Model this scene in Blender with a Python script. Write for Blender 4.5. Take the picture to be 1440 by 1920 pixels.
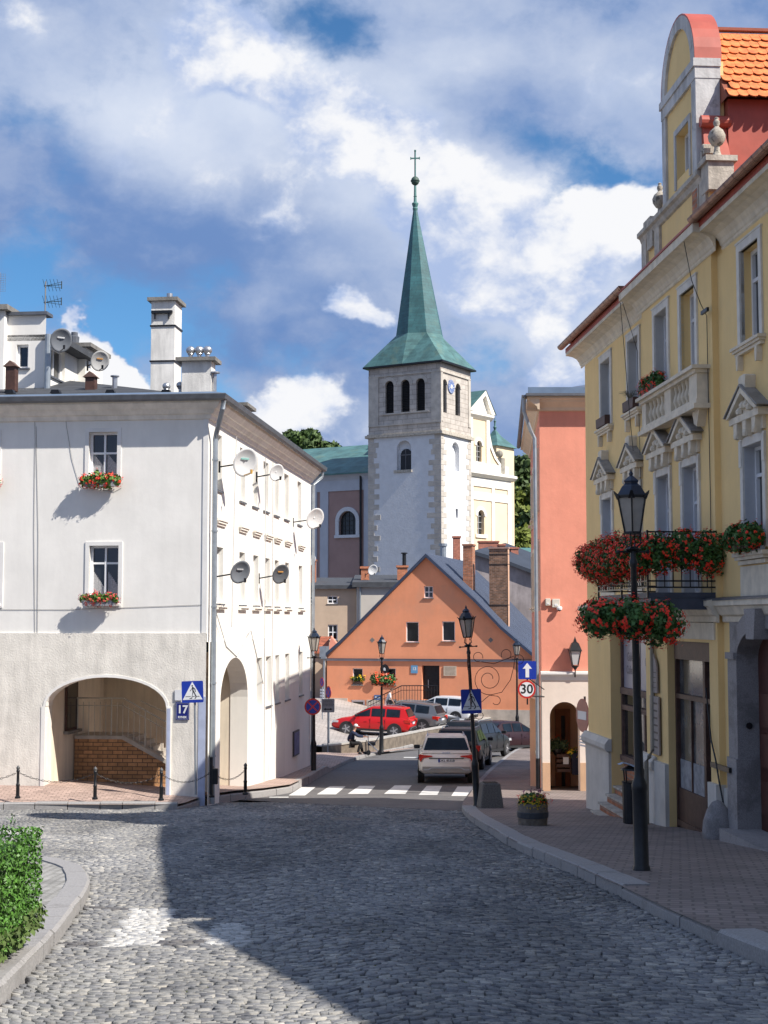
import bpy, math, random
import numpy as np
from mathutils import Vector, Matrix
random.seed(7)
R = math.radians
for _o in list(bpy.data.objects): bpy.data.objects.remove(_o, do_unlink=True)
scene = bpy.context.scene
COL = scene.collection
# ---------------- camera ----------------
F = 2700.0; TH = math.atan(202/2700.0)
cd = bpy.data.cameras.new('camera'); cam = bpy.data.objects.new('camera', cd); COL.objects.link(cam)
cd.sensor_fit = 'VERTICAL'; cd.sensor_height = 24; cd.lens = F/1920*24
cd.clip_start = .1; cd.clip_end = 6000
cam.rotation_euler = (R(90)+TH, 0, 0)
scene.camera = cam
scene.view_settings.view_transform = 'Standard'; scene.view_settings.look = 'None'
scene.view_settings.exposure = 0.50; scene.view_settings.gamma = 1
SUN = Vector((1, -.62, 1.13)).normalized()
# ---------------- sun ----------------
sl = bpy.data.lights.new('sun', 'SUN'); sl.energy = 5.0; sl.angle = R(.5); sl.color = (1, .94, .85)
so = bpy.data.objects.new('sun', sl); COL.objects.link(so); so.rotation_euler = SUN.to_track_quat('Z', 'Y').to_euler()
so.location = (60, -40, 80)

# ---------------- projection helpers ----------------
CT, ST = math.cos(TH), math.sin(TH)
def W(px, py, D):
    a = (px-720)/F; b = (960-py)/F; den = CT-b*ST
    return Vector((D*a/den, D, D*(b*CT+ST)/den))
PROF = [(-200, 14), (0, -1.6), (17, -3.02), (32, -4.3), (40, -4.86), (47, -5.3), (55, -5.6), (62, -5.85), (71, -6.3), (80, -6.5), (100, -6.7), (400, -7)]
def zr(y):
    for (a, za), (b, zb) in zip(PROF, PROF[1:]):
        if y <= b: return za+(zb-za)*(y-a)/(b-a)
    return -7
def G(px, py, dz=0):
    lo, hi = 1.0, 150.0
    for _ in range(50):
        m = (lo+hi)/2
        if W(px, py, m).z > zr(m)+dz: lo = m
        else: hi = m
    return W(px, py, lo)

# ---------------- node helpers ----------------
class NT:
    def __init__(s, nt): s.t = nt
    def n(s, typ, ins=None, **kw):
        nd = s.t.nodes.new(typ)
        for k, v in kw.items(): setattr(nd, k, v)
        for k, v in (ins or {}).items():
            sk = nd.inputs[k]
            if isinstance(v, bpy.types.NodeSocket): s.t.links.new(v, sk)
            else: sk.default_value = v
        return nd
    def math(s, op, a, b=0., c=0., clamp=False):
        return s.n('ShaderNodeMath', {0: a, 1: b, 2: c}, operation=op, use_clamp=clamp).outputs[0]
    def vm(s, op, a, b=(0, 0, 0), **k):
        nd = s.n('ShaderNodeVectorMath', {0: a, 1: b}, operation=op); return nd.outputs['Value'] if op in ('DISTANCE', 'DOT_PRODUCT', 'LENGTH') else nd.outputs[0]
    def noise(s, vec, scale, detail=3, rough=.55, dist=0.):
        return s.n('ShaderNodeTexNoise', {'Vector': vec, 'Scale': scale, 'Detail': detail, 'Roughness': rough, 'Distortion': dist}).outputs['Fac']
    def ramp(s, v, a, b, lo=0., hi=1., smooth=True):
        return s.n('ShaderNodeMapRange', {0: v, 1: a, 2: b, 3: lo, 4: hi}, interpolation_type='SMOOTHSTEP' if smooth else 'LINEAR').outputs[0]
    def mix(s, f, a, b, blend='MIX'):
        nd = s.n('ShaderNodeMix', data_type='RGBA', blend_type=blend)
        for k, v in ((0, f), (6, a), (7, b)):
            if isinstance(v, bpy.types.NodeSocket): s.t.links.new(v, nd.inputs[k])
            else: nd.inputs[k].default_value = v if k == 0 else (tuple(v)+(1,))[:4]
        return nd.outputs[2]

# ---------------- world: Nishita sky with procedural cloud ----------------
world = bpy.data.worlds.new('World'); scene.world = world; world.use_nodes = True
w = NT(world.node_tree); w.t.nodes.clear()
sky = w.n('ShaderNodeTexSky', sky_type='NISHITA', sun_disc=False, sun_elevation=math.asin(SUN.z), sun_rotation=math.atan2(SUN.x, SUN.y), altitude=400, air_density=1.0, dust_density=.3, ozone_density=3.0)
tc = w.n('ShaderNodeTexCoord').outputs['Generated']
flat = w.vm('MULTIPLY', tc, (1, 1, 1.35))
wob = w.n('ShaderNodeTexNoise', {'Vector': flat, 'Scale': 7., 'Detail': 6., 'Roughness': .62}).outputs['Color']
wc = w.vm('SUBTRACT', wob, (.5, .5, .5))
warp = w.vm('ADD', flat, w.vm('MULTIPLY', wc, (.10, .10, .10)))
def blobs(lst, v=None):
    acc = None
    for px, py, r, wt in lst:
        d = W(px, py, 1).normalized(); d = Vector((d.x, d.y, d.z*1.35))
        q = w.ramp(w.vm('DISTANCE', v or warp, tuple(d)), 0., 1.3*r/2700., wt, 0.)
        acc = q if acc is None else w.math('ADD', acc, q)
    return acc
puff = w.vm('ADD', flat, w.vm('MULTIPLY', wc, (.03, .03, .03)))
n1 = w.noise(puff, 6.5, 10, .58)
n2 = w.noise(w.vm('ADD', puff, (SUN.x*.022, SUN.y*.022, SUN.z*.040)), 6.5, 6, .58)
soft = w.noise(flat, 3.2, 3, .5); fine = w.noise(puff, 22., 7, .6)
relief = w.math('MULTIPLY', w.math('SUBTRACT', n1, n2), 3.4)
# high veil: soft blue-grey to pale cloud
veil = w.math('ADD', w.math('ADD', w.math('MULTIPLY', w.math('SUBTRACT', soft, .5), .8), w.math('MULTIPLY', w.math('SUBTRACT', n1, .5), .5)), blobs([(270, 170, 300, .34), (620, 200, 260, .35), (1000, 90, 300, .08), (1180, 170, 220, .14), (900, 470, 300, .35), (1040, 560, 200, .3), (60, 180, 200, .2), (480, 560, 150, .1),
    (90, 400, 260, -.28), (440, 420, 220, -.16), (620, 660, 160, -.22), (700, 150, 120, -.2), (960, 250, 150, -.22), (250, 500, 180, -.18), (130, 50, 170, -.16), (60, 330, 160, -.12), (940, 560, 60, -.1)]))
vcol = w.mix(w.ramp(veil, -.22, .55), (.13, .225, .45), (.55, .61, .73))
vcol = w.mix(w.math('MULTIPLY', w.ramp(relief, -.3, .5), .22), vcol, (.70, .72, .77))
# blue gaps
cov = w.math('ADD', w.math('ADD', w.math('ADD', w.math('MULTIPLY', w.math('SUBTRACT', n1, .5), 1.5), .5), w.math('MULTIPLY', w.math('SUBTRACT', fine, .5), .3)), blobs([(590, 55, 160, -.24), (660, 120, 120, -.24), (480, 20, 90, -.16), (30, 545, 130, -.30), (240, 570, 100, -.18), (190, 660, 150, -.28), (395, 735, 110, -.32), (290, 770, 90, -.24), (560, 700, 90, -.15),
    (1075, 350, 140, -.40), (1190, 360, 120, -.42), (1000, 395, 80, -.22), (920, 715, 120, -.26), (830, 260, 90, -.12), (990, 300, 120, -.15), (80, 470, 110, -.14), (400, 520, 90, -.14),
    (440, 130, 220, .2), (650, 260, 200, .15), (900, 460, 220, .2)]))
amt = w.ramp(cov, .10, .44)
# bright cumulus heads
cum = w.math('ADD', w.math('ADD', w.math('MULTIPLY', w.math('SUBTRACT', n1, .5), 1.7), w.math('MULTIPLY', w.math('SUBTRACT', fine, .5), .30)), blobs([(420, 70, 150, .62), (500, 140, 100, .5), (330, 130, 120, .35), (590, 230, 110, .58), (660, 290, 110, .55), (760, 290, 110, .52), (700, 230, 80, .3), (850, 390, 130, .60), (900, 470, 150, .62), (980, 520, 140, .58), (1020, 590, 100, .45), (860, 560, 110, .4), (780, 460, 90, .35),
    (640, 575, 62, .75), (700, 590, 50, .5), (1110, 420, 105, .85), (1040, 430, 70, .55), (1200, 400, 90, .8), (1260, 400, 80, .8), (120, 600, 48, .9), (160, 650, 48, .7), (210, 690, 70, .85), (250, 720, 70, .8), (590, 760, 95, .70), (500, 790, 90, .7), (1040, 725, 85, .8), (945, 735, 40, .5), (1100, 180, 130, .2), (40, 60, 110, .2), (150, 250, 150, .18), (510, 400, 90, .12), (1090, 540, 90, .35), (430, 640, 60, .28)]))
cm = w.ramp(cum, .13, .40)
shade = w.math('ADD', w.math('MULTIPLY', relief, .9), w.math('ADD', w.ramp(cum, .15, .95, .08, .60, False), w.math('MULTIPLY', w.math('SUBTRACT', fine, .5), .5)))
ccol = w.mix(w.ramp(shade, -.02, .62), (.34, .43, .64), (.76, .765, .785))
cl = w.mix(cm, vcol, ccol); amt = w.math('MAXIMUM', amt, cm)
skyc = w.mix(1.0, sky.outputs[0], (.105, .105, .105), 'MULTIPLY')
skyc = w.mix(1.0, skyc, (.50, .82, 1.02), 'MULTIPLY')
mixc = w.mix(amt, skyc, cl)
bg = w.n('ShaderNodeBackground', {'Color': mixc, 'Strength': .88})
out = w.n('ShaderNodeOutputWorld'); w.t.links.new(bg.outputs[0], out.inputs[0])

# ---------------- materials ----------------
MATS = {}
def mat(name, col, rough=.8, var=.12, vs=3., bump=0., bs=30., metal=0., spec=.5, streak=0., kind=None, p=None, coord='Object', stain=None, alpha=None, emit=None):
    if name in MATS: return MATS[name]
    m = bpy.data.materials.new(name); m.use_nodes = True; MATS[name] = m
    t = NT(m.node_tree); pb = m.node_tree.nodes['Principled BSDF']
    co = t.n('ShaderNodeTexCoord').outputs['Object']
    c = Vector(col)
    base = None
    if kind in ('brick', 'tile', 'pave', 'plank', 'roofrow'):
        sx = t.n('ShaderNodeSeparateXYZ', {0: co}).outputs
        p = p or {}
        if p.get('flat'): v = t.n('ShaderNodeCombineXYZ', {0: sx[0], 1: sx[1], 2: 0.}).outputs[0]
        else: v = t.n('ShaderNodeCombineXYZ', {0: t.math('ADD', sx[0], sx[1]), 1: sx[2], 2: 0.}).outputs[0]
        if p.get('rot'): v = t.n('ShaderNodeVectorRotate', {'Vector': v, 'Angle': p['rot']}, rotation_type='Z_AXIS').outputs[0]
        if p.get('warp'):
            nz = t.n('ShaderNodeTexNoise', {'Vector': v, 'Scale': p.get('ws', 1.5), 'Detail': 3.}).outputs['Color']
            v = t.vm('ADD', v, t.vm('MULTIPLY', t.vm('SUBTRACT', nz, (.5, .5, .5)), (p['warp'],)*3))
        br = t.n('ShaderNodeTexBrick', {'Vector': v, 'Color1': tuple(c*(1-p.get('cv', .25)))+(1,), 'Color2': tuple(Vector(p.get('c2', c*(1+p.get('cv', .25)))))+(1,), 'Mortar': tuple(p.get('mc', c*.45))+(1,), 'Scale': 1.0, 'Mortar Size': p.get('ms', .012), 'Mortar Smooth': .3, 'Brick Width': p.get('bw', .25), 'Row Height': p.get('rh', .075)}, offset=p.get('off', .5))
        base = br.outputs['Color']; fac = br.outputs['Fac']
    else:
        base = t.n('ShaderNodeRGB').outputs[0]; base.default_value = tuple(c)+(1,); fac = None
    nz = t.noise(co, vs, 6, .6)
    k = t.ramp(nz, .3, .7, 1-var, 1+var)
    if streak:
        sv = t.vm('MULTIPLY', co, (2.5, 2.5, .35))
        s2 = t.noise(sv, 1.6, 5, .65)
        k = t.math('MULTIPLY', k, t.ramp(s2, .35, .75, 1+streak*.4, 1-streak))
    kk = t.n('ShaderNodeCombineColor', {0: k, 1: k, 2: k}).outputs[0]
    colr = t.mix(1.0, base, kk, 'MULTIPLY')
    if stain:
        sc, sca, th, am = stain
        f = t.ramp(t.noise(co, sca, 6, .65), th, th+.15, 0., am)
        colr = t.mix(f, colr, sc)
    t.t.links.new(colr, pb.inputs['Base Color'])
    pb.inputs['Roughness'].default_value = rough; pb.inputs['Metallic'].default_value = metal
    pb.inputs['Specular IOR Level'].default_value = spec
    if bump or fac is not None:
        h = t.noise(co, bs, 4, .6)
        if fac is not None:
            h = t.math('ADD', t.math('MULTIPLY', h, .3), t.math('SUBTRACT', 1., fac))
        b = t.n('ShaderNodeBump', {'Strength': bump or .4, 'Distance': (p or {}).get('bd', .02), 'Height': h})
        t.t.links.new(b.outputs[0], pb.inputs['Normal'])
    if alpha is not None:
        pb.inputs['Alpha'].default_value = alpha
    return m
def glassmat(name, col=(.012, .014, .017), rough=.06):
    m = mat(name, col, rough, .5, 1.2, spec=.9); return m
# walls
white_w = mat('white_plaster', (.82, .80, .76), .9, .05, .7, .12, 8, streak=.035, stain=((.62, .60, .56), .5, .58, .35))
white_b = mat('white_plaster_street', (.80, .78, .73), .9, .04, .7, .12, 8, streak=.04)
rough_w = mat('rough_stucco', (.76, .72, .65), .95, .08, 2.2, .5, 22, streak=.14)
trim_w = mat('white_trim', (.76, .75, .73), .75, .05, 2, .1, 20)
soffit_m = mat('cornice_cream', (.82, .77, .69), .85, .08, 3, .15, 20, streak=.1)
yellow_w = mat('yellow_plaster', (.84, .60, .27), .9, .05, .8, .2, 14, streak=.04, stain=((.72, .54, .28), .5, .55, .5))
cream_t = mat('cream_trim', (.70, .62, .49), .8, .10, 5, .2, 30, streak=.12)
stone_t = mat('weathered_stone', (.46, .42, .36), .9, .22, 6, .5, 30, streak=.2, stain=((.08, .075, .065), 3., .55, .6))
greyp = mat('grey_plinth', (.58, .55, .50), .9, .08, 3, .3, 22)
granite = mat('granite', (.30, .28, .275), .85, .18, 60, .35, 60, stain=((.10, .09, .085), 1.5, .5, .5))
pink_w = mat('salmon_plaster', (.74, .29, .20), .9, .06, 1.2, .4, 4, streak=.04, stain=((.64, .27, .20), .6, .52, .5))
pinkbase = mat('pale_base_plaster', (.72, .62, .54), .9, .05, 2, .15, 15)
peach = mat('peach_plaster', (.55, .35, .22), .9, .06, 2, .15, 15)
orange_w = mat('orange_plaster', (.76, .30, .16), .9, .07, .6, .2, 6, streak=.03, stain=((.64, .29, .175), .35, .50, .6))
beige_w = mat('beige_plaster', (.50, .38, .28), .9, .08, .8, .15, 6)
lilac_w = mat('mauve_plaster', (.36, .24, .22), .9, .06, .8, .1, 6)
pale_w = mat('pale_plaster', (.66, .65, .64), .9, .05, .5, .1, 5)
chy = mat('church_cream', (.82, .66, .45), .9, .05, .4, .1, 5, stain=((.45, .42, .33), .5, .62, .5))
chw = mat('church_white', (.82, .79, .72), .9, .05, .5, .1, 5)
rubble_w = mat('whitewashed_rubble', (.70, .71, .73), .95, .05, 1.5, .8, 5)
rubble_w.node_tree.nodes
ashlar = mat('ashlar_stone', (.50, .455, .41), .9, .15, 1.2, .4, 4, kind='brick', p=dict(bw=1.1, rh=.48, ms=.03, cv=.08, mc=(.33, .29, .25), bd=.03))
quoin_m = mat('quoin_stone', (.50, .46, .41), .9, .15, 1.2, .4, 4)
copper = mat('green_copper', (.068, .155, .155), .6, .25, .8, .2, 3, metal=.0, stain=((.13, .19, .14), .5, .52, .6), kind='brick', p=dict(bw=.7, rh=.34, ms=.02, cv=.14, mc=(.08, .19, .18), bd=.03))
copper_d = mat('dark_copper', (.08, .20, .185), .6, .2, 2)
darkroof = mat('dark_bitumen', (.05, .055, .065), .85, .2, 3, .4, 30, kind='brick', p=dict(bw=1.0, rh=.2, ms=.012, cv=.1, mc=(.03, .03, .035)))
bitumen = mat('bitumen_sheet', (.055, .06, .07), .85, .2, 3, .4, 40)
gutter_m = mat('zinc_gutter', (.15, .16, .18), .5, .15, 4, metal=.5)
pipe_m = mat('zinc_pipe', (.33, .37, .41), .45, .12, 4, metal=.6)
copper_b = mat('brown_copper_gutter', (.26, .13, .085), .45, .15, 5, metal=.5)
redmetal = mat('red_sheet_metal', (.42, .085, .055), .5, .12, 2, .1, 5)
tile_m = mat('orange_clay_tile', (.70, .20, .062), .8, .3, 9, .15, 40, stain=((.38, .12, .05), 2.5, .56, .6))
concrete = mat('concrete', (.20, .19, .175), .95, .2, 5, .4, 30, streak=.2)
chim_w = mat('chimney_render', (.76, .74, .70), .95, .08, 2, .4, 40, streak=.22, stain=((.42, .41, .38), 2, .62, .5))
brick_m = mat('red_brick', (.40, .15, .075), .9, .15, 6, .5, 30, kind='brick', p=dict(bw=.26, rh=.09, ms=.012, cv=.28, mc=(.28, .22, .18)))
brick_s = mat('stair_brick', (.46, .24, .11), .9, .15, 6, .5, 30, kind='brick', p=dict(bw=.27, rh=.105, ms=.012, cv=.22, mc=(.14, .09, .06)))
corr_m = mat('grey_metal_roof', (.13, .155, .215), .45, .08, 1, metal=.3)
navy_m = mat('dark_blue_flashing', (.035, .05, .09), .5, .1, 2)
plastic_w = mat('white_pvc', (.80, .81, .83), .4, .03, 3)
blk = mat('black_iron', (.012, .013, .016), .4, .3, 8, metal=.2)
wood_d = mat('dark_brown_wood', (.075, .035, .026), .6, .25, 8, .2, 20)
wood_m = mat('weathered_wood', (.13, .075, .06), .7, .25, 8, .2, 20)
glass = glassmat('window_glass'); car_glass = mat('car_glass', (.010, .016, .024), .08, .3, 2, spec=.3); glass_c = glassmat('curtained_glass', (.05, .05, .05), .12)
glass_s = glassmat('shop_glass', (.03, .028, .026), .03)
curtain_m = mat('lace_curtain', (.35, .35, .36), .9, .3, 30)
steel = mat('steel', (.45, .46, .48), .35, .1, 5, metal=.8)
leaf_m = mat('geranium_leaf', (.05, .125, .022), .6, .4, 9)
leaf_h = mat('hedge_leaf', (.065, .165, .022), .5, .5, 14)
leaf_t = mat('tree_leaf', (.055, .095, .022), .7, .5, .25)
leaf_y = mat('yellow_green_leaf', (.13, .16, .02), .7, .4, .3)
red_fl = mat('red_petal', (.90, .045, .018), .6, .25, 12)
or_fl = mat('orange_petal', (.75, .085, .02), .6, .25, 12)
yel_fl = mat('yellow_petal', (.62, .42, .01), .6, .2, 12)
pur_fl = mat('purple_petal', (.28, .02, .16), .6, .3, 12)
bark = mat('bark', (.09, .06, .04), .9, .3, 8, .4, 20)
asphalt = mat('asphalt', (.125, .12, .12), .9, .15, 8, .4, 120, stain=((.085, .082, .085), .45, .5, .6))
kerb_m = mat('granite_kerb', (.30, .29, .285), .85, .15, 40, .3, 60, stain=((.17, .16, .15), 2., .55, .5))
dirt = mat('earth_joint', (.10, .09, .075), 1, .25, 6, .5, 60)
pave_l = mat('pinkish_block_paving', (.40, .29, .245), .9, .12, 1.2, .5, 40, kind='pave', p=dict(flat=1, bw=.2, rh=.1, ms=.009, cv=.16, mc=(.16, .12, .10), bd=.006))
pave_r = mat('brown_block_paving', (.215, .175, .16), .9, .14, .8, .3, 40, kind='pave', p=dict(flat=1, bw=.22, rh=.17, ms=.016, cv=.16, mc=(.135, .112, .10), warp=.035, ws=7., bd=.012, rot=.2))
pave_t = mat('pale_terrace_paving', (.38, .34, .31), .9, .1, .6, .4, 10, kind='pave', p=dict(flat=1, bw=.4, rh=.4, ms=.02, cv=.1, mc=(.25, .22, .2)))
paint_w = mat('road_paint', (.62, .62, .60), .8, .1, 2, .2, 40, stain=((.10, .10, .10), 3., .60, .8))
rubble = mat('rubble_wall_shaded', (.17, .14, .11), .95, .3, 3, .9, 9)  # shade on the wall face is put into the colour, darker than the stone
sign_blue = mat('sign_blue', (.008, .035, .32), .4, .05, 3); sign_white = mat('sign_white', (.70, .71, .73), .4, .04, 3)
sign_red = mat('sign_red', (.50, .025, .02), .4, .05, 3); sign_black = mat('sign_black', (.01, .01, .012), .5, .1, 3)
enamel = mat('enamel_navy', (.006, .014, .16), .25, .1, 3)
frost = mat('frosted_lamp_glass', (.45, .42, .38), .35, .1, 8)
frost.node_tree.nodes['Principled BSDF'].inputs['Transmission Weight'].default_value = .35

# ---------------- mesh builder ----------------
class MB:
    def __init__(s, T=None): s.v = []; s.f = []; s.T = T or Matrix.Identity(4)
    def add(s, vs, fs, T=None):
        b = len(s.v); M_ = s.T @ T if T is not None else s.T
        s.v += [tuple(M_ @ Vector(p)) for p in vs]; s.f += [tuple(b+i for i in f) for f in fs]; return s
    def box(s, x0, x1, y0, y1, z0, z1, T=None):
        x0, x1 = min(x0, x1), max(x0, x1); y0, y1 = min(y0, y1), max(y0, y1); z0, z1 = min(z0, z1), max(z0, z1)
        v = [(x0, y0, z0), (x1, y0, z0), (x1, y1, z0), (x0, y1, z0), (x0, y0, z1), (x1, y0, z1), (x1, y1, z1), (x0, y1, z1)]
        return s.add(v, [(0, 3, 2, 1), (4, 5, 6, 7), (0, 1, 5, 4), (1, 2, 6, 5), (2, 3, 7, 6), (3, 0, 4, 7)], T)
    def quad(s, a, b, c, d): return s.add([a, b, c, d], [(0, 1, 2, 3)])
    def poly(s, pts): return s.add(pts, [tuple(range(len(pts)))])
    def prism(s, pts, y0, y1, T=None):          # pts (x,z) counter-clockwise seen from -y ; extruded in y
        n = len(pts); v = [(x, y0, z) for x, z in pts]+[(x, y1, z) for x, z in pts]
        f = [tuple(range(n)), tuple(range(2*n-1, n-1, -1))]+[(i, i+n, (i+1) % n+n, (i+1) % n) for i in range(n)]
        return s.add(v, f, T)
    def prismz(s, pts, z0, z1, T=None):
        n = len(pts); v = [(x, y, z0) for x, y in pts]+[(x, y, z1) for x, y in pts]
        f = [tuple(range(n-1, -1, -1)), tuple(range(n, 2*n))]+[(i, (i+1) % n, (i+1) % n+n, i+n) for i in range(n)]
        return s.add(v, f, T)
    def lathe(s, prof, c=(0, 0, 0), n=12, T=None, a0=0, rot=0):  # prof (r,z)
        v = []; f = []
        for r, z in prof:
            for i in range(n):
                a = 2*math.pi*i/n+rot; v.append((c[0]+r*math.cos(a), c[1]+r*math.sin(a), c[2]+z))
        for j in range(len(prof)-1):
            for i in range(n):
                k = (i+1) % n; f.append((j*n+i, j*n+k, (j+1)*n+k, (j+1)*n+i))
        f.append(tuple(range(n-1, -1, -1))); f.append(tuple((len(prof)-1)*n+i for i in range(n)))
        return s.add(v, f, T)
    def tube(s, pts, r, n=6, T=None):
        pts = [Vector(p) for p in pts]; v = []; f = []
        rs = r if isinstance(r, (list, tuple)) else [r]*len(pts)
        up = Vector((0, 0, 1))
        for i, p in enumerate(pts):
            d = (pts[min(i+1, len(pts)-1)]-pts[max(i-1, 0)])
            if d.length < 1e-6: d = Vector((0, 0, 1))
            d.normalize(); u = d.cross(up if abs(d.z) < .95 else Vector((0, 1, 0))).normalized(); q = d.cross(u)
            for k in range(n):
                a = 2*math.pi*k/n; v.append(tuple(p+(u*math.cos(a)+q*math.sin(a))*rs[i]))
        for j in range(len(pts)-1):
            for i in range(n):
                k = (i+1) % n; f.append((j*n+i, (j+1)*n+i, (j+1)*n+k, j*n+k))
        f.append(tuple(range(n))); f.append(tuple((len(pts)-1)*n+i for i in range(n-1, -1, -1)))
        return s.add(v, f, T)
    def sweepx(s, prof, x0, x1, caps=True, T=None):   # prof list (y,z) swept along x
        n = len(prof); v = [(x0, y, z) for y, z in prof]+[(x1, y, z) for y, z in prof]
        f = [(i, i+1, i+1+n, i+n) for i in range(n-1)]
        if caps: f += [tuple(range(n-1, -1, -1)), tuple(range(n, 2*n)), (n-1, 0, n, 2*n-1)]
        return s.add(v, f, T)
    def wall(s, x0, x1, z0, z1, ops=(), y=0., rev=.25, T=None, back=None):
        """wall in plane y (outside is -y); ops: (xa,xb,za,zb[,rise]) openings with reveals"""
        xs = sorted({x0, x1} | {o[0] for o in ops} | {o[1] for o in ops}); zs = sorted({z0, z1} | {o[2] for o in ops} | {o[3] for o in ops})
        xs = [x for x in xs if x0-1e-6 <= x <= x1+1e-6]; zs = [z for z in zs if z0-1e-6 <= z <= z1+1e-6]
        V = []; Fc = []
        def q(a, b, c, d):
            k = len(V); V.extend([a, b, c, d]); Fc.append((k, k+1, k+2, k+3))
        for i in range(len(xs)-1):
            for j in range(len(zs)-1):
                mx, mz = (xs[i]+xs[i+1])/2, (zs[j]+zs[j+1])/2
                if any(o[0] < mx < o[1] and o[2] < mz < o[3] for o in ops): continue
                q((xs[i], y, zs[j]), (xs[i+1], y, zs[j]), (xs[i+1], y, zs[j+1]), (xs[i], y, zs[j+1]))
        for o in ops:
            xa, xb, za, zb = o[:4]; rise = o[4] if len(o) > 4 else 0; rv = o[5] if len(o) > 5 else rev
            zs_ = zb-rise
            q((xa, y, za), (xa, y, zs_), (xa, y+rv, zs_), (xa, y+rv, za))
            q((xb, y, zs_), (xb, y, za), (xb, y+rv, za), (xb, y+rv, zs_))
            if za > z0+1e-4: q((xa, y, za), (xa, y+rv, za), (xb, y+rv, za), (xb, y, za))
            if rise:
                c = (xa+xb)/2; hw = (xb-xa)/2; n = 18; P = []
                for k in range(n+1):
                    a = math.pi-math.pi*k/n; P.append((c+hw*math.cos(a), zs_+rise*math.sin(a)))
                for (ax, az), (bx, bz) in zip(P, P[1:]):
                    q((ax, y, az), (bx, y, bz), (bx, y, zb), (ax, y, zb))
                    q((ax, y, az), (ax, y+rv, az), (bx, y+rv, bz), (bx, y, bz))
            else: q((xa, y, zb), (xb, y, zb), (xb, y+rv, zb), (xa, y+rv, zb))
        return s.add(V, Fc, T)
    def obj(s, name, m, parent=None, smooth=False, bevel=0, sub=0):
        me = bpy.data.meshes.new(name); me.from_pydata(s.v, [], s.f); me.update()
        if smooth:
            me.polygons.foreach_set('use_smooth', [True]*len(me.polygons))
        o = bpy.data.objects.new(name, me); COL.objects.link(o)
        for mm in (m if isinstance(m, list) else [m]): me.materials.append(mm)
        if parent is not None: o.parent = parent
        if bevel:
            b = o.modifiers.new('b', 'BEVEL'); b.width = bevel; b.segments = 1; b.limit_method = 'ANGLE'
        if sub:
            b = o.modifiers.new('s', 'SUBSURF'); b.levels = sub; b.render_levels = sub
        if smooth and not sub:
            try: me.set_sharp_from_angle(angle=R(40))
            except Exception: pass
        return o
def tag(o, label=None, cat=None, group=None, kind=None):
    if label: o['label'] = label
    if cat: o['category'] = cat
    if group: o['group'] = group
    if kind: o['kind'] = kind
    return o
def thing(name, label, cat, loc=(0, 0, 0), rz=0., group=None):
    o = bpy.data.objects.new(name, None); COL.objects.link(o); o.empty_display_size = .2
    o.location = loc; o.rotation_euler = (0, 0, rz)
    return tag(o, label, cat, group)
def copy_tree(o, parent=None):
    c = o.copy(); COL.objects.link(c)
    c.parent = parent
    for ch in list(o.children): copy_tree(ch, c)
    return c
def dup(o, loc, rz=None, label=None, scale=None):
    c = copy_tree(o); c.location = loc
    if rz is not None: c.rotation_euler = (c.rotation_euler[0], c.rotation_euler[1], rz)
    if label: c['label'] = label
    if scale: c.scale = (scale,)*3 if not isinstance(scale, tuple) else scale
    return c
class Frame:
    """facade frame: local x to the right along the wall seen from outside, y inwards, z = world z (via self.T)"""
    def __init__(s, o, d, zb):
        s.o = Vector((o[0], o[1])); s.d = Vector(d).normalized(); s.zb = zb
        s.rz = math.atan2(s.d.y, s.d.x); s.T = Matrix.Translation((0, 0, -zb)); s.n = Vector((-s.d.y, s.d.x))
    def loc(s): return (s.o.x, s.o.y, s.zb)
    def P(s, px, py, off=0.):      # pixel -> (u, z) on the facade plane shifted inwards by off
        a = (px-720)/F; b = (960-py)/F; den = CT-b*ST; kx = a/den; kz = (b*CT+ST)/den
        ox, oy = s.o+s.n*off
        # ox + u dx = kx*(oy + u dy)
        u = (kx*oy-ox)/(s.d.x-kx*s.d.y); D = oy+u*s.d.y
        return u, kz*D
    def w(s, u, v, z): p = s.o+s.d*u+s.n*v; return Vector((p.x, p.y, z))
def text_mb(mb, txt, size, T, bold=0., align='CENTER', depth=.002):
    cu = bpy.data.curves.new('t', 'FONT'); cu.body = txt; cu.size = size; cu.align_x = align; cu.align_y = 'CENTER'; cu.offset = bold; cu.resolution_u = 3
    o = bpy.data.objects.new('t', cu); COL.objects.link(o)
    me = o.to_mesh()
    vs = [tuple(v.co) for v in me.vertices]; fs = [tuple(p.vertices) for p in me.polygons]
    o.to_mesh_clear(); bpy.data.objects.remove(o); bpy.data.curves.remove(cu)
    mb.add(vs, fs, T)
XZ = Matrix(((1, 0, 0, 0), (0, 0, 1, 0), (0, 1, 0, 0), (0, 0, 0, 1)))  # placeholder, text stands facing -y
def txt_T(x, y, z): return Matrix.Translation((x, y, z)) @ Matrix.Rotation(R(90), 4, 'X')

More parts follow.
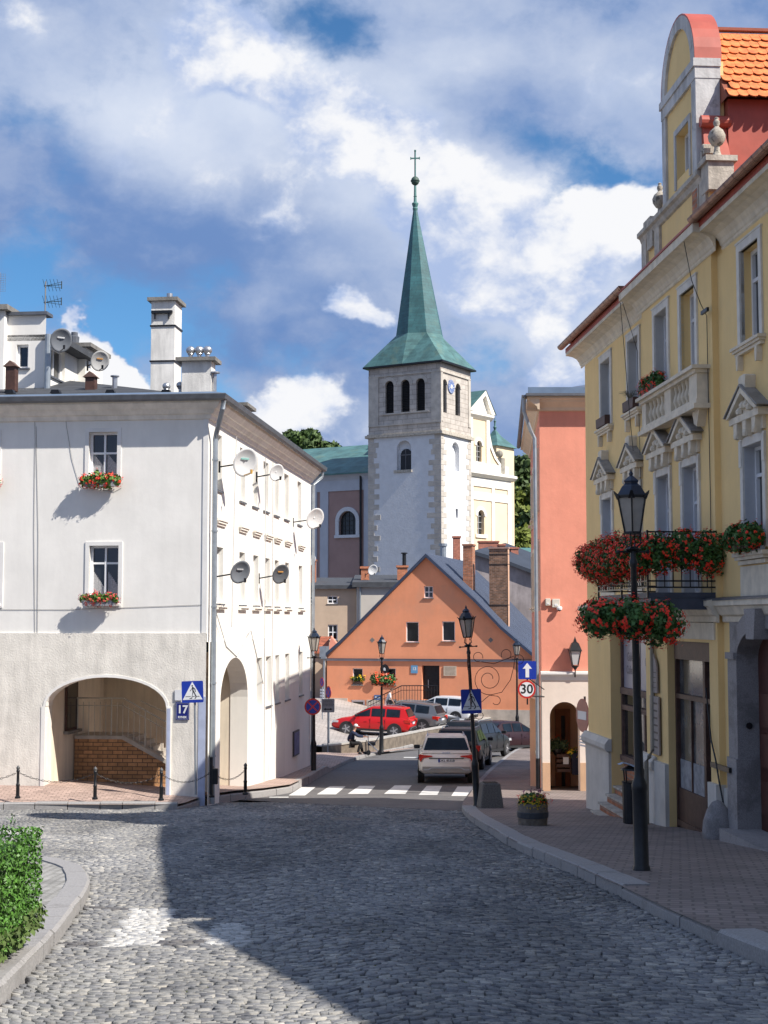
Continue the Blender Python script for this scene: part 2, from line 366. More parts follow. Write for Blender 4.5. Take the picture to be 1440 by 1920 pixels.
def window(root, T, x0, x1, z0, z1, depth=.2, bars=1, tbar=.68, fm=None, gm=None, fw=.055, name='window', sill=None, sm=None, curtain=False, pname='pane'):
    """frame part with a pane sub-part, optional sill"""
    f = MB(T); y0, y1 = depth-.05, depth+.03
    f.box(x0, x0+fw, y0, y1, z0, z1); f.box(x1-fw, x1, y0, y1, z0, z1); f.box(x0+fw, x1-fw, y0, y1, z0, z0+fw); f.box(x0+fw, x1-fw, y0, y1, z1-fw, z1)
    for i in range(bars):
        c = x0+(x1-x0)*(i+1)/(bars+1); f.box(c-fw*.45, c+fw*.45, y0+.005, y1, z0+fw, z1-fw)
    if tbar:
        zt = z0+(z1-z0)*tbar; f.box(x0+fw, x1-fw, y0+.01, y1, zt-fw*.45, zt+fw*.45)
    wo = f.obj(name, fm or plastic_w, root)
    g = MB(T); g.quad((x0, depth+.005, z0), (x1, depth+.005, z0), (x1, depth+.005, z1), (x0, depth+.005, z1))
    g.obj(pname, gm or glass, wo)
    if curtain:
        c = MB(T)
        n = 10; pts = []
        for side in (0, 1):
            xa = x0+fw+(x1-x0)*(.5 if side else 0); wd = (x1-x0)*.5-fw*1.3
            for i in range(n):
                xx0 = xa+wd*i/n; xx1 = xa+wd*(i+1)/n
                lo = z0+fw+(z1-z0)*.12*abs(math.sin(i*.5))
                c.quad((xx0, depth-.002, lo), (xx1, depth-.002, lo), (xx1, depth-.002, z0+(z1-z0)*(.55-.03*i)), (xx0, depth-.002, z0+(z1-z0)*(.55-.03*i)))
        c.obj('curtain', curtain_m, wo)
    if sill:
        b = MB(T); b.box(x0-.06, x1+.06, -sill, depth-.052, z0-.05, z0-.003); b.obj('sill', sm or trim_w, wo)
    return wo
def surround(mb, x0, x1, z0, z1, wd=.12, pr=.03, bottom=True, T=None):
    mb.box(x0-wd, x0, -pr, .05, z0-(wd if bottom else 0), z1+wd); mb.box(x1, x1+wd, -pr, .05, z0-(wd if bottom else 0), z1+wd)
    mb.box(x0, x1, -pr, .05, z1, z1+wd)
    if bottom: mb.box(x0, x1, -pr, .05, z0-wd, z0)
def leaves(mb, n, fn, size, seed=0, up=.3):
    rnd = random.Random(seed)
    for _ in range(n):
        p, nrm = fn(rnd)
        a = Vector((rnd.gauss(0, 1), rnd.gauss(0, 1), rnd.gauss(0, 1)))
        nn = (Vector(nrm)*.9+a*.6); nn.normalize(); u = nn.orthogonal().normalized()
        ang = rnd.random()*6.28; u = (Matrix.Rotation(ang, 3, nn) @ u); q = nn.cross(u)
        s_ = size*rnd.uniform(.6, 1.3); p = Vector(p)
        mb.add([p-u*s_-q*s_*.4, p+u*s_*.2-q*s_*.75, p+u*s_, p+u*s_*.1+q*s_*.75], [(0, 1, 2, 3)])
def ell(cx, cy, cz, rx, ry, rz_, inner=.7, squash_low=True):
    def fn(r):
        while True:
            d = Vector((r.gauss(0, 1), r.gauss(0, 1), r.gauss(0, 1)))
            if d.length > .1: break
        d.normalize(); k = inner+(1-inner)*r.random()
        return (cx+d.x*rx*k, cy+d.y*ry*k, cz+d.z*rz_*k), d
    return fn
def blossoms(mb, n, fn, size, seed=1, k=6):
    rnd = random.Random(seed)
    for _ in range(n):
        p, nrm = fn(rnd); p = Vector(p)+Vector(nrm)*size*.7
        for j in range(k):
            a = Vector((rnd.gauss(0, 1), rnd.gauss(0, 1), rnd.gauss(0, 1)))*size*.45
            nn = (Vector(nrm)+a*3/size*.12).normalized(); u = nn.orthogonal().normalized(); q = nn.cross(u); s_ = size*rnd.uniform(.3, .5); c = p+a
            mb.add([c-u*s_, c-q*s_, c+u*s_, c+q*s_], [(0, 1, 2, 3)])

sett_sheet = mat('small_sett_paving', (.34, .33, .31), .9, .15, 2, .5, 40, kind='pave', p=dict(flat=1, bw=.12, rh=.1, ms=.012, cv=.15, mc=(.16, .155, .14), warp=.05, ws=3., bd=.01, rot=.5))
# =============== GROUND ===============
import bmesh
def cl01(v): return max(0., min(1., v))
def raise_(x, y):
    if x > -2.0 or y > 60: return 0.
    a = cl01((y-34.9)/1.6)*(.13+.30*cl01((-x-4.4)/4.1)) if x < -4.3 else cl01((y-35.2)/2)*.13
    return a
def sheet(name, poly, zf, m, kind='structure', step=1.0, xstep=None, parent=None):
    bm = bmesh.new(); vs = [bm.verts.new((p[0], p[1], 0)) for p in poly]; bm.faces.new(vs)
    ys = [p[1] for p in poly]; y = math.floor(min(ys))+step
    while y < max(ys):
        bmesh.ops.bisect_plane(bm, geom=bm.verts[:]+bm.edges[:]+bm.faces[:], plane_co=(0, y, 0), plane_no=(0, 1, 0)); y += step
    if xstep:
        xs = [p[0] for p in poly]; x = math.floor(min(xs))+xstep
        while x < max(xs):
            bmesh.ops.bisect_plane(bm, geom=bm.verts[:]+bm.edges[:]+bm.faces[:], plane_co=(x, 0, 0), plane_no=(1, 0, 0)); x += xstep
    for v in bm.verts: v.co.z = zf(v.co.x, v.co.y)
    bmesh.ops.recalc_face_normals(bm, faces=bm.faces[:])
    me = bpy.data.meshes.new(name); bm.to_mesh(me); bm.free(); me.materials.append(m)
    if me.polygons[0].normal.z < 0: me.flip_normals()
    o = bpy.data.objects.new(name, me); COL.objects.link(o)
    if kind: o['kind'] = kind
    if parent: o.parent = parent
    return o
def xy(v): return (v.x, v.y)
gp = [G(*p) for p in [(866, 1521), (884, 1542), (905, 1555), (960, 1590), (1020, 1616), (1080, 1642), (1140, 1672), (1165, 1683), (1250, 1728), (1350, 1775), (1440, 1812)]]
KR = [xy(v) for v in gp]+[(3.15, 7), (3.7, 3), (4.3, -6)]                      # right kerb, far to near
RR = [xy(G(*p)) for p in [(866, 1521), (868, 1514), (879, 1499), (889, 1482), (899, 1466), (920, 1445), (945, 1425), (966, 1410), (1004, 1399)]]+[(10.5, 82), (17, 90)]
RL = [xy(G(*p)) for p in [(445, 1500), (500, 1494), (545, 1487), (570, 1474), (590, 1463), (620, 1446), (650, 1431), (700, 1417), (760, 1403), (830, 1387), (880, 1377)]]+[(9.0, 90)]
ground = sheet('ground', [(-400, -60), (400, -60), (400, 900), (-400, 900)], lambda x, y: zr(y)-.35 if y < 120 else -7.2, dirt, step=10)
asph = sheet('asphalt_road', [RR[0], *RR[1:], (30, 92), (30, 99), (-6, 99)] + RL[::-1], lambda x, y: zr(y)+.004, asphalt)
LK = [(-14.5, 34.35), (-9.6, 34.38), (-8, 34.4), (-6, 34.4), (-4.9, 34.5), (RL[0][0]-.05, RL[0][1]-.1)]   # left kerb
sheet('street_bed', [(-16, 3), (-16, 34.3), *LK[1:], *[(RL[0][0], RL[0][1])], RR[0], *KR[1:]], lambda x, y: zr(y)-.045, dirt)
sheet('left_pavement', [*LK, *RL, (9, 91), (-3.6, 62), (-3.6, 52), (-5.6, 37), (-16, 38.2)][:0] or [(-16, 34.35), *LK[1:], *RL[:8], (2.3, 71.5), (-1.0, 64.5), (-3.4, 64), (-7, 64), (-7, 56), (-7.5, 45), (-16, 45)], lambda x, y: zr(y)+.12+raise_(x, y), pave_l, xstep=1.5)
sheet('right_pavement', [*KR[::-1], *RR[1:-1], (30, 86), (30, -6)], lambda x, y: zr(y)+.12, pave_r)
def kerb(name, line, ln, wd, tops, side, seed=3, top=.135, mt=None):
    rnd = random.Random(seed); mb = MB()
    pts = [Vector((p[0], p[1], 0)) for p in line]
    # resample
    segs = []; acc = [0]
    for a, b in zip(pts, pts[1:]): acc.append(acc[-1]+(b-a).length)
    def at(t):
        for i in range(len(pts)-1):
            if t <= acc[i+1] or i == len(pts)-2:
                return pts[i]+(pts[i+1]-pts[i])*((t-acc[i])/max(1e-6, acc[i+1]-acc[i]))
    t = 0
    while t < acc[-1]-.1:
        l = ln*rnd.uniform(.75, 1.25); a = at(t); b = at(min(acc[-1], t+l-.02)); d = (b-a).normalized(); n = Vector((-d.y, d.x, 0))*side
        tp = top+rnd.uniform(-.012, .012); tp = tops(a) if tops else tp
        za, zb_ = zr(a.y)+raise_(a.x, a.y), zr(b.y)+raise_(b.x, b.y); j = rnd.uniform(-.012, .012)
        A, B_ = a+n*j, b+n*j; c = .025
        q = lambda p, off, z: (p.x+n.x*off, p.y+n.y*off, z)
        V = [q(A, 0, za-.15), q(B_, 0, zb_-.15), q(B_, 0, zb_+tp-c), q(A, 0, za+tp-c), q(B_, c, zb_+tp), q(A, c, za+tp), q(B_, wd, zb_+tp), q(A, wd, za+tp), q(B_, wd, zb_-.15), q(A, wd, za-.15)]
        mb.add(V, [(0, 1, 2, 3), (3, 2, 4, 5), (5, 4, 6, 7), (7, 6, 8, 9), (0, 3, 5, 7, 9), (1, 8, 6, 4, 2)]); t += l
    return tag(mb.obj(name, mt or kerb_m), kind='structure')
lowk = lambda a: .135 if not (12.0 < a.y < 15.3) else .105
kerb('right_kerb', KR[:-1], 1.05, .3, lowk, 1)
kerb('left_kerb', [(-14.5, 34.35), (-9.6, 34.38), (-4.9, 34.5)], .62, .22, None, 1, 5, .16)
kerb('street_kerb', [(-4.9, 34.5)]+RL[:-1], .9, .16, lambda a: .05 if a.y < 44 else .125, 1, 6)
kerb('street_kerb', RR[1:-1], .9, .16, lambda a: .06 if a.y < 40 else .125, -1, 7)
# island with hedge on the left
IS = [xy(G(*p)) for p in [(0, 1885), (85, 1795), (130, 1735), (160, 1695), (170, 1665), (155, 1642), (100, 1625), (0, 1612)]]
IS = [(-3.0, 4.2), (-2.45, 7.2)]+IS+[(-9, 21)]
kerb('island_kerb', IS, .8, .24, lambda a: .13, 1, 9)
sheet('island_pavement', [IS[0], *IS[1:], (-16, 21), (-16, 4)], lambda x, y: zr(y)+.105, sett_sheet)
# ---- setts : every stone a small block ----
def inpoly(x, y, P):
    c = np.zeros(x.shape, bool); n = len(P)
    for i in range(n):
        x1, y1 = P[i]; x2, y2 = P[(i+1) % n]
        if y1 == y2: continue
        t = ((y1 > y) != (y2 > y)) & (x < (x2-x1)*(y-y1)/(y2-y1)+x1); c ^= t
    return c
def setts():
    rng = np.random.default_rng(5)
    poly = [(-13, 5.5), (-16, 34.3), *LK[1:], (RL[0][0], RL[0][1]), RR[0], *KR[1:]]
    sw, sh = .092, .062
    us = np.arange(-11.5, 5.2, sw); vs_ = np.arange(5.5, 38, sh)
    U, V = np.meshgrid(us, vs_); row = np.arange(len(vs_))[:, None]
    U = U+(row % 2)*sw*.5+rng.normal(0, sw*.06, U.shape)+rng.normal(0, .02, (len(vs_), 1)); V = V+rng.normal(0, sh*.07, V.shape)
    def wy(u, v): return v+.26*np.sin(u*1.75+.5*np.sin(v*.5)+.12*v)+.10*np.sin(u*4.1+v*.7)+.07*u
    def wx(u, v): return u+.10*np.sin(v*1.1+u*.4)
    hw = sw*.5*(.97+rng.uniform(-.10, .03, U.shape)); hh = sh*.5*(.95+rng.uniform(-.08, .03, U.shape))
    X, Y = wx(U, V), wy(U, V)
    isl = [p for p in IS]+[(-16, 21), (-16, 4)]
    keep = inpoly(X, Y, poly) & ~inpoly(X, Y, isl)
    lim = .30*Y+.6; keep &= (np.abs(X) < lim)
    U, V, hw, hh = U[keep], V[keep], hw[keep], hh[keep]; X, Y = X[keep], Y[keep]; n = len(U)
    h = rng.uniform(-.006, .005, n)
    c = [(-1, -1), (1, -1), (1, 1), (-1, 1)]
    verts = np.zeros((n, 12, 3)); ang = rng.normal(0, .06, n); ca, sa = np.cos(ang), np.sin(ang)
    prof = np.interp
    ky = np.array([p[0] for p in PROF]); kz = np.array([p[1] for p in PROF])
    jit = rng.uniform(.91, 1.04, (n, 4, 2)); tilt = rng.normal(0, .004, (n, 4))
    for k, (a, b) in enumerate(c):
        for lv, (s, dz) in enumerate([(1.0, -.05), (.99, -.005), (.91, 0.)]):
            du = a*hw*s*jit[:, k, 0]; dv = b*hh*s*jit[:, k, 1]
            u2 = U+du*ca-dv*sa; v2 = V+du*sa+dv*ca
            x, y = wx(u2, v2), wy(u2, v2); verts[:, lv*4+k, 0] = x; verts[:, lv*4+k, 1] = y
            verts[:, lv*4+k, 2] = np.interp(y, ky, kz)+dz+h+(tilt[:, k] if lv else 0)
    fl = []
    for lv in (0, 1):
        for k in range(4):
            k2 = (k+1) % 4; fl.append((lv*4+k, lv*4+k2, lv*4+4+k2, lv*4+4+k))
    fl.append((8, 9, 10, 11)); fl = np.array(fl)
    faces = (np.arange(n)[:, None, None]*12+fl[None]).reshape(-1, 4)
    me = bpy.data.meshes.new('cobblestones')
    me.vertices.add(n*12); me.vertices.foreach_set('co', verts.reshape(-1))
    me.loops.add(faces.size); me.loops.foreach_set('vertex_index', faces.reshape(-1).astype(np.int32))
    me.polygons.add(len(faces)); me.polygons.foreach_set('loop_start', np.arange(0, faces.size, 4, dtype=np.int32))
    try: me.polygons.foreach_set('loop_total', np.full(len(faces), 4, dtype=np.int32))
    except Exception: pass
    me.update(calc_edges=True)
    # per stone colour value and paint mask
    val = np.clip(rng.normal(.5, .19, n), 0, 1)
    def px2(p): g = G(*p); return (g.x, g.y)
    paint = np.zeros(n)
    for q in ([(248, 1703), (330, 1703), (292, 1774), (192, 1774)], [(405, 1730), (460, 1730), (470, 1773), (380, 1770)], [(0, 1557), (70, 1557), (70, 1566), (0, 1566)]):
        paint[inpoly(X, Y, [px2(p) for p in q])] = 1.
    dark = np.zeros(n)
    for q in ([(155, 1697), (250, 1703), (245, 1707), (150, 1702)], [(118, 1764), (192, 1764), (190, 1775), (112, 1774)], [(300, 1762), (385, 1762), (380, 1773), (292, 1773)]):
        dark[inpoly(X, Y, [px2(p) for p in q])] = 1.
    paint = paint*np.clip(rng.uniform(.6, 1.15, n), 0, 1)
    at = me.attributes.new('stone', 'FLOAT_VECTOR', 'POINT')
    at.data.foreach_set('vector', np.repeat(np.stack([val, paint, dark], 1), 12, axis=0).reshape(-1))
    m = bpy.data.materials.new('granite_setts'); m.use_nodes = True; t = NT(m.node_tree); pb = m.node_tree.nodes['Principled BSDF']
    av = t.n('ShaderNodeAttribute', attribute_name='stone').outputs['Vector']; s = t.n('ShaderNodeSeparateXYZ', {0: av}).outputs
    co = t.n('ShaderNodeTexCoord').outputs['Object']
    cr = t.n('ShaderNodeValToRGB', {0: s[0]}); el = cr.color_ramp.elements
    el[0].position = 0; el[0].color = (.125, .127, .137, 1); el[1].position = 1; el[1].color = (.45, .425, .38, 1)
    for p, c_ in ((.3, (.20, .20, .207, 1)), (.55, (.262, .259, .252, 1)), (.8, (.335, .322, .298, 1))):
        e = el.new(p); e.color = c_
    big = t.ramp(t.noise(t.vm('MULTIPLY', co, (1.3, .5, 1)), .45, 5, .65), .3, .7, .70, 1.22); sm = t.ramp(t.noise(co, 45, 4, .7), .25, .75, .78, 1.2)
    k = t.math('MULTIPLY', big, sm); kk = t.n('ShaderNodeCombineColor', {0: k, 1: k, 2: k}).outputs[0]
    c1 = t.mix(1., cr.outputs[0], kk, 'MULTIPLY')
    c1 = t.mix(t.math('MULTIPLY', t.math('MULTIPLY', s[1], t.ramp(t.noise(co, 20, 4, .7), .3, .55, .55, 1.)), 1.), c1, (.54, .53, .51)); c1 = t.mix(t.math('MULTIPLY', s[2], .7), c1, (.09, .085, .09))
    t.t.links.new(c1, pb.inputs['Base Color']); pb.inputs['Roughness'].default_value = .9; pb.inputs['Specular IOR Level'].default_value = .15
    b = t.n('ShaderNodeBump', {'Strength': .5, 'Distance': .01, 'Height': t.noise(co, 40, 5, .65)}); t.t.links.new(b.outputs[0], pb.inputs['Normal'])
    me.materials.append(m); o = bpy.data.objects.new('cobbled_street', me); COL.objects.link(o); o['kind'] = 'structure'
    # moss tufts between the stones in the near foreground
    mb = MB(); rnd = random.Random(3)
    idx = np.where((Y < 17) & (X < 1.0))[0]
    ctr = [(rnd.uniform(-3, .6), rnd.uniform(7.5, 13)) for _ in range(34)]
    for cx, cy in ctr:
        for _ in range(rnd.randint(2, 12)):
            i = idx[np.argmin((X[idx]-cx-rnd.gauss(0, .12))**2+(Y[idx]-cy-rnd.gauss(0, .10))**2)]
            x0 = X[i]-sw*.5+rnd.uniform(-.01, .01); y0 = Y[i]-sh*.5+rnd.uniform(-.01, .01)
            if rnd.random() < .5: x0 += sw*.5
            z0 = zr(y0)-.02
            for _k in range(5):
                a = rnd.uniform(0, 6.28); l = rnd.uniform(.005, .013); b0 = Vector((x0+rnd.uniform(-.02, .02), y0+rnd.uniform(-.008, .008), z0))
                tip = b0+Vector((math.cos(a)*l, math.sin(a)*l, .004+l)); sd = Vector((-math.sin(a), math.cos(a), 0))*.006
                mb.add([b0-sd, b0+sd, tip+sd*.5, tip-sd*.5], [(0, 1, 2, 3)])
    tag(mb.obj('moss', mat('moss', (.11, .14, .03), .9, .3, 20)), 'green moss tufts growing in the joints of the sunlit setts', 'moss', kind='stuff')
setts()
# crosswalk bars
def bar(name, pix):
    g = [G(px, py) for px, py in pix]; mb = MB()
    n = 6; vs = []
    for i in range(n+1):
        t = i/n
        for a, b in ((g[0], g[3]), (g[1], g[2])):
            p = a.lerp(b, t); vs.append((p.x, p.y, zr(p.y)+.009))
    mb.add(vs, [(2*i, 2*i+1, 2*i+3, 2*i+2) for i in range(n)])
    return tag(mb.obj(name, paint_w), kind='structure')
for q in [[(541, 1492), (572, 1492), (592, 1476), (566, 1476)], [(594, 1490), (630, 1490), (648, 1475), (618, 1475)], [(652, 1489), (690, 1489), (704, 1474), (674, 1474)], [(720, 1489), (760, 1489), (772, 1473), (740, 1473)], [(785, 1491), (820, 1491), (829, 1474), (800, 1474)], [(846, 1493), (875, 1493), (890, 1475), (858, 1475)],
          [(505, 1496), (541, 1496), (541, 1494.5), (505, 1494.5)]]:
    bar('crosswalk_marking', q)
for q in [[(757, 1421), (790, 1421.5), (790, 1420), (757, 1419.8)]]: bar('lane_marking', q)
mb = MB(); c = G(648, 1537); mb.lathe([(.33, .0), (.33, .012), (.29, .012)], (c.x, c.y, zr(c.y)-.005), 20)
tag(mb.obj('manhole_cover', mat('cast_iron', (.07, .065, .065), .6, .2, 20)), 'round iron manhole cover set in the shaded cobbles', 'manhole cover')
# terrace
TP = [(-3.4, 63, -5.62), (-1.5, 64, -5.74), (2, 73, -6.02), (4, 77.5, -6.12), (7, 82, -6.15), (0, 76, -6.05), (-3.6, 89, -4.85), (-.6, 88.5, -5.35), (3, 87, -5.7), (9.5, 86, -6.1), (-6, 76, -5.3), (-6, 62, -5.5), (-8, 90, -4.6), (14, 84, -6.3), (-12, 100, -4.4)]
def tz(x, y):
    s = 0; ws = 0
    for a, b, z in TP:
        w_ = 1/(((x-a)**2+(y-b)**2)+.6)**1.6; s += z*w_; ws += w_
    return s/ws
WL = []
for px, pb_, pt, in [(607, 1409, 1396), (640, 1412, 1393), (680, 1411, 1388), (720, 1406, 1382), (760, 1398, 1375), (800, 1390, 1367), (835, 1382, 1361), (870, 1374, 1354), (905, 1366, 1347), (950, 1358, 1339)]:
    g = G(px, pb_, .12); WL.append((g.x, g.y, W(px, pt, g.y+.1).z))
sheet('terrace_pavement', [(WL[0][0]-.5, WL[0][1]+.6)]+[(a[0]-.05, a[1]+.3) for a in WL]+[(14, 88), (14, 98), (-14, 104), (-14, 62), (-6, 61.5)], tz, pave_t, xstep=1)
t = thing('retaining_wall', 'low rubble stone wall with flat coping curving along the street', 'wall', (WL[0][0], WL[0][1], WL[0][2]-.6))
lo = Vector(t.location); wa, wb = MB(Matrix.Translation(-lo)), MB(Matrix.Translation(-lo))
for (a, b) in zip(WL, WL[1:]):
    A, B_ = Vector(a), Vector(b); d = (B_-A); d.z = 0; n = Vector((-d.y, d.x, 0)).normalized()*.42
    n = Vector((-.10, .40, 0))
    lowa, lowb = zr(A.y)-.4, zr(B_.y)-.4
    wa.add([(A.x, A.y, lowa), (B_.x, B_.y, lowb), (B_.x, B_.y, B_.z-.07), (A.x, A.y, A.z-.07), (A.x+n.x, A.y+n.y, lowa), (B_.x+n.x, B_.y+n.y, lowb), (B_.x+n.x, B_.y+n.y, B_.z-.07), (A.x+n.x, A.y+n.y, A.z-.07)], [(0, 1, 2, 3), (5, 4, 7, 6), (3, 2, 6, 7), (0, 3, 7, 4), (1, 5, 6, 2)])
    e = n.normalized()*.05
    P = [A-e, B_-e, B_+n+e, A+n+e]
    wb.add([(p.x, p.y, p.z-.07) for p in P]+[(p.x, p.y, p.z) for p in P], [(3, 2, 1, 0), (4, 5, 6, 7), (0, 1, 5, 4), (2, 3, 7, 6), (3, 0, 4, 7), (1, 2, 6, 5)])
wa.obj('stonework', rubble, t); wb.obj('coping', mat('coping_stone', (.40, .38, .35), .9, .15, 2, .3, 20), t)

# =============== LEFT CORNER BUILDING ===============
c0 = W(385, 1485, 36.0)
FB = Frame((c0.x, c0.y), (280/2700*1.0, 1.0), -5.6)
FAw = Frame((c0.x, c0.y), (FB.d.y, -FB.d.x), -5.6)       # front face frame : x to the right, negative u along the face
RB = thing('corner_building', 'white three storey corner house with arcade arches, satellite dishes and dark flat roof', 'building', FB.loc(), FB.rz)
TB = FB.T; TA = FB.T @ Matrix(((0, 1, 0, 0), (-1, 0, 0, 0), (0, 0, 1, 0), (0, 0, 0, 1)))
LB_, LA_ = 16.9, 13.5; ZB = -5.9; ZT = 5.05; ZM = FAw.P(200, 1188)[1]
aU = lambda px, py=1100: FAw.P(px, py)[0]; aZ = lambda py, px=200: FAw.P(px, py)[1]
bU = lambda px, py=1100: FB.P(px, py)[0]
arA = (aU(84, 1450), aU(312, 1450), ZB, aZ(1269), aZ(1269)-aZ(1325), .5)
wA = [(aU(167, 850), aU(220, 850), aZ(898), aZ(810)), (aU(167, 1080), aU(222, 1080), aZ(1132), aZ(1023)), (aU(-58, 850), aU(-5, 850), aZ(898), aZ(810)), (aU(-56, 1080), aU(-1, 1080), aZ(1132), aZ(1023)), (-11.6, -10.9, aZ(898), aZ(810)), (-11.6, -10.9, aZ(1132), aZ(1023))]
arB = (bU(408, 1400), bU(460, 1400), ZB, -1.02, 1.15, .5)
bwin = []
for lo_, hi_, z0, z1 in [(402, 411.7, 3.35, 4.8), (448, 456, 3.3, 4.8), (472, 480, 3.3, 4.8), (493, 500.6, 3.3, 4.8), (513, 520, 3.3, 4.8), (532, 539, 3.3, 4.8), (557, 563, 3.3, 4.8)]:
    bwin.append((bU(lo_), bU(hi_)+.15, z0, z1))
for lo_, hi_ in [(406, 416), (448.5, 457), (474.6, 482.5), (496.5, 504), (515, 521), (534.6, 540.6), (560, 565.6)]:
    bwin.append((bU(lo_), bU(hi_)+.15, .42, 1.88))
for lo_, hi_ in [(477, 486), (498.5, 506.5), (516, 522), (534.6, 541), (561, 566)]:
    bwin.append((bU(lo_, 1280), bU(hi_, 1280)+.15, -2.62, -1.12))
u1 = MB(TA)
u1.wall(-LA_, 0, ZM, ZT, [w_ for w_ in wA], 0, .22)
u1.obj('wall', white_w, RB)
u2 = MB(TB)
u2.wall(0, LB_, -.55, ZT, [w_ for w_ in bwin if w_[2] > -.5], 0, .22)
u2.wall(arB[1]+2.7, LB_, ZB, -.55, [w_ for w_ in bwin if w_[2] < -.5 and w_[0] > arB[1]+2.7], 0, .22)
u2.quad((LB_, 0, ZB), (LB_, 11, ZB), (LB_, 11, ZT), (LB_, 0, ZT)); u2.quad((0, LA_, ZB), (0, LA_, ZT), (LB_, 11, ZT), (LB_, 11, ZB))
u2.obj('street_wall', white_b, RB)
u3 = MB(TA); u3.wall(-LA_, 0, ZB, ZM, [arA], -.045, .5); u3.box(-LA_, 0, -.045, 0, ZM, ZM+.012)
u3.obj('rough_base', rough_w, RB)
u4 = MB(TB); u4.wall(-.045, arB[1]+2.7, ZB, -.55, [arB]+[w_ for w_ in bwin if w_[2] < -.5 and w_[0] < arB[1]+2.7], -.06, .5)
u4.quad((-.045, -.06, -.55), (arB[1]+2.7, -.06, -.55), (arB[1]+2.7, 0, -.55), (-.045, 0, -.55))
u4.quad((arB[1]+2.7, -.06, ZB), (arB[1]+2.7, 0, ZB), (arB[1]+2.7, 0, -.55), (arB[1]+2.7, -.06, -.55))
u4.obj('street_base', white_b, RB)
# arcade room
u5 = MB(TB); xr, yr = arB[1]+.02, -arA[0]+.02
zc = -.85
u5.quad((.45, yr, ZB), (xr, yr, ZB), (xr, yr, zc), (.45, yr, zc)); u5.quad((xr, yr, ZB), (xr, .44, ZB), (xr, .44, zc), (xr, yr, zc))
u5.quad((.45, .44, zc), (.45, yr, zc), (xr, yr, zc), (xr, .44, zc))
u5.quad((.455, .44, -1.5), (.455, -arA[1], -1.5), (.455, -arA[1], zc), (.455, .44, zc))
u5.obj('arcade_wall', mat('arcade_plaster', (.74, .66, .53), .9, .08, .8, .1, 8, streak=.15), RB)
u5 = MB(TB); u5.box(1.5, 2.45, yr-.06, yr-.015, -2.9, -1.35); so_ = u5.obj('window', wood_d, RB)
g = MB(TB); g.box(1.56, 2.39, yr-.068, yr-.062, -2.84, -1.41); g.obj('pane', glass, so_)
u5 = MB(TB); u5.box(1.42, 2.53, yr-.16, yr-.016, -2.98, -2.905); u5.obj('sill', concrete, so_)
# bands around arches
def archband(mb, ar, wd, y0, y1):
    xa, xb, za, zb, rise = ar[:5]; c = (xa+xb)/2; hw = (xb-xa)/2-.012; n = 20; zs = zb-rise; rise -= .012
    P = [(c+hw*math.cos(math.pi-math.pi*k/n), zs+rise*math.sin(math.pi*k/n)) for k in range(n+1)]
    Q = [(c+(hw+wd)*math.cos(math.pi-math.pi*k/n), zs+(rise+wd)*math.sin(math.pi*k/n)) for k in range(n+1)]
    for i in range(n):
        mb.add([(P[i][0], y0, P[i][1]), (P[i+1][0], y0, P[i+1][1]), (Q[i+1][0], y0, Q[i+1][1]), (Q[i][0], y0, Q[i][1]), (Q[i][0], y1, Q[i][1]), (Q[i+1][0], y1, Q[i+1][1]), (P[i][0], y1, P[i][1]), (P[i+1][0], y1, P[i+1][1])], [(0, 1, 2, 3), (3, 2, 5, 4), (1, 0, 6, 7)])
b = MB(TA); archband(b, arA, .07, -.06, .45)
b.box(arA[1]-.001, arA[1]+.12, -.075, -.045, -4.9, arA[3]-arA[4]); b.box(arA[0]-.10, arA[0]+.001, -.06, -.045, -4.9, arA[3]-arA[4])
b.obj('arch_trim', white_w, RB)
b = MB(TA); b.box(-.18, .0, -.058, -.045, -4.9, -1.9); b.box(arA[1]+.02, arA[1]+.10, -.082, -.076, -4.9, -2.2)
b.obj('painted_strip', mat('faded_blue_paint', (.42, .47, .62), .8, .1, 4), RB)
b = MB(TA)
b.box(-.13, -.001, -.02, 0, ZM+.02, ZT)
b.obj('corner_trim', trim_w, RB)
for i, (x0, x1, z0, z1) in enumerate(wA):
    wo = window(RB, TA, x0, x1, z0, z1, .2, 1, (.56 if i % 2 == 0 else .70), sill=.06, curtain=(i in (0, 1)))
    b = MB(TA); surround(b, x0, x1, z0, z1, .10, .025); b.obj('surround', trim_w, wo)
for i, (x0, x1, z0, z1) in enumerate(bwin):
    window(RB, TB, x0, x1, z0, z1, .2, 1, .68, sill=.05, sm=gutter_m)
for i in range(7):                                # small corbelled ledges under the upper rows
    b = MB(TB)
    x0, x1 = bwin[7+i][0], bwin[7+i][1]
    for zz, pr in ((2.62, .12), (2.56, .09), (2.50, .05)): b.box(x0-.16+(2.62-zz)*.5, x1+.16-(2.62-zz)*.5, -pr, 0, zz-.07, zz)
    b.obj('stone_ledge', soffit_m, RB); b = MB(TB)
    for zz, pr in ((.37, .13), (.32, .09)): b.box(x0-.14, x1+.14, -pr, 0, zz-.05, zz)
    b.obj('stone_ledge', soffit_m, RB)
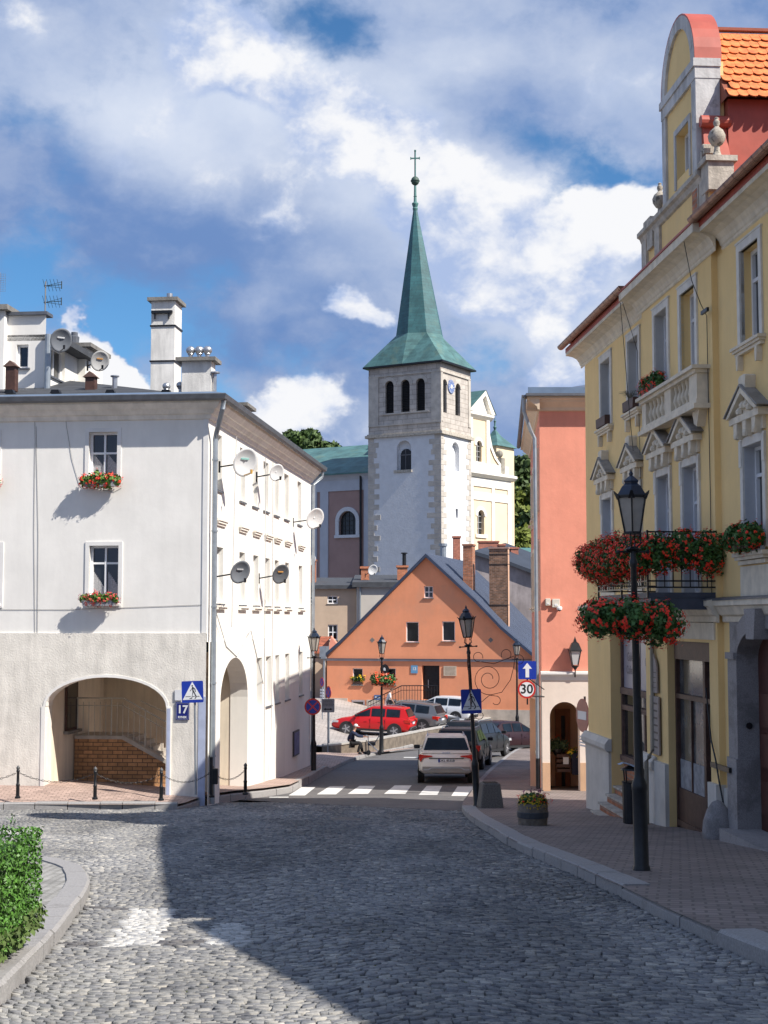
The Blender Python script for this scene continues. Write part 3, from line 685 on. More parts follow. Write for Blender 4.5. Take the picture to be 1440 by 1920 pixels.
# cornice (profile y,z) round both faces
prof = [(0, ZT-.02), (-.05, ZT+.0), (-.08, ZT+.10), (-.13, ZT+.12), (-.2, ZT+.22), (-.24, ZT+.24), (-.34, ZT+.36), (-.36, ZT+.44), (-.42, ZT+.44)]
b = MB(FB.T)
def mitre(mb, prof, extA, extB):
    V = []; n = len(prof)
    for y, z in prof: V.append((y, extA, z))
    for y, z in prof: V.append((y, y, z))
    for y, z in prof: V.append((extB, y, z))
    f = []
    for s_ in (0, n):
        for i in range(n-1): f.append((s_+i, s_+n+i, s_+n+i+1, s_+i+1))
    mb.add(V, f)
mitre(b, prof, LA_+.1, LB_+.05); b.obj('cornice', soffit_m, RB)
b = MB(FB.T)
gp_ = [(-.42, ZT+.40), (-.44, ZT+.40), (-.52, ZT+.44), (-.55, ZT+.55), (-.53, ZT+.57), (-.40, ZT+.52)]
mitre(b, gp_, LA_+.1, LB_+.3); b.obj('gutter', gutter_m, RB)
# roof: hipped, low
b = MB(FB.T); e = .42; zr0 = ZT+.46; A0 = (-e, -e, zr0); A1 = (-e, LA_+e, zr0); B0 = (LB_+e, -e, zr0); B1 = (LB_+e, LA_+e-2, zr0); rz_ = zr0+1.75
b.poly([A1, A0, (6.3, 6.4, rz_), (6.3, 7.2, rz_)]); b.poly([A0, B0, (LB_-6, 6.4, rz_), (6.3, 6.4, rz_)]); b.poly([B0, B1, (LB_-6, 6.4, rz_)]); b.poly([B1, A1, (6.3, 7.2, rz_), (LB_-6, 6.4, rz_)])
b.obj('roof', darkroof, RB)
b = MB(FB.T); mitre(b, [(-.50, ZT+.555), (-.40, ZT+.60), (-.2, ZT+.66), (-.19, ZT+.5)], LA_+.1, LB_+.3); b.obj('roof_flashing', mat('blue_grey_flashing', (.17, .24, .34), .45, .1, 3, metal=.4), RB)
# downpipe at corner
b = MB(FB.T); b.tube([(-.30, -.44, ZT+.42), (-.28, -.42, ZT+.22), (.10, -.18, ZT-.35), (.16, -.14, ZT-.5), (.16, -.14, -4.55)], .065, 10)
for zz in (4, 2.2, .3, -1.6, -3.4): b.lathe([(.08, 0), (.08, .05)], (.16, -.14, zz), 10)
b.obj('downpipe', pipe_m, RB)
b = MB(FB.T); b.tube([(LB_+.1, -.40, ZT+.42), (LB_+.1, -.38, ZT+.2), (LB_-.1, -.1, ZT-.1), (LB_-.1, -.08, -5.3)], .06, 8); b.obj('downpipe', pipe_m, RB)
# cables & cracks as thin conduits on the walls
b = MB(FB.T)
for pts in ([(bU(436), 5.0), (bU(432), 2), (bU(430), -.2)], [(bU(506), 4.9), (bU(507), 0), (bU(506), -3.3), (bU(500), -4.8)], [(bU(492), 4.9), (bU(493), -4.9)], [(bU(400), .2), (bU(420), -.7), (bU(440), -1.0), (bU(466), -.3), (bU(490), -1.9)]):
    b.tube([(u, -.075, z) for u, z in pts], .012, 4)
b.obj('cable', mat('grey_cable', (.4, .4, .4), .7, .1), RB)
b = MB(TA); U = aU
for pts in ([(65, 770), (66, 830), (64, 1000), (66, 1190)], [(68, 800), (72, 1000), (70, 1250)], [(120, 748), (125, 800), (135, 860), (148, 905), (155, 915), (215, 922), (228, 915)], [(0, 1143), (130, 1143), (380, 1134), (380, 1142)]):
    b.tube([(U(px, py), -.012, aZ(py, px)) for px, py in pts], .005, 4)
b.obj('cable', mat('dark_cable', (.2, .2, .2), .7, .1), RB)
# staircase in the arcade
ST_ = thing('staircase', 'brick sided stone stair with white iron railing inside the left arcade', 'staircase', FB.w(2.3, 2.5, -4.3), FB.rz)
stl = FB.T.copy()
TT = Matrix.Translation((-2.3, -2.5, 4.3)) @ Matrix(((0, 1, 0, 0), (-1, 0, 0, 0), (0, 0, 1, 0), (0, 0, 0, 1)))   # face-A style axes at depth
TT = Matrix.Translation((-2.3, -2.5, 4.3)) @ Matrix(((0, 1, 0, 0), (-1, 0, 0, 0), (0, 0, 1, 0), (0, 0, 0, 1)))
FD = Frame(xy(FAw.w(0, 2.3, 0)), FAw.d, -5.6); sx = lambda px, py: FD.P(px, py)
xl = -yr+.03; p1 = sx(230, 1386); p2 = sx(312, 1432); pend = (-.6, p2[1]+(p2[1]-p1[1])/(p2[0]-p1[0])*(-.6-p2[0]))
b = MB(TT); zb0 = -4.75
b.prism([(xl, zb0), (pend[0], zb0), (pend[0], pend[1]), (p1[0], p1[1]), (xl, p1[1])], 2.3, 2.5); b.obj('side_wall', brick_s, ST_)
b = MB(TT); ns = 9
b.box(xl, p1[0]+.05, 2.26, 3.6, p1[1], p1[1]+.09)
for i in range(ns):
    x0 = p1[0]+(pend[0]-p1[0])*i/ns; x1 = p1[0]+(pend[0]-p1[0])*(i+1)/ns; z = p1[1]+(pend[1]-p1[1])*(i+.3)/ns
    b.box(x0+.052, x1+.05, 2.505, 3.6, z-.3, z+.09)
b.prism([(p1[0], p1[1]+.001), (pend[0], pend[1]), (pend[0], pend[1]+.12), (p1[0], p1[1]+.12)], 2.24, 2.50)
b.obj('steps', mat('stair_stone', (.42, .38, .33), .9, .15, 4, .3, 20), ST_)
b = MB(TT); h = .98
b.tube([(xl, 2.34, p1[1]+.1+h), (p1[0], 2.34, p1[1]+.1+h), (pend[0], 2.34, pend[1]+.1+h)], .024, 6)
b.tube([(xl, 2.34, p1[1]+.0+h-.1), (p1[0], 2.34, p1[1]+.0+h-.1), (pend[0], 2.34, pend[1]+h-.1)], .014, 6)
n = 22
for i in range(n):
    x = xl+.06+(pend[0]-xl-.1)*i/n; z = p1[1] if x < p1[0] else p1[1]+(pend[1]-p1[1])*(x-p1[0])/(pend[0]-p1[0])
    b.tube([(x, 2.34, z+.1), (x, 2.34, z+h+(.0 if i % 6 else .1))], .010 if i % 6 else .02, 5)
b.tube([(p1[0]+.3, 2.9, p1[1]+h), (pend[0], 2.9, pend[1]+.35+h)], .022, 6)
b.obj('railing', mat('cream_iron', (.50, .47, .40), .6, .1), ST_)
b = MB(FB.T); b.box(3.0, 3.28, yr-.10, yr-.02, -4.55, -3.4); b.obj('meter_cabinet', mat('yellow_box', (.60, .34, .03), .6, .1), RB)
# attic storey block on the roof
ATo = W(84.5, 715, 39.6)
FT = Frame((ATo.x, ATo.y), FB.d, 6.0); AT = thing('attic_house', 'white rendered attic storey standing above the dark roof at the left', 'building', FT.loc(), FT.rz)
TAT = FT.T @ Matrix(((0, 1, 0, 0), (-1, 0, 0, 0), (0, 0, 1, 0), (0, 0, 0, 1)))
FTa = Frame((ATo.x, ATo.y), (FT.d.y, -FT.d.x), 6.0)
ztop = FTa.P(40, 592)[1]; w0 = (FTa.P(31, 670)[0], FTa.P(53, 670)[0], FTa.P(40, 690)[1], FTa.P(40, 646)[1])
b = MB(TAT); b.wall(-8, 0, 5.6, ztop, [w0], 0, .2); b.box(-8, FTa.P(14, 620)[0], -.25, -.002, 5.6, ztop+.1); b.obj('wall', white_w, AT)
b = MB(FT.T); ul = FT.P(130, 640)[0]; uw = (FT.P(93, 680)[0]+.05, FT.P(123, 680)[0], FT.P(110, 705)[1]-.1, FT.P(110, 660)[1]+.1)
b.wall(0, 4.6, 5.6, 7.75, [uw], .02, .2); b.box(2.9, 4.6, -.22, .016, 5.6, 8.1); b.quad((4.6, 0, 5.6), (4.6, 5, 5.6), (4.6, 5, 8), (4.6, 0, 8)); b.obj('side_wall', white_b, AT)
b = MB(TAT); b.box(-8, .06, -.12, .4, ztop, ztop+.09); b.obj('roof_edge', gutter_m, AT)
b = MB(FT.T); b.box(.0, 3.3, -.42, 5, 7.75, 7.92); b.obj('roof', bitumen, AT)
b = MB(FT.T); b.box(2.75, 4.8, -.42, 1.2, 8.1, 8.22); b.obj('chimney_cap', concrete, AT)
b = MB(FT.T); b.box(2.95, 4.6, .0, 1, 7.9, 8.1); b.obj('chimney_stack', white_w, AT)
b = MB(FT.T); b.lathe([(.2, 0), (.2, .05), (.13, .08), (.15, .3), (.10, .34), (.10, .44)], (3.4, .3, 8.22), 10); b.obj('chimney_cowl', gutter_m, AT)
window(AT, TAT, *w0, depth=.16, bars=0, tbar=None, sill=.06, sm=gutter_m)
window(AT, FT.T @ Matrix.Translation((0, .02, 0)), *uw, depth=.16, bars=1, tbar=None, sill=.06, sm=gutter_m)
b = MB(FT.T); b.tube([(-.1, -.1, 7.9), (-.1, -.1, 6.3), (.1, -.2, 6.15), (.4, -.25, 6.1)], .085, 10); b.obj('downpipe', pipe_m, AT)
b = MB(TAT); b.box(-10.6, FTa.P(14, 620)[0]+.15, -.45, .5, ztop+.1, ztop+.24); b.obj('chimney_slab', concrete, AT)
# chimneys on the corner building
def chimney(label, px0, px1, pyt, pyb, D, dep, capo=.1, mt=None, bands=(), cap=concrete, capz=.1, root=None, fr=None, ang=None):
    fr = fr or FB
    A = W(px0, pyt, D); w_ = (W(px1, pyt, D)-A).x; zb = W(px0, pyb, D).z
    r = root
    Tm = FB.T @ Matrix.Identity(4)
    d = Matrix.Rotation(FB.rz-R(90) if ang is None else ang, 4, 'Z'); o = Vector((A.x, D, zb))
    # coordinates in building root space
    inv = (Matrix.Translation(fr.loc()) @ Matrix.Rotation(fr.rz, 4, 'Z')).inverted()
    Tr = inv @ Matrix.Translation(o) @ d
    hgt = A.z-zb
    m_ = MB(Tr); m_.box(0, w_, 0, dep, -.6, hgt); co_ = m_.obj('chimney', mt or chim_w, r)
    m_ = MB(Tr); m_.box(-capo, w_+capo, -capo, dep+capo, hgt, hgt+capz); m_.obj('chimney_cap', cap, co_)
    if bands:
        m_ = MB(Tr)
        for bz in bands: m_.box(-.03, w_+.03, -.03, dep+.03, hgt*bz, hgt*bz+.04)
        m_.obj('strap', blk, co_)
    return co_, Tr, w_, hgt
co_, Tr, w_, hg = chimney('', 284, 329, 565, 735, 40.2, .8, bands=(.33, .72), root=RB)
b = MB(Tr); b.lathe([(.09, hg+.1), (.09, hg+.3)], (w_*.62, .4, 0), 10); b.obj('flue', steel, co_)
b = MB(Tr); b.box(0.02, w_-.06, -.10, -.01, hg*.86, hg*.89); b.box(.1, .13, -.08, -.01, hg*.80, hg*.86); b.box(w_-.18, w_-.15, -.08, -.01, hg*.80, hg*.86); b.obj('shelf', blk, co_)
def turbine(Tr, x, y, z, par, s=1.):
    b = MB(Tr); n = 16
    prof = [(.045, 0), (.05, .1), (.075, .12)]+[(.11*math.sin(a), .21-.10*math.cos(a)) for a in [.7+.35*i for i in range(7)]]
    b.lathe([(r*s, zz*s) for r, zz in prof], (x, y, z), n); b.obj('turbine_vent', steel, par)
co2, Tr2, w2, h2 = chimney('', 341, 397, 678, 738, 38.0, .5, capo=.14, root=RB)
for k in (.22, .52, .8): turbine(Tr2, w2*k, .25, h2+.1, co2, 1.15)
b = MB(Tr2); b.tube([(w2+.08, .1, -.3), (w2+.08, .1, .55)], .05, 8); b.lathe([(.14, .55), (.14, .58)], (w2+.08, .1, 0), 10); b.obj('flue', steel, co2)
co3, Tr3, w3, h3 = chimney('', 428, 455, 790, 830, 43.5, 1.0, capo=.1, root=RB)
co3b, Tr3b, w3b, h3b = chimney('', 426, 458, 762, 792, 43.5, 1.1, capo=.14, root=RB)
b = MB(Tr3b); b.box(.1, .22, -.012, .0, .08, h3b-.08); b.box(.32, .44, -.012, 0, .08, h3b-.08); b.obj('vent_opening', blk, co3b)
inv = (Matrix.Translation(FB.loc()) @ Matrix.Rotation(FB.rz, 4, 'Z')).inverted()
for px, py, D in ((312, 724, 38), (338, 722, 38.5)):
    p = inv @ W(px, py+8, D); turbine(Matrix.Identity(4), p.x, p.y, p.z-.1, RB, 1.0)
for px, py, D, hh_ in ((215, 735, 39, .75), (191, 735, 40, .25)):
    p = inv @ W(px, py, D); b = MB(); b.lathe([(.07, -.3), (.07, hh_-.35), (.12, hh_-.33), (.12, hh_-.30)], (p.x, p.y, p.z), 10); b.obj('vent_pipe', steel, RB)
for px in (19, 105, 208, 312):
    p = inv @ W(px, 738, 36.6); b = MB(); b.prism([(-.13, 0), (.13, 0), (.09, .09), (-.09, .09)], -.1, .1, Matrix.Translation(p) @ Matrix.Rotation(R(-90), 4, 'Z')); b.obj('roof_vent', blk, RB)
for px, py0, py1, D in ((22, 720, 688, 38.4), (171, 728, 708, 38.8)):
    p = inv @ W(px, py0, D); hh_ = (py0-py1)*D/2700; b = MB(); Tq = Matrix.Translation(p) @ Matrix.Rotation(R(-90), 4, 'Z')
    b.box(-.13, .13, -.13, .13, -.2, hh_, Tq); v_ = b.obj('roof_box', wood_d, RB)
    b = MB(); b.prism([(-.19, hh_), (.19, hh_), (0, hh_+.16)], -.18, .18, Tq); b.obj('lid', wood_m, v_)
# =============== YELLOW TOWN HOUSE ===============
y0c = W(1105, 1498, 33.0)
FY = Frame((y0c.x, 33.0), (.0702, -1.0), -5.0)
YB = thing('town_house', 'yellow ochre town house with ornate window pediments, curved gable and shopfronts', 'building', FY.loc(), FY.rz)
TY = FY.T; TYR = FY.T @ Matrix.Translation((0, -.10, 0))     # risalit plane
yU = lambda px, py=1000: FY.P(px, py)[0]
ZS = 6.1; YL = 14.5; DP = 5.2; RI = (5.7, 10.2)
tops = [(1.72, 2.62), (4.22, 5.07), (6.70, 7.55), (8.42, 9.30), (11.38, 12.25)]
shop1 = (2.26, 5.28, -4.6, -.2); shop2 = (7.2, 9.75, -4.6, -.37); portal = (11.05, 13.35, -4.6, -.1, .5, .30)
def ops(lo, hi):
    o = []
    for i, (a, b_) in enumerate(tops):
        if lo <= a and b_ <= hi:
            o.append((a, b_, 4.15, 5.60)); o.append((a, b_, (.40 if i in (2, 3) else 1.02), 2.60))
    return o
b = MB(TY); b.wall(0, RI[0], ZB, ZS, ops(0, RI[0])+[shop1+(0, .3)], 0, .28); b.wall(RI[1], YL, ZB, ZS, ops(RI[1], YL)+[portal], 0, .28)
b.box(2.2, 5.1, .9, 1.0, -5, 0) if 0 else None
b.quad((0, 0, ZB), (0, 0, ZS), (0, DP, ZS), (0, DP, ZB)); b.quad((YL, 0, ZB), (YL, DP, ZB), (YL, DP, ZS), (YL, 0, ZS)); b.quad((0, DP, ZB), (0, DP, ZS), (YL, DP, ZS), (YL, DP, ZB))
b.obj('wall', yellow_w, YB)
b = MB(TYR); b.wall(RI[0], RI[1], ZB, ZS, ops(*RI)+[shop2+(0, .3)], 0, .38)
b.box(RI[0], RI[0]+.001, 0, .1, ZB, ZS); b.quad((RI[1], 0, ZB), (RI[1], .1, ZB), (RI[1], .1, ZS), (RI[1], 0, ZS)); b.quad((RI[0], .1, ZB), (RI[0], 0, ZB), (RI[0], 0, ZS), (RI[0], .1, ZS))
b.obj('projecting_bay', yellow_w, YB)
# cornice
def offs(prof, dy): return [(y-dy, z) for y, z in prof]
cp = [(0, 5.86), (-.02, 5.88), (-.02, 5.92), (-.04, 5.94), (-.06, 6.00), (-.12, 6.08), (-.22, 6.13), (-.33, 6.15), (-.37, 6.15), (-.37, 6.29), (0, 6.32)]
b = MB(TY)
b.sweepx(cp, -.37, 5.45); b.sweepx(offs(cp, .11), 5.45, 10.5); b.sweepx(cp, 10.5, YL)
b.obj('cornice', cream_t, YB)
b = MB(TY)
b.sweepx([(-.375, 6.22), (-.375, 6.31), (-.37, 6.33), (.1, 6.37), (.1, 6.33)], -.39, 5.45); b.sweepx([(-.485, 6.295), (-.50, 6.295), (-.50, 6.33), (.1, 6.38), (.1, 6.34)], 5.45, 10.5); b.sweepx([(-.375, 6.22), (-.375, 6.31), (-.37, 6.33), (.1, 6.37), (.1, 6.33)], 10.5, YL)
b.obj('cornice_flashing', redmetal, YB)
def gutter(mb, x0, x1, y, z, r=.085):
    n = 8; pr = [(y+r*math.cos(a), z+r*math.sin(a)) for a in [math.pi+math.pi*k/n for k in range(n+1)]]+[(y+r*.9*math.cos(a), z+r*.9*math.sin(a)) for a in [2*math.pi-math.pi*k/n for k in range(n+1)]]
    pr.append(pr[0]); mb.sweepx(pr, x0, x1, False)
    mb.poly([(x0, *p) for p in pr[:9]]); mb.poly([(x1, *p) for p in pr[:9][::-1]])
    x = x0+.2
    while x < x1: 
        mb.sweepx([(y+(r+.008)*math.cos(a), z+(r+.008)*math.sin(a)) for a in [math.pi+math.pi*k/n for k in range(n+1)]], x, x+.025, False); x += .42
b = MB(TY); gutter(b, -.45, 5.75, -.47, 6.39); b.obj('gutter', copper_b, YB)
b = MB(TY); gutter(b, 10.45, YL, -.47, 6.37); b.obj('gutter', copper_b, YB)
# roof: steep lower slope, hipped
b = MB(TY); ev = -.40; z0 = 6.40
V = [(-.15, ev, z0), (YL+.2, ev, z0), (YL-2.0, 2.5, 8.6), (2.2, 2.5, 8.6), (-.15, DP+.3, z0), (YL+.2, DP+.3, z0)]
b.add(V, [(0, 1, 2, 3), (1, 5, 2), (5, 4, 3, 2), (4, 0, 3)]); b.obj('roof', mat('clay_roof', (.34, .10, .05), .8, .2, 2, .4, 20, kind='tile', p=dict(bw=.18, rh=.2, ms=.015, cv=.2)), YB)
# window surrounds, pediments etc.
def scroll(mb, x, z, y=-.04, s=.85):
    mb.prism([(x-.05*s, z), (x+.05*s, z), (x+.06*s, z-.12*s), (x+.03*s, z-.26*s), (x-.03*s, z-.26*s), (x-.06*s, z-.12*s)], y-.06*s, 0)
for i, (a, c) in enumerate(tops):
    ri = 2 <= i <= 3; T = TYR if ri else TY
    b = MB(T)
    surround(b, a, c, 4.15, 5.60, .13, .03, bottom=False); b.box(a-.16, c+.16, -.04, 0, 5.73, 5.76)
    b.obj('window_surround', mat('pale_grey_trim', (.66, .63, .57), .8, .08, 5, .15, 30, streak=.1), YB); b = MB(T)
    surround(b, a, c, .40 if ri else 1.05, 2.60, .13, .03, bottom=False)
    b.box(a-.14, a-.03, -.045, -.03, 2.3, 2.70); b.box(c+.03, c+.14, -.045, -.03, 2.3, 2.70)
    b.obj('window_surround', mat('pale_grey_trim', (.60, .57, .52), .8, .08, 5, .15, 30, streak=.1), YB)
    if not ri:
        b = MB(T)
        for zz, pr, ex in ((4.13, .13, .22), (4.09, .10, .19), (4.04, .07, .16)): b.box(a-ex, c+ex, -pr, 0, zz-.045, zz)
        scroll(b, a-.0, 3.99); scroll(b, c+.0, 3.99)
        b.obj('window_ledge', cream_t, YB)
        b = MB(T)
        for zz, pr, ex in ((1.0, .14, .26), (.95, .11, .22), (.88, .07, .18)): b.box(a-ex, c+ex, -pr, 0, zz-.06, zz)
        b.box(a-.2, c+.2, -.03, 0, .34, .8)
        b.obj('window_ledge', cream_t, YB)
    if i != 3 and i != 4:
        b = MB(T); e_ = .006
        b.box(a, a+e_, .0, .2, 4.15, 5.60); b.box(c-e_, c, .0, .2, 4.15, 5.60); b.box(a+e_, c-e_, 0, .2, 5.60-e_, 5.60)
        b.obj('reveal_lining', mat('grey_lining', (.50, .49, .47), .8, .06, 3), YB)
    b = MB(T); e_ = .006; zl_ = .40 if ri else 1.02
    b.box(a, a+e_, .0, .2, zl_, 2.60); b.box(c-e_, c, .0, .2, zl_, 2.60); b.box(a+e_, c-e_, 0, .2, 2.60-e_, 2.60)
    b.obj('reveal_lining', mat('blue_grey_lining', (.50, .51, .53), .8, .06, 3), YB)
    # pediment
    m = (a+c)/2; hw = .68; zb = 3.02; zt = 3.42
    b = MB(T); dpt = -.19
    b.box(m-hw, m+hw, dpt+.04, 0, zb-.07, zb+.03)
    b.prism([(m-hw-.05, zb+.03), (m-hw+.08, zb+.03), (m, zt-.06), (m, zt+.04)], dpt, 0); b.prism([(m+hw+.05, zb+.03), (m, zt+.04), (m, zt-.06), (m+hw-.08, zb+.03)], dpt, 0)
    b.prism([(m-hw+.1, zb+.03), (m+hw-.1, zb+.03), (m, zt-.08)], -.09, 0)
    for k in (-.3, -.1, .12, .28):      # leaf relief in the field
        b.lathe([(.0, -.02), (.06, .0), (.07, .05), (.03, .1), (0, .12)], (m+k*.8, -.115, zb+.04+.12*(1-abs(k)*3 if abs(k) < .3 else .1)), 7)
    for k in (-.42, 0, .42):            # corbels with drops
        b.prism([(m+k-.085, zb-.07), (m+k+.085, zb-.07), (m+k+.07, zb-.22), (m+k+.04, zb-.30), (m+k-.04, zb-.30), (m+k-.07, zb-.22)][::-1], -.14, 0)
        b.lathe([(0, -.07), (.05, -.05), (.06, 0), (.045, .05), (0, .06)], (m+k, -.11, zb-.25), 8)
    b.box(m-hw+.1, m+hw-.1, -.05, 0, 2.76, zb-.07)
    if not ri: b.prism([(m-.13, zt-.06), (m+.13, zt-.06), (m+.17, zt+.18), (m+.10, zt+.21), (m-.10, zt+.20), (m-.17, zt+.17)], -.16, 0)
    pd = b.obj('pediment', cream_t, YB)
    b = MB(T); e = -.21
    b.prism([(m-hw-.09, zb+.05), (m, zt+.045), (m, zt+.075), (m-hw-.12, zb+.06)], e, 0); b.prism([(m+hw+.09, zb+.05), (m+hw+.12, zb+.06), (m, zt+.075), (m, zt+.045)], e, 0)
    b.obj('pediment_cover', mat('grey_lead_sheet', (.24, .23, .22), .6, .25, 5), pd)
    window(YB, T, a, c, 4.15, 5.60, .21, 1, .68, fw=.06); window(YB, T, a, c, .42 if ri else 1.04, 2.60, .21, 1, .72, fw=.06, name='balcony_door' if ri else 'window')
# storey band
bp = [(0, -.05), (-.05, -.03), (-.05, .05), (-.10, .08), (-.16, .20), (-.20, .22), (-.20, .30), (0, .34)]
b = MB(TY); b.sweepx(bp, -.12, RI[0]-.05); b.sweepx(bp, RI[1]+.12, YL); b.sweepx(offs(bp, .1), RI[0]-.05, RI[1]+.12)
b.obj('storey_band', cream_t, YB)
b = MB(TY); b.sweepx([(-.21, .30), (-.215, .30), (-.215, .325), (0, .36), (0, .345)], RI[1]+.12, YL); b.sweepx([(-.31, .30), (-.315, .30), (-.315, .325), (0, .36), (0, .345)], RI[0]-.05, RI[1]+.12); b.obj('band_cover', gutter_m, YB)
b = MB(TYR); b.box(5.95, 10.1, -.03, 0, -.32, -.05); b.obj('frieze', cream_t, YB)
# plinth piers
b = MB(TY)
def pier(x0, x1, zt, dy=0, cap=True):
    b.box(x0, x1, -.06-dy, .28-dy, ZB, zt-.28 if cap else zt)
    if cap:
        b.sweepx([(0-dy, zt-.26), (-.11-dy, zt-.26), (-.15-dy, zt-.20), (-.15-dy, zt-.11), (-.10-dy, zt-.04), (-.07-dy, zt), (0-dy, zt)], x0-.08, x1+.04)
pier(-.05, 2.25, -2.52); b.obj('plinth_pier', greyp, YB); b = MB(TY); pier(5.29, 6.35, -2.50, .06); b.obj('plinth_pier', greyp, YB)
b = MB(TYR); b.box(6.42, 7.19, -.07, .3, ZB, -2.56); b.obj('plinth_pier', greyp, YB); b = MB(TYR); b.box(9.76, RI[1]+.02, -.07, .3, ZB, -2.58); b.obj('plinth_pier', greyp, YB)
b = MB(TY); b.box(RI[1]+.03, 10.6, -.05, .05, ZB, -2.62); b.obj('plinth_pier', greyp, YB); b = MB(TY); b.box(14.0, YL, -.05, .1, ZB, -2.6); b.obj('plinth_pier', greyp, YB)
# portal of granite
b = MB(TY); archband(b, portal, .30, -.08, .27)
b.box(portal[0]-.42, portal[0]+.012, -.08, .27, -2.1, -.6); b.box(portal[1]-.012, portal[1]+.42, -.08, .65, ZB, -.6); b.box(portal[0]-.44, portal[0]+.03, -.11, .27, ZB, -2.1)
b.box(portal[0]-.42, portal[0]-.0, -.12, .0, -.6, -.50)
b.prism([(portal[0]-.42, -.5), (portal[0]-.1, -.5), (portal[0]+.2, -.12), (portal[0]+.05, .05), (portal[0]-.42, .02)][::-1], -.04, .02)
b.prism([(12.03, -.28), (12.37, -.28), (12.45, .16), (11.95, .16)], -.24, 0)
b.obj('granite_portal', granite, YB)
b = MB(TY); b.box(portal[0], portal[1], .26, .36, ZB, -.08)
for k in range(2):
    for zz in (-3.7, -2.9, -2.2, -1.6): b.box(portal[0]+.15+k*1.12, portal[0]+1.0+k*1.12, .22, .26, zz, zz+.5)
dr = b.obj('gate', mat('dark_red_gate', (.085, .026, .018), .5, .2, 5, .2, 20), YB)
b = MB(TY); b.lathe([(.03, 0), (.03, .05)], (12.1, .2, -2.6), 8); b.obj('handle', steel, dr)
b = MB(TY); b.lathe([(.22, 0), (.25, .10), (.23, .28), (.17, .46), (.09, .58), (.0, .62)], (10.45, -.22, FY.w(10.45, -.2, 0).y*0+zr(22.6)+.1), 12); b.obj('guard_stone', granite, YB, smooth=True)
b = MB(TY); b.box(portal[0]-.1, portal[1]+.1, -.35, .24, ZB, zr(21)+.22); b.obj('door_step', granite, YB)
b = MB(TY); b.lathe([(.05, 0), (.05, .02)], (0, 0, 0), 12, T=Matrix.Translation((portal[0]+.015, .1, -1.6)) @ Matrix.Rotation(R(90), 4, 'Y')); b.obj('bell_push', blk, YB)
# shop window 1
s = shop1; y = .28
b = MB(TY)
fl = -2.95; m1, m2 = -1.42, -1.78
b.box(s[0], s[0]+.10, y-.06, y+.04, fl, s[3]); b.box(s[1]-.10, s[1], y-.06, y+.04, fl, s[3]); b.box(s[0]+.1, s[1]-.1, y-.10, y+.05, m1-.13, m1); b.box(s[0]+.1, s[1]-.1, y-.08, y+.05, m2-.10, m2); b.box(s[0]+.1, s[1]-.1, y-.12, y+.05, fl, fl+.12)
for xx in (1.05, 1.95): b.box(s[0]+xx-.04, s[0]+xx+.04, y-.05, y+.04, fl+.12, m2-.1)
for xx in (1.3, 2.1): b.box(s[0]+xx-.04, s[0]+xx+.04, y-.05, y+.04, m2, m1-.13)
b.box(s[0]+1.5, s[0]+1.53, y-.02, y+.02, m1, s[3])
sf = b.obj('shop_window', wood_m, YB)
b = MB(TY); b.quad((s[0], y, fl), (s[1], y, fl), (s[1], y, m1), (s[0], y, m1)); b.obj('pane', glass_s, sf)
b = MB(TY); b.box(s[0]+.1, s[1]-.1, y-.01, y+.02, m1, s[3]); b.obj('sign_panel', mat('lilac_glass_panel', (.40, .37, .42), .3, .1, 2), sf)
b = MB(TY)
tm = lambda x, z: TY.inverted() @ TY @ Matrix.Translation((x, y-.016, z)) @ Matrix.Rotation(R(90), 4, 'X')
text_mb(b, 'Galerie', .26, tm(s[0]+.8, -.78), .004); text_mb(b, 'Cafeteria', .24, tm(s[0]+.8, -1.05), .004); text_mb(b, 'Galerie', .24, tm(s[0]+2.25, -.85), .003)
b.obj('lettering', mat('grey_letters', (.20, .18, .22), .5, .1), sf)
b = MB(TY); b.box(s[0], s[1], y-.01, y+.05, -4.7, fl); b.obj('stall_riser', brick_m, sf)
b = MB(TY)
for k in range(4): b.box(s[0]-.0, s[1]-.5, -.42+k*.16, .27, -4.7, -4.02+k*.17-.02)
b.obj('brick_step', brick_m, YB)
b = MB(TY)
for k in range(4): b.box(s[0]-.02, s[1]-.48, -.46+k*.16, .27-.0*k, -4.02+k*.17-.015, -4.02+k*.17+.025)
b.obj('step_slab', stone_t, YB)
# shop 2 : door leaf with glazing
s = shop2; y = .18
b = MB(TYR)
for xx, w_ in ((s[0], .09), (s[0]+1.72, .12), (s[1]-.09, .09)): b.box(xx, xx+w_, y-.05, y+.06, -4.6, s[3])
b.box(s[0]+.09, s[1]-.09, y-.08, y+.06, s[3]-.32, s[3]); b.box(s[0]+.09, s[0]+1.72, y-.05, y+.05, -1.38, -1.30); b.box(s[0]+1.84, s[1]-.09, y-.05, y+.05, -1.38, -1.30)
b.box(s[0]+.09, s[0]+1.72, y-.03, y+.05, -4.6, -2.95); b.box(s[0]+.09, s[0]+1.72, y-.07, y-.03, -3.6, -3.5); b.box(s[0]+.09, s[0]+1.72, y-.09, y-.03, -3.3-.9, -3.98)
b.box(s[0]+.86, s[0]+.90, y-.02, y+.03, -2.95, -1.38); b.box(s[0]+1.84, s[1]-.09, y-.03, y+.05, -4.6, -3.05)
for zz in (-3.9, -3.5, -3.15): b.box(s[0]+1.84, s[1]-.09, y-.06, y-.03, zz, zz+.06)
sf = b.obj('shop_door', wood_d, YB)
b = MB(TYR); b.quad((s[0]+.05, y+.02, -2.96), (s[1]-.05, y+.02, -2.96), (s[1]-.05, y+.02, s[3]-.3), (s[0]+.05, y+.02, s[3]-.3)); b.obj('pane', mat('dusty_shop_glass', (.10, .10, .10), .12, .5, 2, spec=.9), sf)
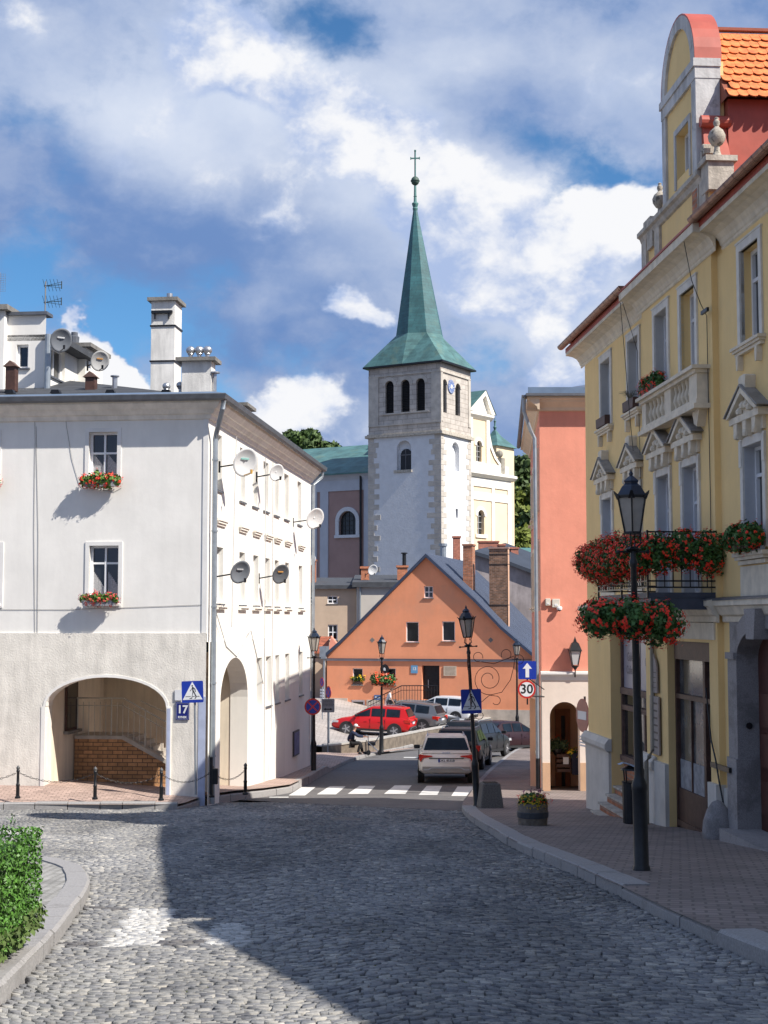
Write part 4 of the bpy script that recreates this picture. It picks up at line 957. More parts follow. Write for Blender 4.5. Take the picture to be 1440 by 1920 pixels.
b = MB(TYR); b.box(s[0]+.1, s[0]+1.7, y+.005, y+.018, -2.95, -2.45); b.obj('paper_strip', mat('crumpled_paper', (.30, .30, .31), .9, .3, 6), sf)
# rainwater pipe
b = MB(TY); b.tube([(6.38, -.16, -.35), (6.38, -.16, -2.35), (6.38, -.24, -2.5), (6.38, -.30, -2.6), (6.38, -.30, -4.0)], .045, 8); pp = b.obj('downpipe', mat('ochre_grey_pipe', (.28, .25, .20), .5, .15, 4, metal=.3), YB)
b = MB(TY); b.tube([(6.38, -.30, -4.0), (6.38, -.30, -4.6)], .06, 8); b.obj('pipe_shoe', mat('rusty_pipe', (.20, .07, .05), .8, .2), pp)
# balustrade under the middle top windows
b = MB(TYR); x0, x1 = 6.42, 9.98; pj = -.20
def rail(xa, xb, z0, z1, p0, ex=0): b.box(xa-ex, xb+ex, p0-ex, 0, z0, z1)
rail(x0, x1, 3.40, 3.48, pj, .07); rail(x0, x1, 3.48, 3.56, pj, .02); rail(x0, x1, 3.98, 4.04, pj, .04); rail(x0, x1, 4.04, 4.10, pj, .10)
for xa, xb in ((x0, x0+.28), (8.0, 8.4), (x1-.45, x1)): b.box(xa, xb, pj, 0, 3.56, 3.98)
b.box(x0+.28, x1-.45, -.04, 0, 3.56, 3.98)
b.prism([(x0+.1, 3.40), (x0+.5, 3.40), (x0+.4, 3.2), (x0+.25, 3.14)][::-1], -.14, 0); b.prism([(x1-.5, 3.40), (x1-.1, 3.40), (x1-.25, 3.14), (x1-.4, 3.2)][::-1], -.14, 0)
bl = b.obj('balustrade', cream_t, YB)
for grp in ((x0+.28, 8.0), (8.4, x1-.45)):
    for k in range(5):
        xx = grp[0]+(grp[1]-grp[0])*(k+.5)/5
        b = MB(TYR); b.lathe([(.05, 0), (.05, .03), (.03, .06), (.065, .16), (.055, .22), (.028, .30), (.04, .36), (.05, .39), (.05, .42)], (xx, pj+.08, 3.56), 8); b.obj('baluster', cream_t, bl)
# iron balcony
bx0, bx1, by = 6.55, 10.15, -1.10
b = MB(TYR); b.box(bx0, bx1, by+.02, 0, .345, .43); b.box(bx1-.12, bx1, by+.05, -.02, .16, .34); b.box(bx0, bx0+.12, by+.05, -.02, .16, .34); b.box(bx0+.12, bx1-.12, by+.05, by+.17, .24, .34)
b.box(bx0+.5, bx0+.62, by+.2, 0, .20, .34); bc = b.obj('balcony', mat('dark_steel_slab', (.05, .06, .085), .6, .2, 4), YB)
b = MB(TYR)
for z in (.5, .60, 1.38): 
    b.box(bx0, bx1, by, by+.025, z, z+.025); b.box(bx0, bx0+.025, by, 0, z, z+.025); b.box(bx1-.025, bx1, by, 0, z, z+.025)
n = 27
for k in range(n+1):
    x = bx0+(bx1-bx0-.02)*k/n; b.box(x, x+.016, by+.005, by+.021, .5, 1.38)
for k in range(8):
    yy = by+(-by)*k/8
    for xx in (bx0, bx1-.02): b.box(xx, xx+.016, yy, yy+.016, .5, 1.38)
for xx in (bx0, bx1-.03, (bx0+bx1)/2): b.box(xx, xx+.03, by-.003, by+.028, .34, 1.42)
b.obj('railing', blk, bc)
# ---- gable ----
g0, g1 = 7.52, 9.62; gm = (g0+g1)/2; gr = (g1-g0)/2; zt0 = 9.34
gw = (8.30, 9.12, 7.66, 8.46)
b = MB(TYR); b.wall(g0, g1, 7.44, 9.0, [gw], 0, .22); n = 18
b.quad((g1, 0, 7.44), (g1, .38, 7.44), (g1, .38, 9.38), (g1, 0, 9.38)); b.quad((g0, .38, 7.44), (g0, 0, 7.44), (g0, 0, 9.38), (g0, .38, 9.38))
arc = [(gm+gr*math.cos(math.pi*k/n), zt0+gr*1.05*math.sin(math.pi*k/n)) for k in range(n+1)]
b.prism(arc, .0, .38)
b.box(g0+.02, g1-.02, .39, .45, 7, 9.3)
b.obj('gable_wall', yellow_w, YB)
b = MB(TYR)
b.box(g0-.02, g0+.22, -.04, .37, 7.44, 9.0); b.box(g1-.24, g1+.02, -.04, .37, 7.44, 9.0)
b.box(g0-.03, g1+.03, -.05, .385, 9.0, 9.2); b.box(g0-.05, g1+.05, -.08, .39, 9.2, 9.335)
ar2 = [(gm+(gr-.22)*math.cos(math.pi*k/n), zt0+(gr*1.05-.22)*math.sin(math.pi*k/n)) for k in range(n+1)]
for i in range(n): b.prism([arc[i], arc[i+1], ar2[i+1], ar2[i]], -.05, 0)
b.box(gw[0]-.09, gw[1]+.09, -.025, 0, gw[3], gw[3]+.1); b.box(gw[0]-.09, gw[0], -.025, 0, 7.5, gw[3]); b.box(gw[1], gw[1]+.09, -.025, 0, 7.5, gw[3])
b.obj('gable_trim', mat('grey_stained_trim', (.52, .51, .50), .85, .15, 3, .3, 20, streak=.3, stain=((.10, .09, .08), 2.2, .6, .7)), YB)
b = MB(TYR)
arc3 = [(gm+(gr+.03)*math.cos(math.pi*k/n), zt0+(gr*1.05+.03)*math.sin(math.pi*k/n)) for k in range(n+1)]
for i in range(n): b.prism([arc[i], arc3[i], arc3[i+1], arc[i+1]], -.05, .41)
b.obj('gable_cap', redmetal, YB)
window(YB, TYR, *gw, depth=.2, bars=1, tbar=None, fw=.06)
# lower tier of gable
b = MB(TYR); l0, l1 = 5.95, 10.2
b.box(l0, l1, 0, .37, 6.32, 7.30)
b.prism([(l0+.9, 7.3), (g0, 7.3), (g0, 8.2), (g0-.15, 7.9), (g0-.35, 7.6)][::-1], .05, .36)
b.obj('attic_wall', yellow_w, YB)
b = MB(TYR)
for xa in (l0, l0+.95, g1-.25, l1-.42):
    b.box(xa, xa+.34, -.05, 0, 6.34, 7.16)
b.box(l0-.04, l1+.02, -.04, .38, 6.32, 6.46); b.sweepx([(0, 7.15), (-.04, 7.17), (-.07, 7.25), (-.12, 7.28), (-.12, 7.36), (-.03, 7.43), (0, 7.43)], l0-.06, l1-.3); b.box(l0-.06, l1-.3, 0.003, .42, 7.30, 7.43)
b.obj('attic_cornice', stone_t, YB)
b = MB(TYR); b.box(g1-.22, g1+.05, -.058, -.051, 6.55, 7.12); b.obj('exposed_brick', brick_m, YB)
# right scroll and pedestal with urn
urn = [(.17, 0), (.17, .05), (.10, .10), (.07, .2), (.06, .30), (.12, .34), (.185, .44), (.20, .55), (.15, .66), (.08, .72), (.05, .76), (.075, .82), (.07, .88), (.04, .92), (.05, .96), (0, .99)]
for xx, lab in ((l1-.06, 0), (l0+.65, 1)):
    b = MB(TYR); b.box(xx-.20, xx+.20, -.06, .36, 6.9, 7.36); b.box(xx-.25, xx+.25, -.11, .41, 7.36, 7.45); pe = b.obj('pedestal', stone_t, YB)
    b = MB(TYR); b.lathe([(r*.72, z*.72) for r, z in urn], (xx, .15, 7.45), 14); b.obj('urn', mat('lichened_stone', (.42, .38, .32), .95, .3, 9, .6, 30, stain=((.05, .05, .045), 9, .5, .8)), pe, smooth=True)
b = MB(TYR)
for k in range(10): 
    a = R(20+k*34); b.box(g1+.20+.08*math.cos(a)-.04, g1+.20+.08*math.cos(a)+.04, .0, .2, 7.62+.14*math.sin(a)-.04, 7.62+.14*math.sin(a)+.04)
b.obj('volute', stone_t, YB)
b = MB(TYR); b.prism([(g1+.021, 7.45), (g1+.35, 7.45), (g1+.15, 7.85), (g1+.1, 8.15), (g1+.021, 8.2)], .05, .45); b.prism([(g1+.13+.10*math.cos(a), 8.22+.10*math.sin(a)) for a in [k*math.pi/6 for k in range(12)]], .0, .5)
b.obj('scroll_cap', redmetal, YB)
# cross dormer behind gable
b = MB(TYR); d0, d1 = 7.35, 9.78
b.box(d0, d1, .46, 4.9, 6.3, 8.6); b.obj('dormer_cheek', redmetal, YB)
b = MB(TYR); zr_, ze = 10.22, 8.56; e0, e1 = d0-.22, d1+.22
b.add([(gm, .38, zr_), (gm, 5.0, zr_), (e1, 5.0, ze), (e1, .38, ze), (e0, 5.0, ze), (e0, .38, ze)], [(0, 3, 2, 1), (0, 1, 4, 5), (0, 5, 3)]); 
b.box(gm-.06, gm+.06, .38, 5.0, zr_+.05, zr_+.10); dr = b.obj('dormer_roof', mat('red_clay_under', (.28, .08, .045), .8, .1), YB)
b = MB(TYR); nrow = 9; L = math.hypot(e1-gm, zr_-ze); sl_ = Vector((e1-gm, 0, ze-zr_)).normalized(); nm = Vector((-sl_.z, 0, sl_.x)); 
if nm.z < 0: nm = -nm
rnd = random.Random(4)
for r in range(nrow):
    t0 = L*r/nrow; t1 = t0+L/nrow*1.28
    nt = 27; tw = (4.5)/nt
    for k in range(nt):
        y = .40+tw*(k+(.5 if r % 2 else 0)); h0 = .02; h1 = .055+rnd.uniform(0, .008)
        base = Vector((gm, 0, zr_)); A = base+sl_*t0+nm*h0; Bm = base+sl_*(t1-.07)+nm*(h1-.01); Bt = base+sl_*t1+nm*h1
        pts = [(A.x, y, A.z), (A.x, y+tw*.97, A.z), (Bm.x, y+tw*.97, Bm.z)]
        for q in range(1, 5): 
            f = q/5; yy = y+tw*.97*(1-f); s_ = math.sin(math.pi*f)**.6; pts.append((Bm.x+(Bt.x-Bm.x)*s_, yy, Bm.z+(Bt.z-Bm.z)*s_))
        pts.append((Bm.x, y, Bm.z)); low = [(p[0]-nm.x*.014, p[1], p[2]-nm.z*.014) for p in pts]; nn = len(pts)
        b.add(pts+low, [tuple(range(nn))]+[(i, i+nn, (i+1) % nn+nn, (i+1) % nn) for i in range(2, nn-1)])
b.obj('tiles', tile_m, dr)
# wires on the facade
b = MB(TY)
b.tube([(9.9, -.46, 6.2), (9.95, -.35, 5.5), (10.0, -.22, 5.1), (10.02, -.13, 4.9), (10.02, -.12, 2), (10.0, -.12, -.3)], .007, 4); b.tube([(5.3, -.38, 6.2), (5.35, -.10, 5.2), (5.2, -.06, 4.5), (5.25, -.04, 2.5)], .006, 4); b.tube([(5.15, -.38, 6.2), (5.0, -.2, 4.2), (5.1, -.06, 2.2)], .006, 4)
b.obj('cable', blk, YB)
b = MB(TY); b.box(9.98, 10.32, -.22, -.18, 4.92, 4.98); b.obj('cable_bracket', blk, YB)
b = MB(TY); b.box(9.9, 10.85, -.16, -.12, -2.33, -2.25); b.tube([(9.6, -.12, -1.1), (9.9, -.14, -1.9), (10.2, -.16, -2.2), (10.35, -.16, -2.5), (10.52, -.12, -3.0), (10.52, -.10, -4.0)], .014, 5); b.obj('lamp_cable', blk, YB)
# black plaque & wall plates (things)
def plate(name, label, cat, F_, u, z, w_, h, m, off=.02, th=.015, txts=(), border=None, rows=0):
    p = F_.w(u, -off, z); o = thing(name, label, cat, p, F_.rz)
    b = MB(); b.box(-w_/2, w_/2, -th, 0, -h/2, h/2); b.obj('panel', m, o)
    if border:
        b = MB(); t = .012; bw, bh = w_/2-.015, h/2-.015
        for q in ((-bw, bw, -bh, -bh+t), (-bw, bw, bh-t, bh), (-bw, -bw+t, -bh, bh), (bw-t, bw, -bh, bh)): b.box(q[0], q[1], -th-.004, -th, q[2], q[3])
        b.obj('border', border, o)
    for t_, sz, x, zz, mm, bo in txts:
        b = MB(); text_mb(b, t_, sz, txt_T(x, -th-.004, zz), bo); b.obj('lettering', mm, o)
    if rows:
        b = MB(); rnd = random.Random(2)
        for k in range(rows):
            zz = h/2-h*(k+1)/(rows+1); x = -w_*.38
            while x < w_*.36:
                l = rnd.uniform(.02, .07); b.box(x, min(x+l, w_*.4), -th-.004, -th, zz-h*.012, zz+h*.018); x += l+.015
        b.obj('engraving', mat('engraved_letters', (.16, .13, .11), .8, .1), o)
    return o
plq = mat('pale_stone_plaque', (.34, .29, .26), .8, .12, 8)
plate('plaque', 'tall pale stone plaque hanging under the crested plaque between the shopfronts', 'plaque', FY, FY.P(1242, 1290)[0], -1.92, .62, 1.05, plq, .13, .03, rows=7)
cp_ = plate('plaque', 'small crested plaque above the tall stone one on the yellow pillar', 'plaque', FY, FY.P(1241, 1250)[0], -1.10, .46, .46, plq, .13, .03, rows=4)
b = MB(); b.prism([(-.23, .23), (.23, .23), (.14, .36), (.06, .40), (0, .48), (-.06, .40), (-.14, .36)], -.03, 0); b.obj('crest', plq, cp_)
u_, z_ = FY.P(1350, 1314)
plate('house_number', 'narrow blue and white enamel number plate on the yellow pillar by the portal', 'house number', FY, u_, z_, .40, .44, enamel, .02, .015, [('1', .34, 0, .03, sign_white, .01), ('RYNEK', .07, 0, -.16, sign_white, .002)], sign_white)

# =============== PINK HOUSE ===============
pc = W(1017, 1460, 41.0)
FPk = Frame((pc.x, 41.0), (1, .0), -5.2)
PK = thing('pink_house', 'salmon pink house with white arcade base behind the yellow one', 'building', FPk.loc(), FPk.rz)
TP_ = FPk.T
pU = lambda px, py=1200: FPk.P(px, py)[0]; pZ = lambda py: FPk.P(1060, py)[1]
par = (pU(1031, 1400), pU(1087, 1400), ZB, pZ(1316), (pU(1087)-pU(1031))/2, .4)
zbse = pZ(1268); ztp = pZ(770)
b = MB(TP_); b.wall(0, 9, zbse, ztp, [], 0); b.quad((9, 0, zbse), (9, 12, zbse), (9, 12, ztp), (9, 0, ztp)); b.quad((1.1, 12, ZB-1), (1.1, 12, ztp), (9, 12, ztp), (9, 12, ZB-1)); b.obj('wall', pink_w, PK)
# side wall along the street: direction slightly to the right
FPs = Frame((pc.x, 41.0), (-.08, -1.0), -5.2)   # seen from street, x to the right = towards camera ; origin near corner, negative u goes far
TS = TP_ @ Matrix(((.08, 1, 0, 0), (-1, .08, 0, 0), (0, 0, 1, 0), (0, 0, 0, 1)))  # root local for side: (u,v)->(...)
def side_T():
    inv = (Matrix.Translation(FPk.loc()) @ Matrix.Rotation(FPk.rz, 4, 'Z')).inverted()
    return inv @ Matrix.Translation((pc.x, 41.0, 0)) @ Matrix.Rotation(FPs.rz, 4, 'Z')
TS = side_T()
sw_ = []
for u in (-2.2, -4.9, -7.6, -10.3):
    for z0, z1 in ((3.3, 4.9), (.4, 2.2)): sw_.append((u, u+1.0, z0, z1))
for u in (-3.0, -6.5, -10): sw_.append((u, u+1.3, -3.9, -2.3))
b = MB(TS); b.wall(-12, 0, ZB-1, ztp, sw_, 0, .15); b.obj('side_wall', pink_w, PK)
for q in sw_:
    window(PK, TS, *q, depth=.12, sill=.14, sm=cream_t)
b = MB(TS)
for q in sw_: b = MB(TS); surround(b, *q, .14, .05); b.obj('window_surround', cream_t, PK)
b = MB(TP_); b.wall(0, 9, ZB, zbse, [par], -.04, .4); b.quad((0, -.04, ZB), (0, -.04, zbse), (0, .3, zbse), (0, .3, ZB)); b.obj('base', pinkbase, PK)
b = MB(TP_); b.sweepx([(-.04, zbse-.12), (-.07, zbse-.10), (-.09, zbse), (-.16, zbse+.06), (-.16, zbse+.12), (0, zbse+.14)], -.03, 9); b.obj('base_cornice', trim_w, PK)
b = MB(TP_); b.box(-.0, par[0]-.001, -.06, -.041, ZB, pZ(1430)); b.box(par[1]+.001, 9, -.06, -.041, ZB, pZ(1430)); b.obj('peach_skirting', peach, PK)
b = MB(TP_); b.quad((par[0]-.3, 2.6, ZB), (par[1]+1, 2.6, ZB), (par[1]+1, 2.6, par[3]), (par[0]-.3, 2.6, par[3])); b.quad((par[0]-.02, .3, ZB), (par[0]-.02, 2.6, ZB), (par[0]-.02, 2.6, par[3]), (par[0]-.02, .3, par[3])); b.quad((par[1]+.9, .36, ZB), (par[1]+.9, 2.6, ZB), (par[1]+.9, 2.6, par[3]), (par[1]+.9, .36, par[3])); b.quad((par[0]-.3, .36, par[3]), (par[0]-.3, 2.6, par[3]), (par[1]+1, 2.6, par[3]), (par[1]+1, .36, par[3])); b.obj('porch_wall', mat('porch_peach_lit', (.85, .56, .36), .9, .05, 2), PK)  # lighter copy of the peach plaster, light inside the porch put into the colour
b = MB(TP_); b.box(par[0]+.45, par[0]+.62, 2.45, 2.58, ZB, par[3]-.35); b.box(par[1]-.1, par[1]+.05, 2.45, 2.58, ZB, par[3]-.35); b.box(par[0]+.62, par[1]-.1, 2.48, 2.58, par[3]-.55, par[3]-.35); b.obj('doorway', mat('peach_dark', (.30, .13, .07), .8, .1), PK)
b = MB(TP_); b.box(par[0]+.62, par[1]-.1, 2.55, 2.59, ZB, par[3]-.55); b.obj('door', blk, PK)
cpk = [(0, ztp-.02), (-.06, ztp), (-.08, ztp+.08), (-.18, ztp+.16), (-.26, ztp+.22), (-.28, ztp+.28), (-.36, ztp+.30), (-.36, ztp+.36), (0, ztp+.36)]
b = MB(TP_); b.sweepx(cpk, -.36, 9); b.obj('cornice', mat('pink_house_cornice', (.66, .52, .38), .85, .06, 3), PK)
b = MB(TS); b.sweepx(cpk, -12.1, .35); b.obj('side_cornice', MATS['pink_house_cornice'], PK)
b = MB(TP_); b.box(-.42, 9.1, -.46, .2, ztp+.365, ztp+.44); b.obj('roof_edge', gutter_m, PK)
b = MB(TP_); b.add([(-.3, -.4, ztp+.43), (9.2, -.4, ztp+.43), (9.2, 12.3, ztp+.43), (.6, 12.3, ztp+.43), (4.5, 4.5, ztp+1.9), (4.8, 8, ztp+1.9)], [(0, 1, 4), (1, 2, 5, 4), (2, 3, 5), (3, 0, 4, 5)]); b.obj('roof', corr_m, PK)
b = MB(TP_); b.box(-.36, 9.05, -.40, -.34, ztp+.44, ztp+.62); b.obj('roof_flashing', MATS['blue_grey_flashing'], PK)
b = MB(TS); n = 8; gutter(b, -12, .4, -.44, ztp+.40, .07); b.obj('gutter', gutter_m, PK)
b = MB(TS); b.tube([(.2, -.44, ztp+.35), (.15, -.44, ztp-.05), (.05, -.25, ztp-.6), (.0, -.14, ztp-.8), (-.05, -.12, -3.9)], .055, 8); pd = b.obj('downpipe', pipe_m, PK); b = MB(TS); b.tube([(-.05, -.12, -3.9), (-.05, -.12, -4.75)], .062, 8); b.obj('pipe_shoe', blk, pd)
for nm, px, py, w_, h in (('alarm_box', 1027, 1129, .14, .20), ('alarm_box', 1042, 1131, .22, .24)):
    u, z = FPk.P(px, py); o = thing(nm, ('narrow white alarm box on the pink wall' if px < 1035 else 'square cream alarm box on the pink wall'), 'alarm box', FPk.w(u, 0, z), 0)
    b = MB(); b.box(-w_/2, w_/2, -.08, 0, -h/2, h/2); b.obj('case', mat('cream_case', (.6, .57, .5), .5, .05), o, bevel=.01); b = MB(); b.box(-w_*.2, w_*.2, -.09, -.08, -h*.3, -h*.1); b.obj('lens', sign_white, o)
u, z = FPk.P(1048, 1142); o = thing('security_camera', 'small white dome camera below the alarm boxes on the pink wall', 'camera', FPk.w(u, 0, z), 0)
b = MB(); b.lathe([(.07, 0), (.08, .05), (.06, .09)], (0, -.13, -.02), 10); b.box(-.03, .03, -.1, 0, .0, .06); b.obj('housing', plastic_w, o); b = MB(); b.lathe([(.0, -.05), (.045, -.03), (.06, 0)], (0, -.13, -.02), 10); b.obj('dome', glass, o)
# wall lantern
u, z = FPk.P(1077, 1262); o = thing('wall_lantern', 'black wall lantern with white panes on the pink wall above the arcade', 'lantern', FPk.w(u, -.18, z), 0)
b = MB(); b.tube([(0, .18, -.05), (0, .05, -.1), (0, 0, 0), (0, 0, .12)], .018, 6); b.lathe([(.03, 0), (.05, .04), (.12, .12)], (0, 0, .1), 8); b.obj('bracket', blk, o)
b = MB(); b.lathe([(.11, 0), (.20, .38)], (0, 0, .24), 4, rot=R(45)); b.obj('pane', mat('white_lamp_glass', (.6, .6, .6), .4, .05), o)
b = MB(); b.lathe([(.25, 0), (.24, .03), (.14, .22), (.06, .27), (.05, .31), (.0, .42)], (0, 0, .62), 4, rot=R(45)); 
for k in range(4):
    a = R(45+90*k); b.tube([(.11*math.cos(a), .11*math.sin(a), .23), (.205*math.cos(a), .205*math.sin(a), .63)], .014, 5)
b.obj('hood', blk, o)
# neighbours beyond the right edge whose shadows fall on the square
def neighbour(label, loc, d, L_, m, ze=6.15, dp=5.):
    o = thing('neighbour_house', label, 'building', loc, math.atan2(d[1], d[0])); Tn = Matrix.Translation((0, 0, -loc[2]))
    wn = [(x, x+1., z, z+1.6) for x in [1.0+2.6*k for k in range(int((L_-1.2)/2.6)+1) if 2.0+2.6*k < L_-.3] for z in (-.6, 2.4)]
    b = MB(Tn); b.wall(0, L_, -4.5, ze, wn, 0, .2); b.quad((L_, 0, -4.5), (L_, dp, -4.5), (L_, dp, ze), (L_, 0, ze)); b.quad((0, dp, -4.5), (0, 0, -4.5), (0, 0, ze), (0, dp, ze)); b.quad((L_, dp, -4.5), (0, dp, -4.5), (0, dp, ze), (L_, dp, ze)); b.obj('wall', m, o)
    for q in wn: window(o, Tn, *q, depth=.18, sill=.08)
    b = MB(Tn); b.add([(0, -.3, ze+.1), (L_, -.3, ze+.1), (L_, dp+.3, ze+.1), (0, dp+.3, ze+.1), (.8, dp/2, ze+2), (L_-.8, dp/2, ze+2)], [(0, 1, 5, 4), (1, 2, 5), (2, 3, 4, 5), (3, 0, 4), (3, 2, 1, 0)]); b.obj('roof', MATS['clay_roof'], o)
neighbour('plain cream town house next to the yellow one, out of view at the right', (5.43, 18.45, -3.0), (.094, -1), 10.1, cream_t, 6.3)
neighbour('plain pale town house turned away from the street beside the camera', (6.42, 8.3, -2.3), (.295, -1), 14, pinkbase)
# =============== ORANGE GABLED HOUSE ===============
def leaf_root(F_): return (Matrix.Translation(F_.loc()) @ Matrix.Rotation(F_.rz, 4, 'Z')).inverted()
oo = W(613, 1300, 90.0)
FO = Frame((oo.x, 90.0), (.97, -.242), -6.6)
OH = thing('orange_house', 'orange plastered gabled house with grey metal roof facing the car park', 'building', FO.loc(), FO.rz)
TO = FO.T; P_ = FO.P
ov = [P_(613, 1229), P_(640, 1205), P_(800, 1043), P_(893, 1129), P_(940, 1178), P_(1003, 1232), P_(1016, 1240)]
zband = P_(800, 1237)[1]; uR = ov[-1][0]-.1
def rect(px0, px1, py0, py1): 
    m = ((px0+px1)/2, (py0+py1)/2); return (P_(px0, m[1])[0], P_(px1, m[1])[0], P_(m[0], py1)[1], P_(m[0], py0)[1])
ow = [rect(795, 812, 1099, 1121), rect(761, 785, 1166, 1204), rect(829, 853, 1165, 1202), rect(661, 680, 1253, 1284), rect(723, 742, 1253, 1284), rect(658, 684, 1312, 1327), rect(720, 744, 1311, 1328)]
od = rect(791, 824, 1248, 1312); op2 = rect(938, 950, 1300, 1301)
b = MB(TO)
b.wall(0, uR, -7.5, zband, [q for q in ow if q[3] < zband]+[od+(0, .5)], 0, .2)
# gable : cells following the outline
us = sorted({0, uR} | {q[i] for q in ow if q[2] > zband for i in (0, 1)} | {p[0] for p in ov if 0 < p[0] < uR})
def roofz(u):
    for (a, za), (c, zc_) in zip(ov, ov[1:]):
        if u <= c: return za+(zc_-za)*(u-a)/(c-a)
    return ov[-1][1]
for a, c in zip(us, us[1:]):
    q = [w_ for w_ in ow if w_[2] > zband and w_[0] < (a+c)/2 < w_[1]]
    zs_ = [zband]+[z for w_ in q for z in (w_[2], w_[3])]
    for lo_ in range(0, len(zs_), 2):
        if lo_+1 < len(zs_): b.quad((a, 0, zs_[lo_]), (c, 0, zs_[lo_]), (c, 0, zs_[lo_+1]), (a, 0, zs_[lo_+1]))
        else: b.quad((a, 0, zs_[lo_]), (c, 0, zs_[lo_]), (c, 0, max(roofz(c)-.03, zs_[lo_])), (a, 0, max(roofz(a)-.03, zs_[lo_])))
for q in ow:
    if q[2] > zband:
        x0, x1, z0, z1 = q; b.quad((x0, 0, z0), (x0, 0, z1), (x0, .2, z1), (x0, .2, z0)); b.quad((x1, 0, z1), (x1, 0, z0), (x1, .2, z0), (x1, .2, z1)); b.quad((x0, 0, z1), (x1, 0, z1), (x1, .2, z1), (x0, .2, z1)); b.quad((x0, 0, z0), (x0, .2, z0), (x1, .2, z0), (x1, 0, z0))
b.quad((0, 0, -7.5), (0, 0, zband), (0, 14, zband), (0, 14, -7.5)); b.quad((uR, 0, -7.5), (uR, 14, -7.5), (uR, 14, zband), (uR, 0, zband))
b.obj('wall', orange_w, OH)
b = MB(TO); b.box(-.05, uR, -.10, 0, zband-.1, zband+.02); b.obj('band', mat('grey_band', (.33, .31, .32), .8, .08), OH)
b = MB(TO); b.box(-.08, uR, -.14, 0, zband+.021, zband+.05); b.obj('band_cover', navy_m, OH)
b = MB(TO); b.box(0, rect(0, 657, 0, 0)[1]-.1, -.05, 0, -7.5, P_(640, 1309)[1]); b.box(P_(684, 1320)[0]+.12, P_(719, 1320)[0]-.1, -.04, 0, -7.5, P_(700, 1312)[1]); b.box(P_(875, 1320)[0], uR, -.04, 0, -7.5, P_(900, 1330)[1]); b.box(P_(745, 1320)[0]+.1, P_(760, 1320)[0], -.04, 0, -7.5, P_(700, 1312)[1]); b.obj('plinth', mat('pale_flaking_plinth', (.46, .40, .34), .9, .2, 1.5, .3, 10), OH)
for i, q in enumerate(ow):
    window(OH, TO, *q, depth=.15, bars=(1 if i == 0 else 0), tbar=(.5 if i == 0 else None), fw=.05 if i < 5 else .12, sill=(.08 if i < 5 else None), sm=concrete)
b = MB(TO); b.quad((od[0], .42, od[2]), (od[1], .42, od[2]), (od[1], .42, od[3]), (od[0], .42, od[3])); dd = b.obj('door', blk, OH)
b = MB(TO); b.box(od[0]+.3, od[0]+.34, .38, .42, od[2]+.7, od[2]+1.2, T=Matrix.Rotation(0, 4, 'X')); b.obj('handle', steel, dd)
b = MB(TO)
gl = P_(800, 1313)[1]
b.box(od[0]-1.3, od[1]+.15, -1.2, -.01, -7.5, gl); 
for k in range(6): b.box(od[0]-1.3-.3*(k+1), od[0]-1.3-.3*k-.004, -1.2, -.01, -7.5, gl-.17*(k+1))
b.obj('steps', concrete, OH)
b = MB(TO); x1 = od[1]+.1; x0 = od[0]-1.3; xs_ = x0-1.8
b.tube([(xs_, -1.15, gl-.1), (x0+.3, -1.15, gl+.92), (x1, -1.15, gl+.95)], .03, 5); b.tube([(xs_, -1.15, gl-.35), (x0+.3, -1.15, gl+.65), (x1, -1.15, gl+.68)], .018, 5)
for k in range(26):
    x = xs_+(x1-xs_)*k/25; z = gl+.93 if x > x0+.3 else gl-.1+(1.02)*(x-xs_)/(x0+.3-xs_); b.tube([(x, -1.15, z-.95 if x > x0 else z-.9), (x, -1.15, z)], .014, 4)
b.obj('railing', blk, OH)
# roof slopes
dep = 13.0; th = .10
def slope(name, pts, m, ribs=True):
    b = MB(TO)
    for (a, za), (c, zc_) in zip(pts, pts[1:]):
        b.add([(a, -.25, za), (c, -.25, zc_), (c, dep, zc_), (a, dep, za), (a, -.25, za-th), (c, -.25, zc_-th), (c, dep, zc_-th), (a, dep, za-th)], [(0, 1, 2, 3), (7, 6, 5, 4), (0, 4, 5, 1), (2, 6, 7, 3)])
        if ribs:
            y = 0
            while y < dep:
                b.add([(a, y, za), (c, y, zc_), (c, y+.10, zc_), (a, y+.10, za), (a, y+.02, za+.11), (c, y+.02, zc_+.11), (c, y+.08, zc_+.11), (a, y+.08, za+.11)], [(4, 5, 6, 7), (0, 1, 5, 4), (2, 3, 7, 6)]); y += .27
    return b.obj(name, m, OH)
rf = slope('roof', [(p[0], p[1]+.10) for p in ov[2:]]+[(ov[-1][0]+.6, ov[-1][1]-.35)], corr_m)
rf2 = slope('roof', [(ov[0][0]-.3, ov[0][1]-.12)]+[(p[0], p[1]+.10) for p in ov[:3]], corr_m, False)
b = MB(TO)
for (a, za), (c, zc_) in zip(ov, ov[1:]):
    b.add([(a, -.30, za-.06), (c, -.30, zc_-.06), (c, -.30, zc_+.16), (a, -.30, za+.16), (a, -.05, za-.06), (c, -.05, zc_-.06), (c, -.05, zc_+.16), (a, -.05, za+.16)], [(0, 1, 2, 3), (3, 2, 6, 7), (1, 0, 4, 5)])
b.obj('verge', navy_m, OH)
b = MB(TO); b.tube([(-.15, -.1, P_(613, 1222)[1]), (-.15, -.1, -6)], .07, 6); b.box(-.4, .02, -.3, .4, P_(613, 1235)[1], P_(613, 1212)[1]); b.obj('downpipe', pipe_m, OH)
angO = FO.rz
cA = chimney('', 868, 886, 1023, 1095, 90.2, .9, mt=brick_m, root=OH, fr=FO, ang=angO, cap=brick_m, capo=.06)
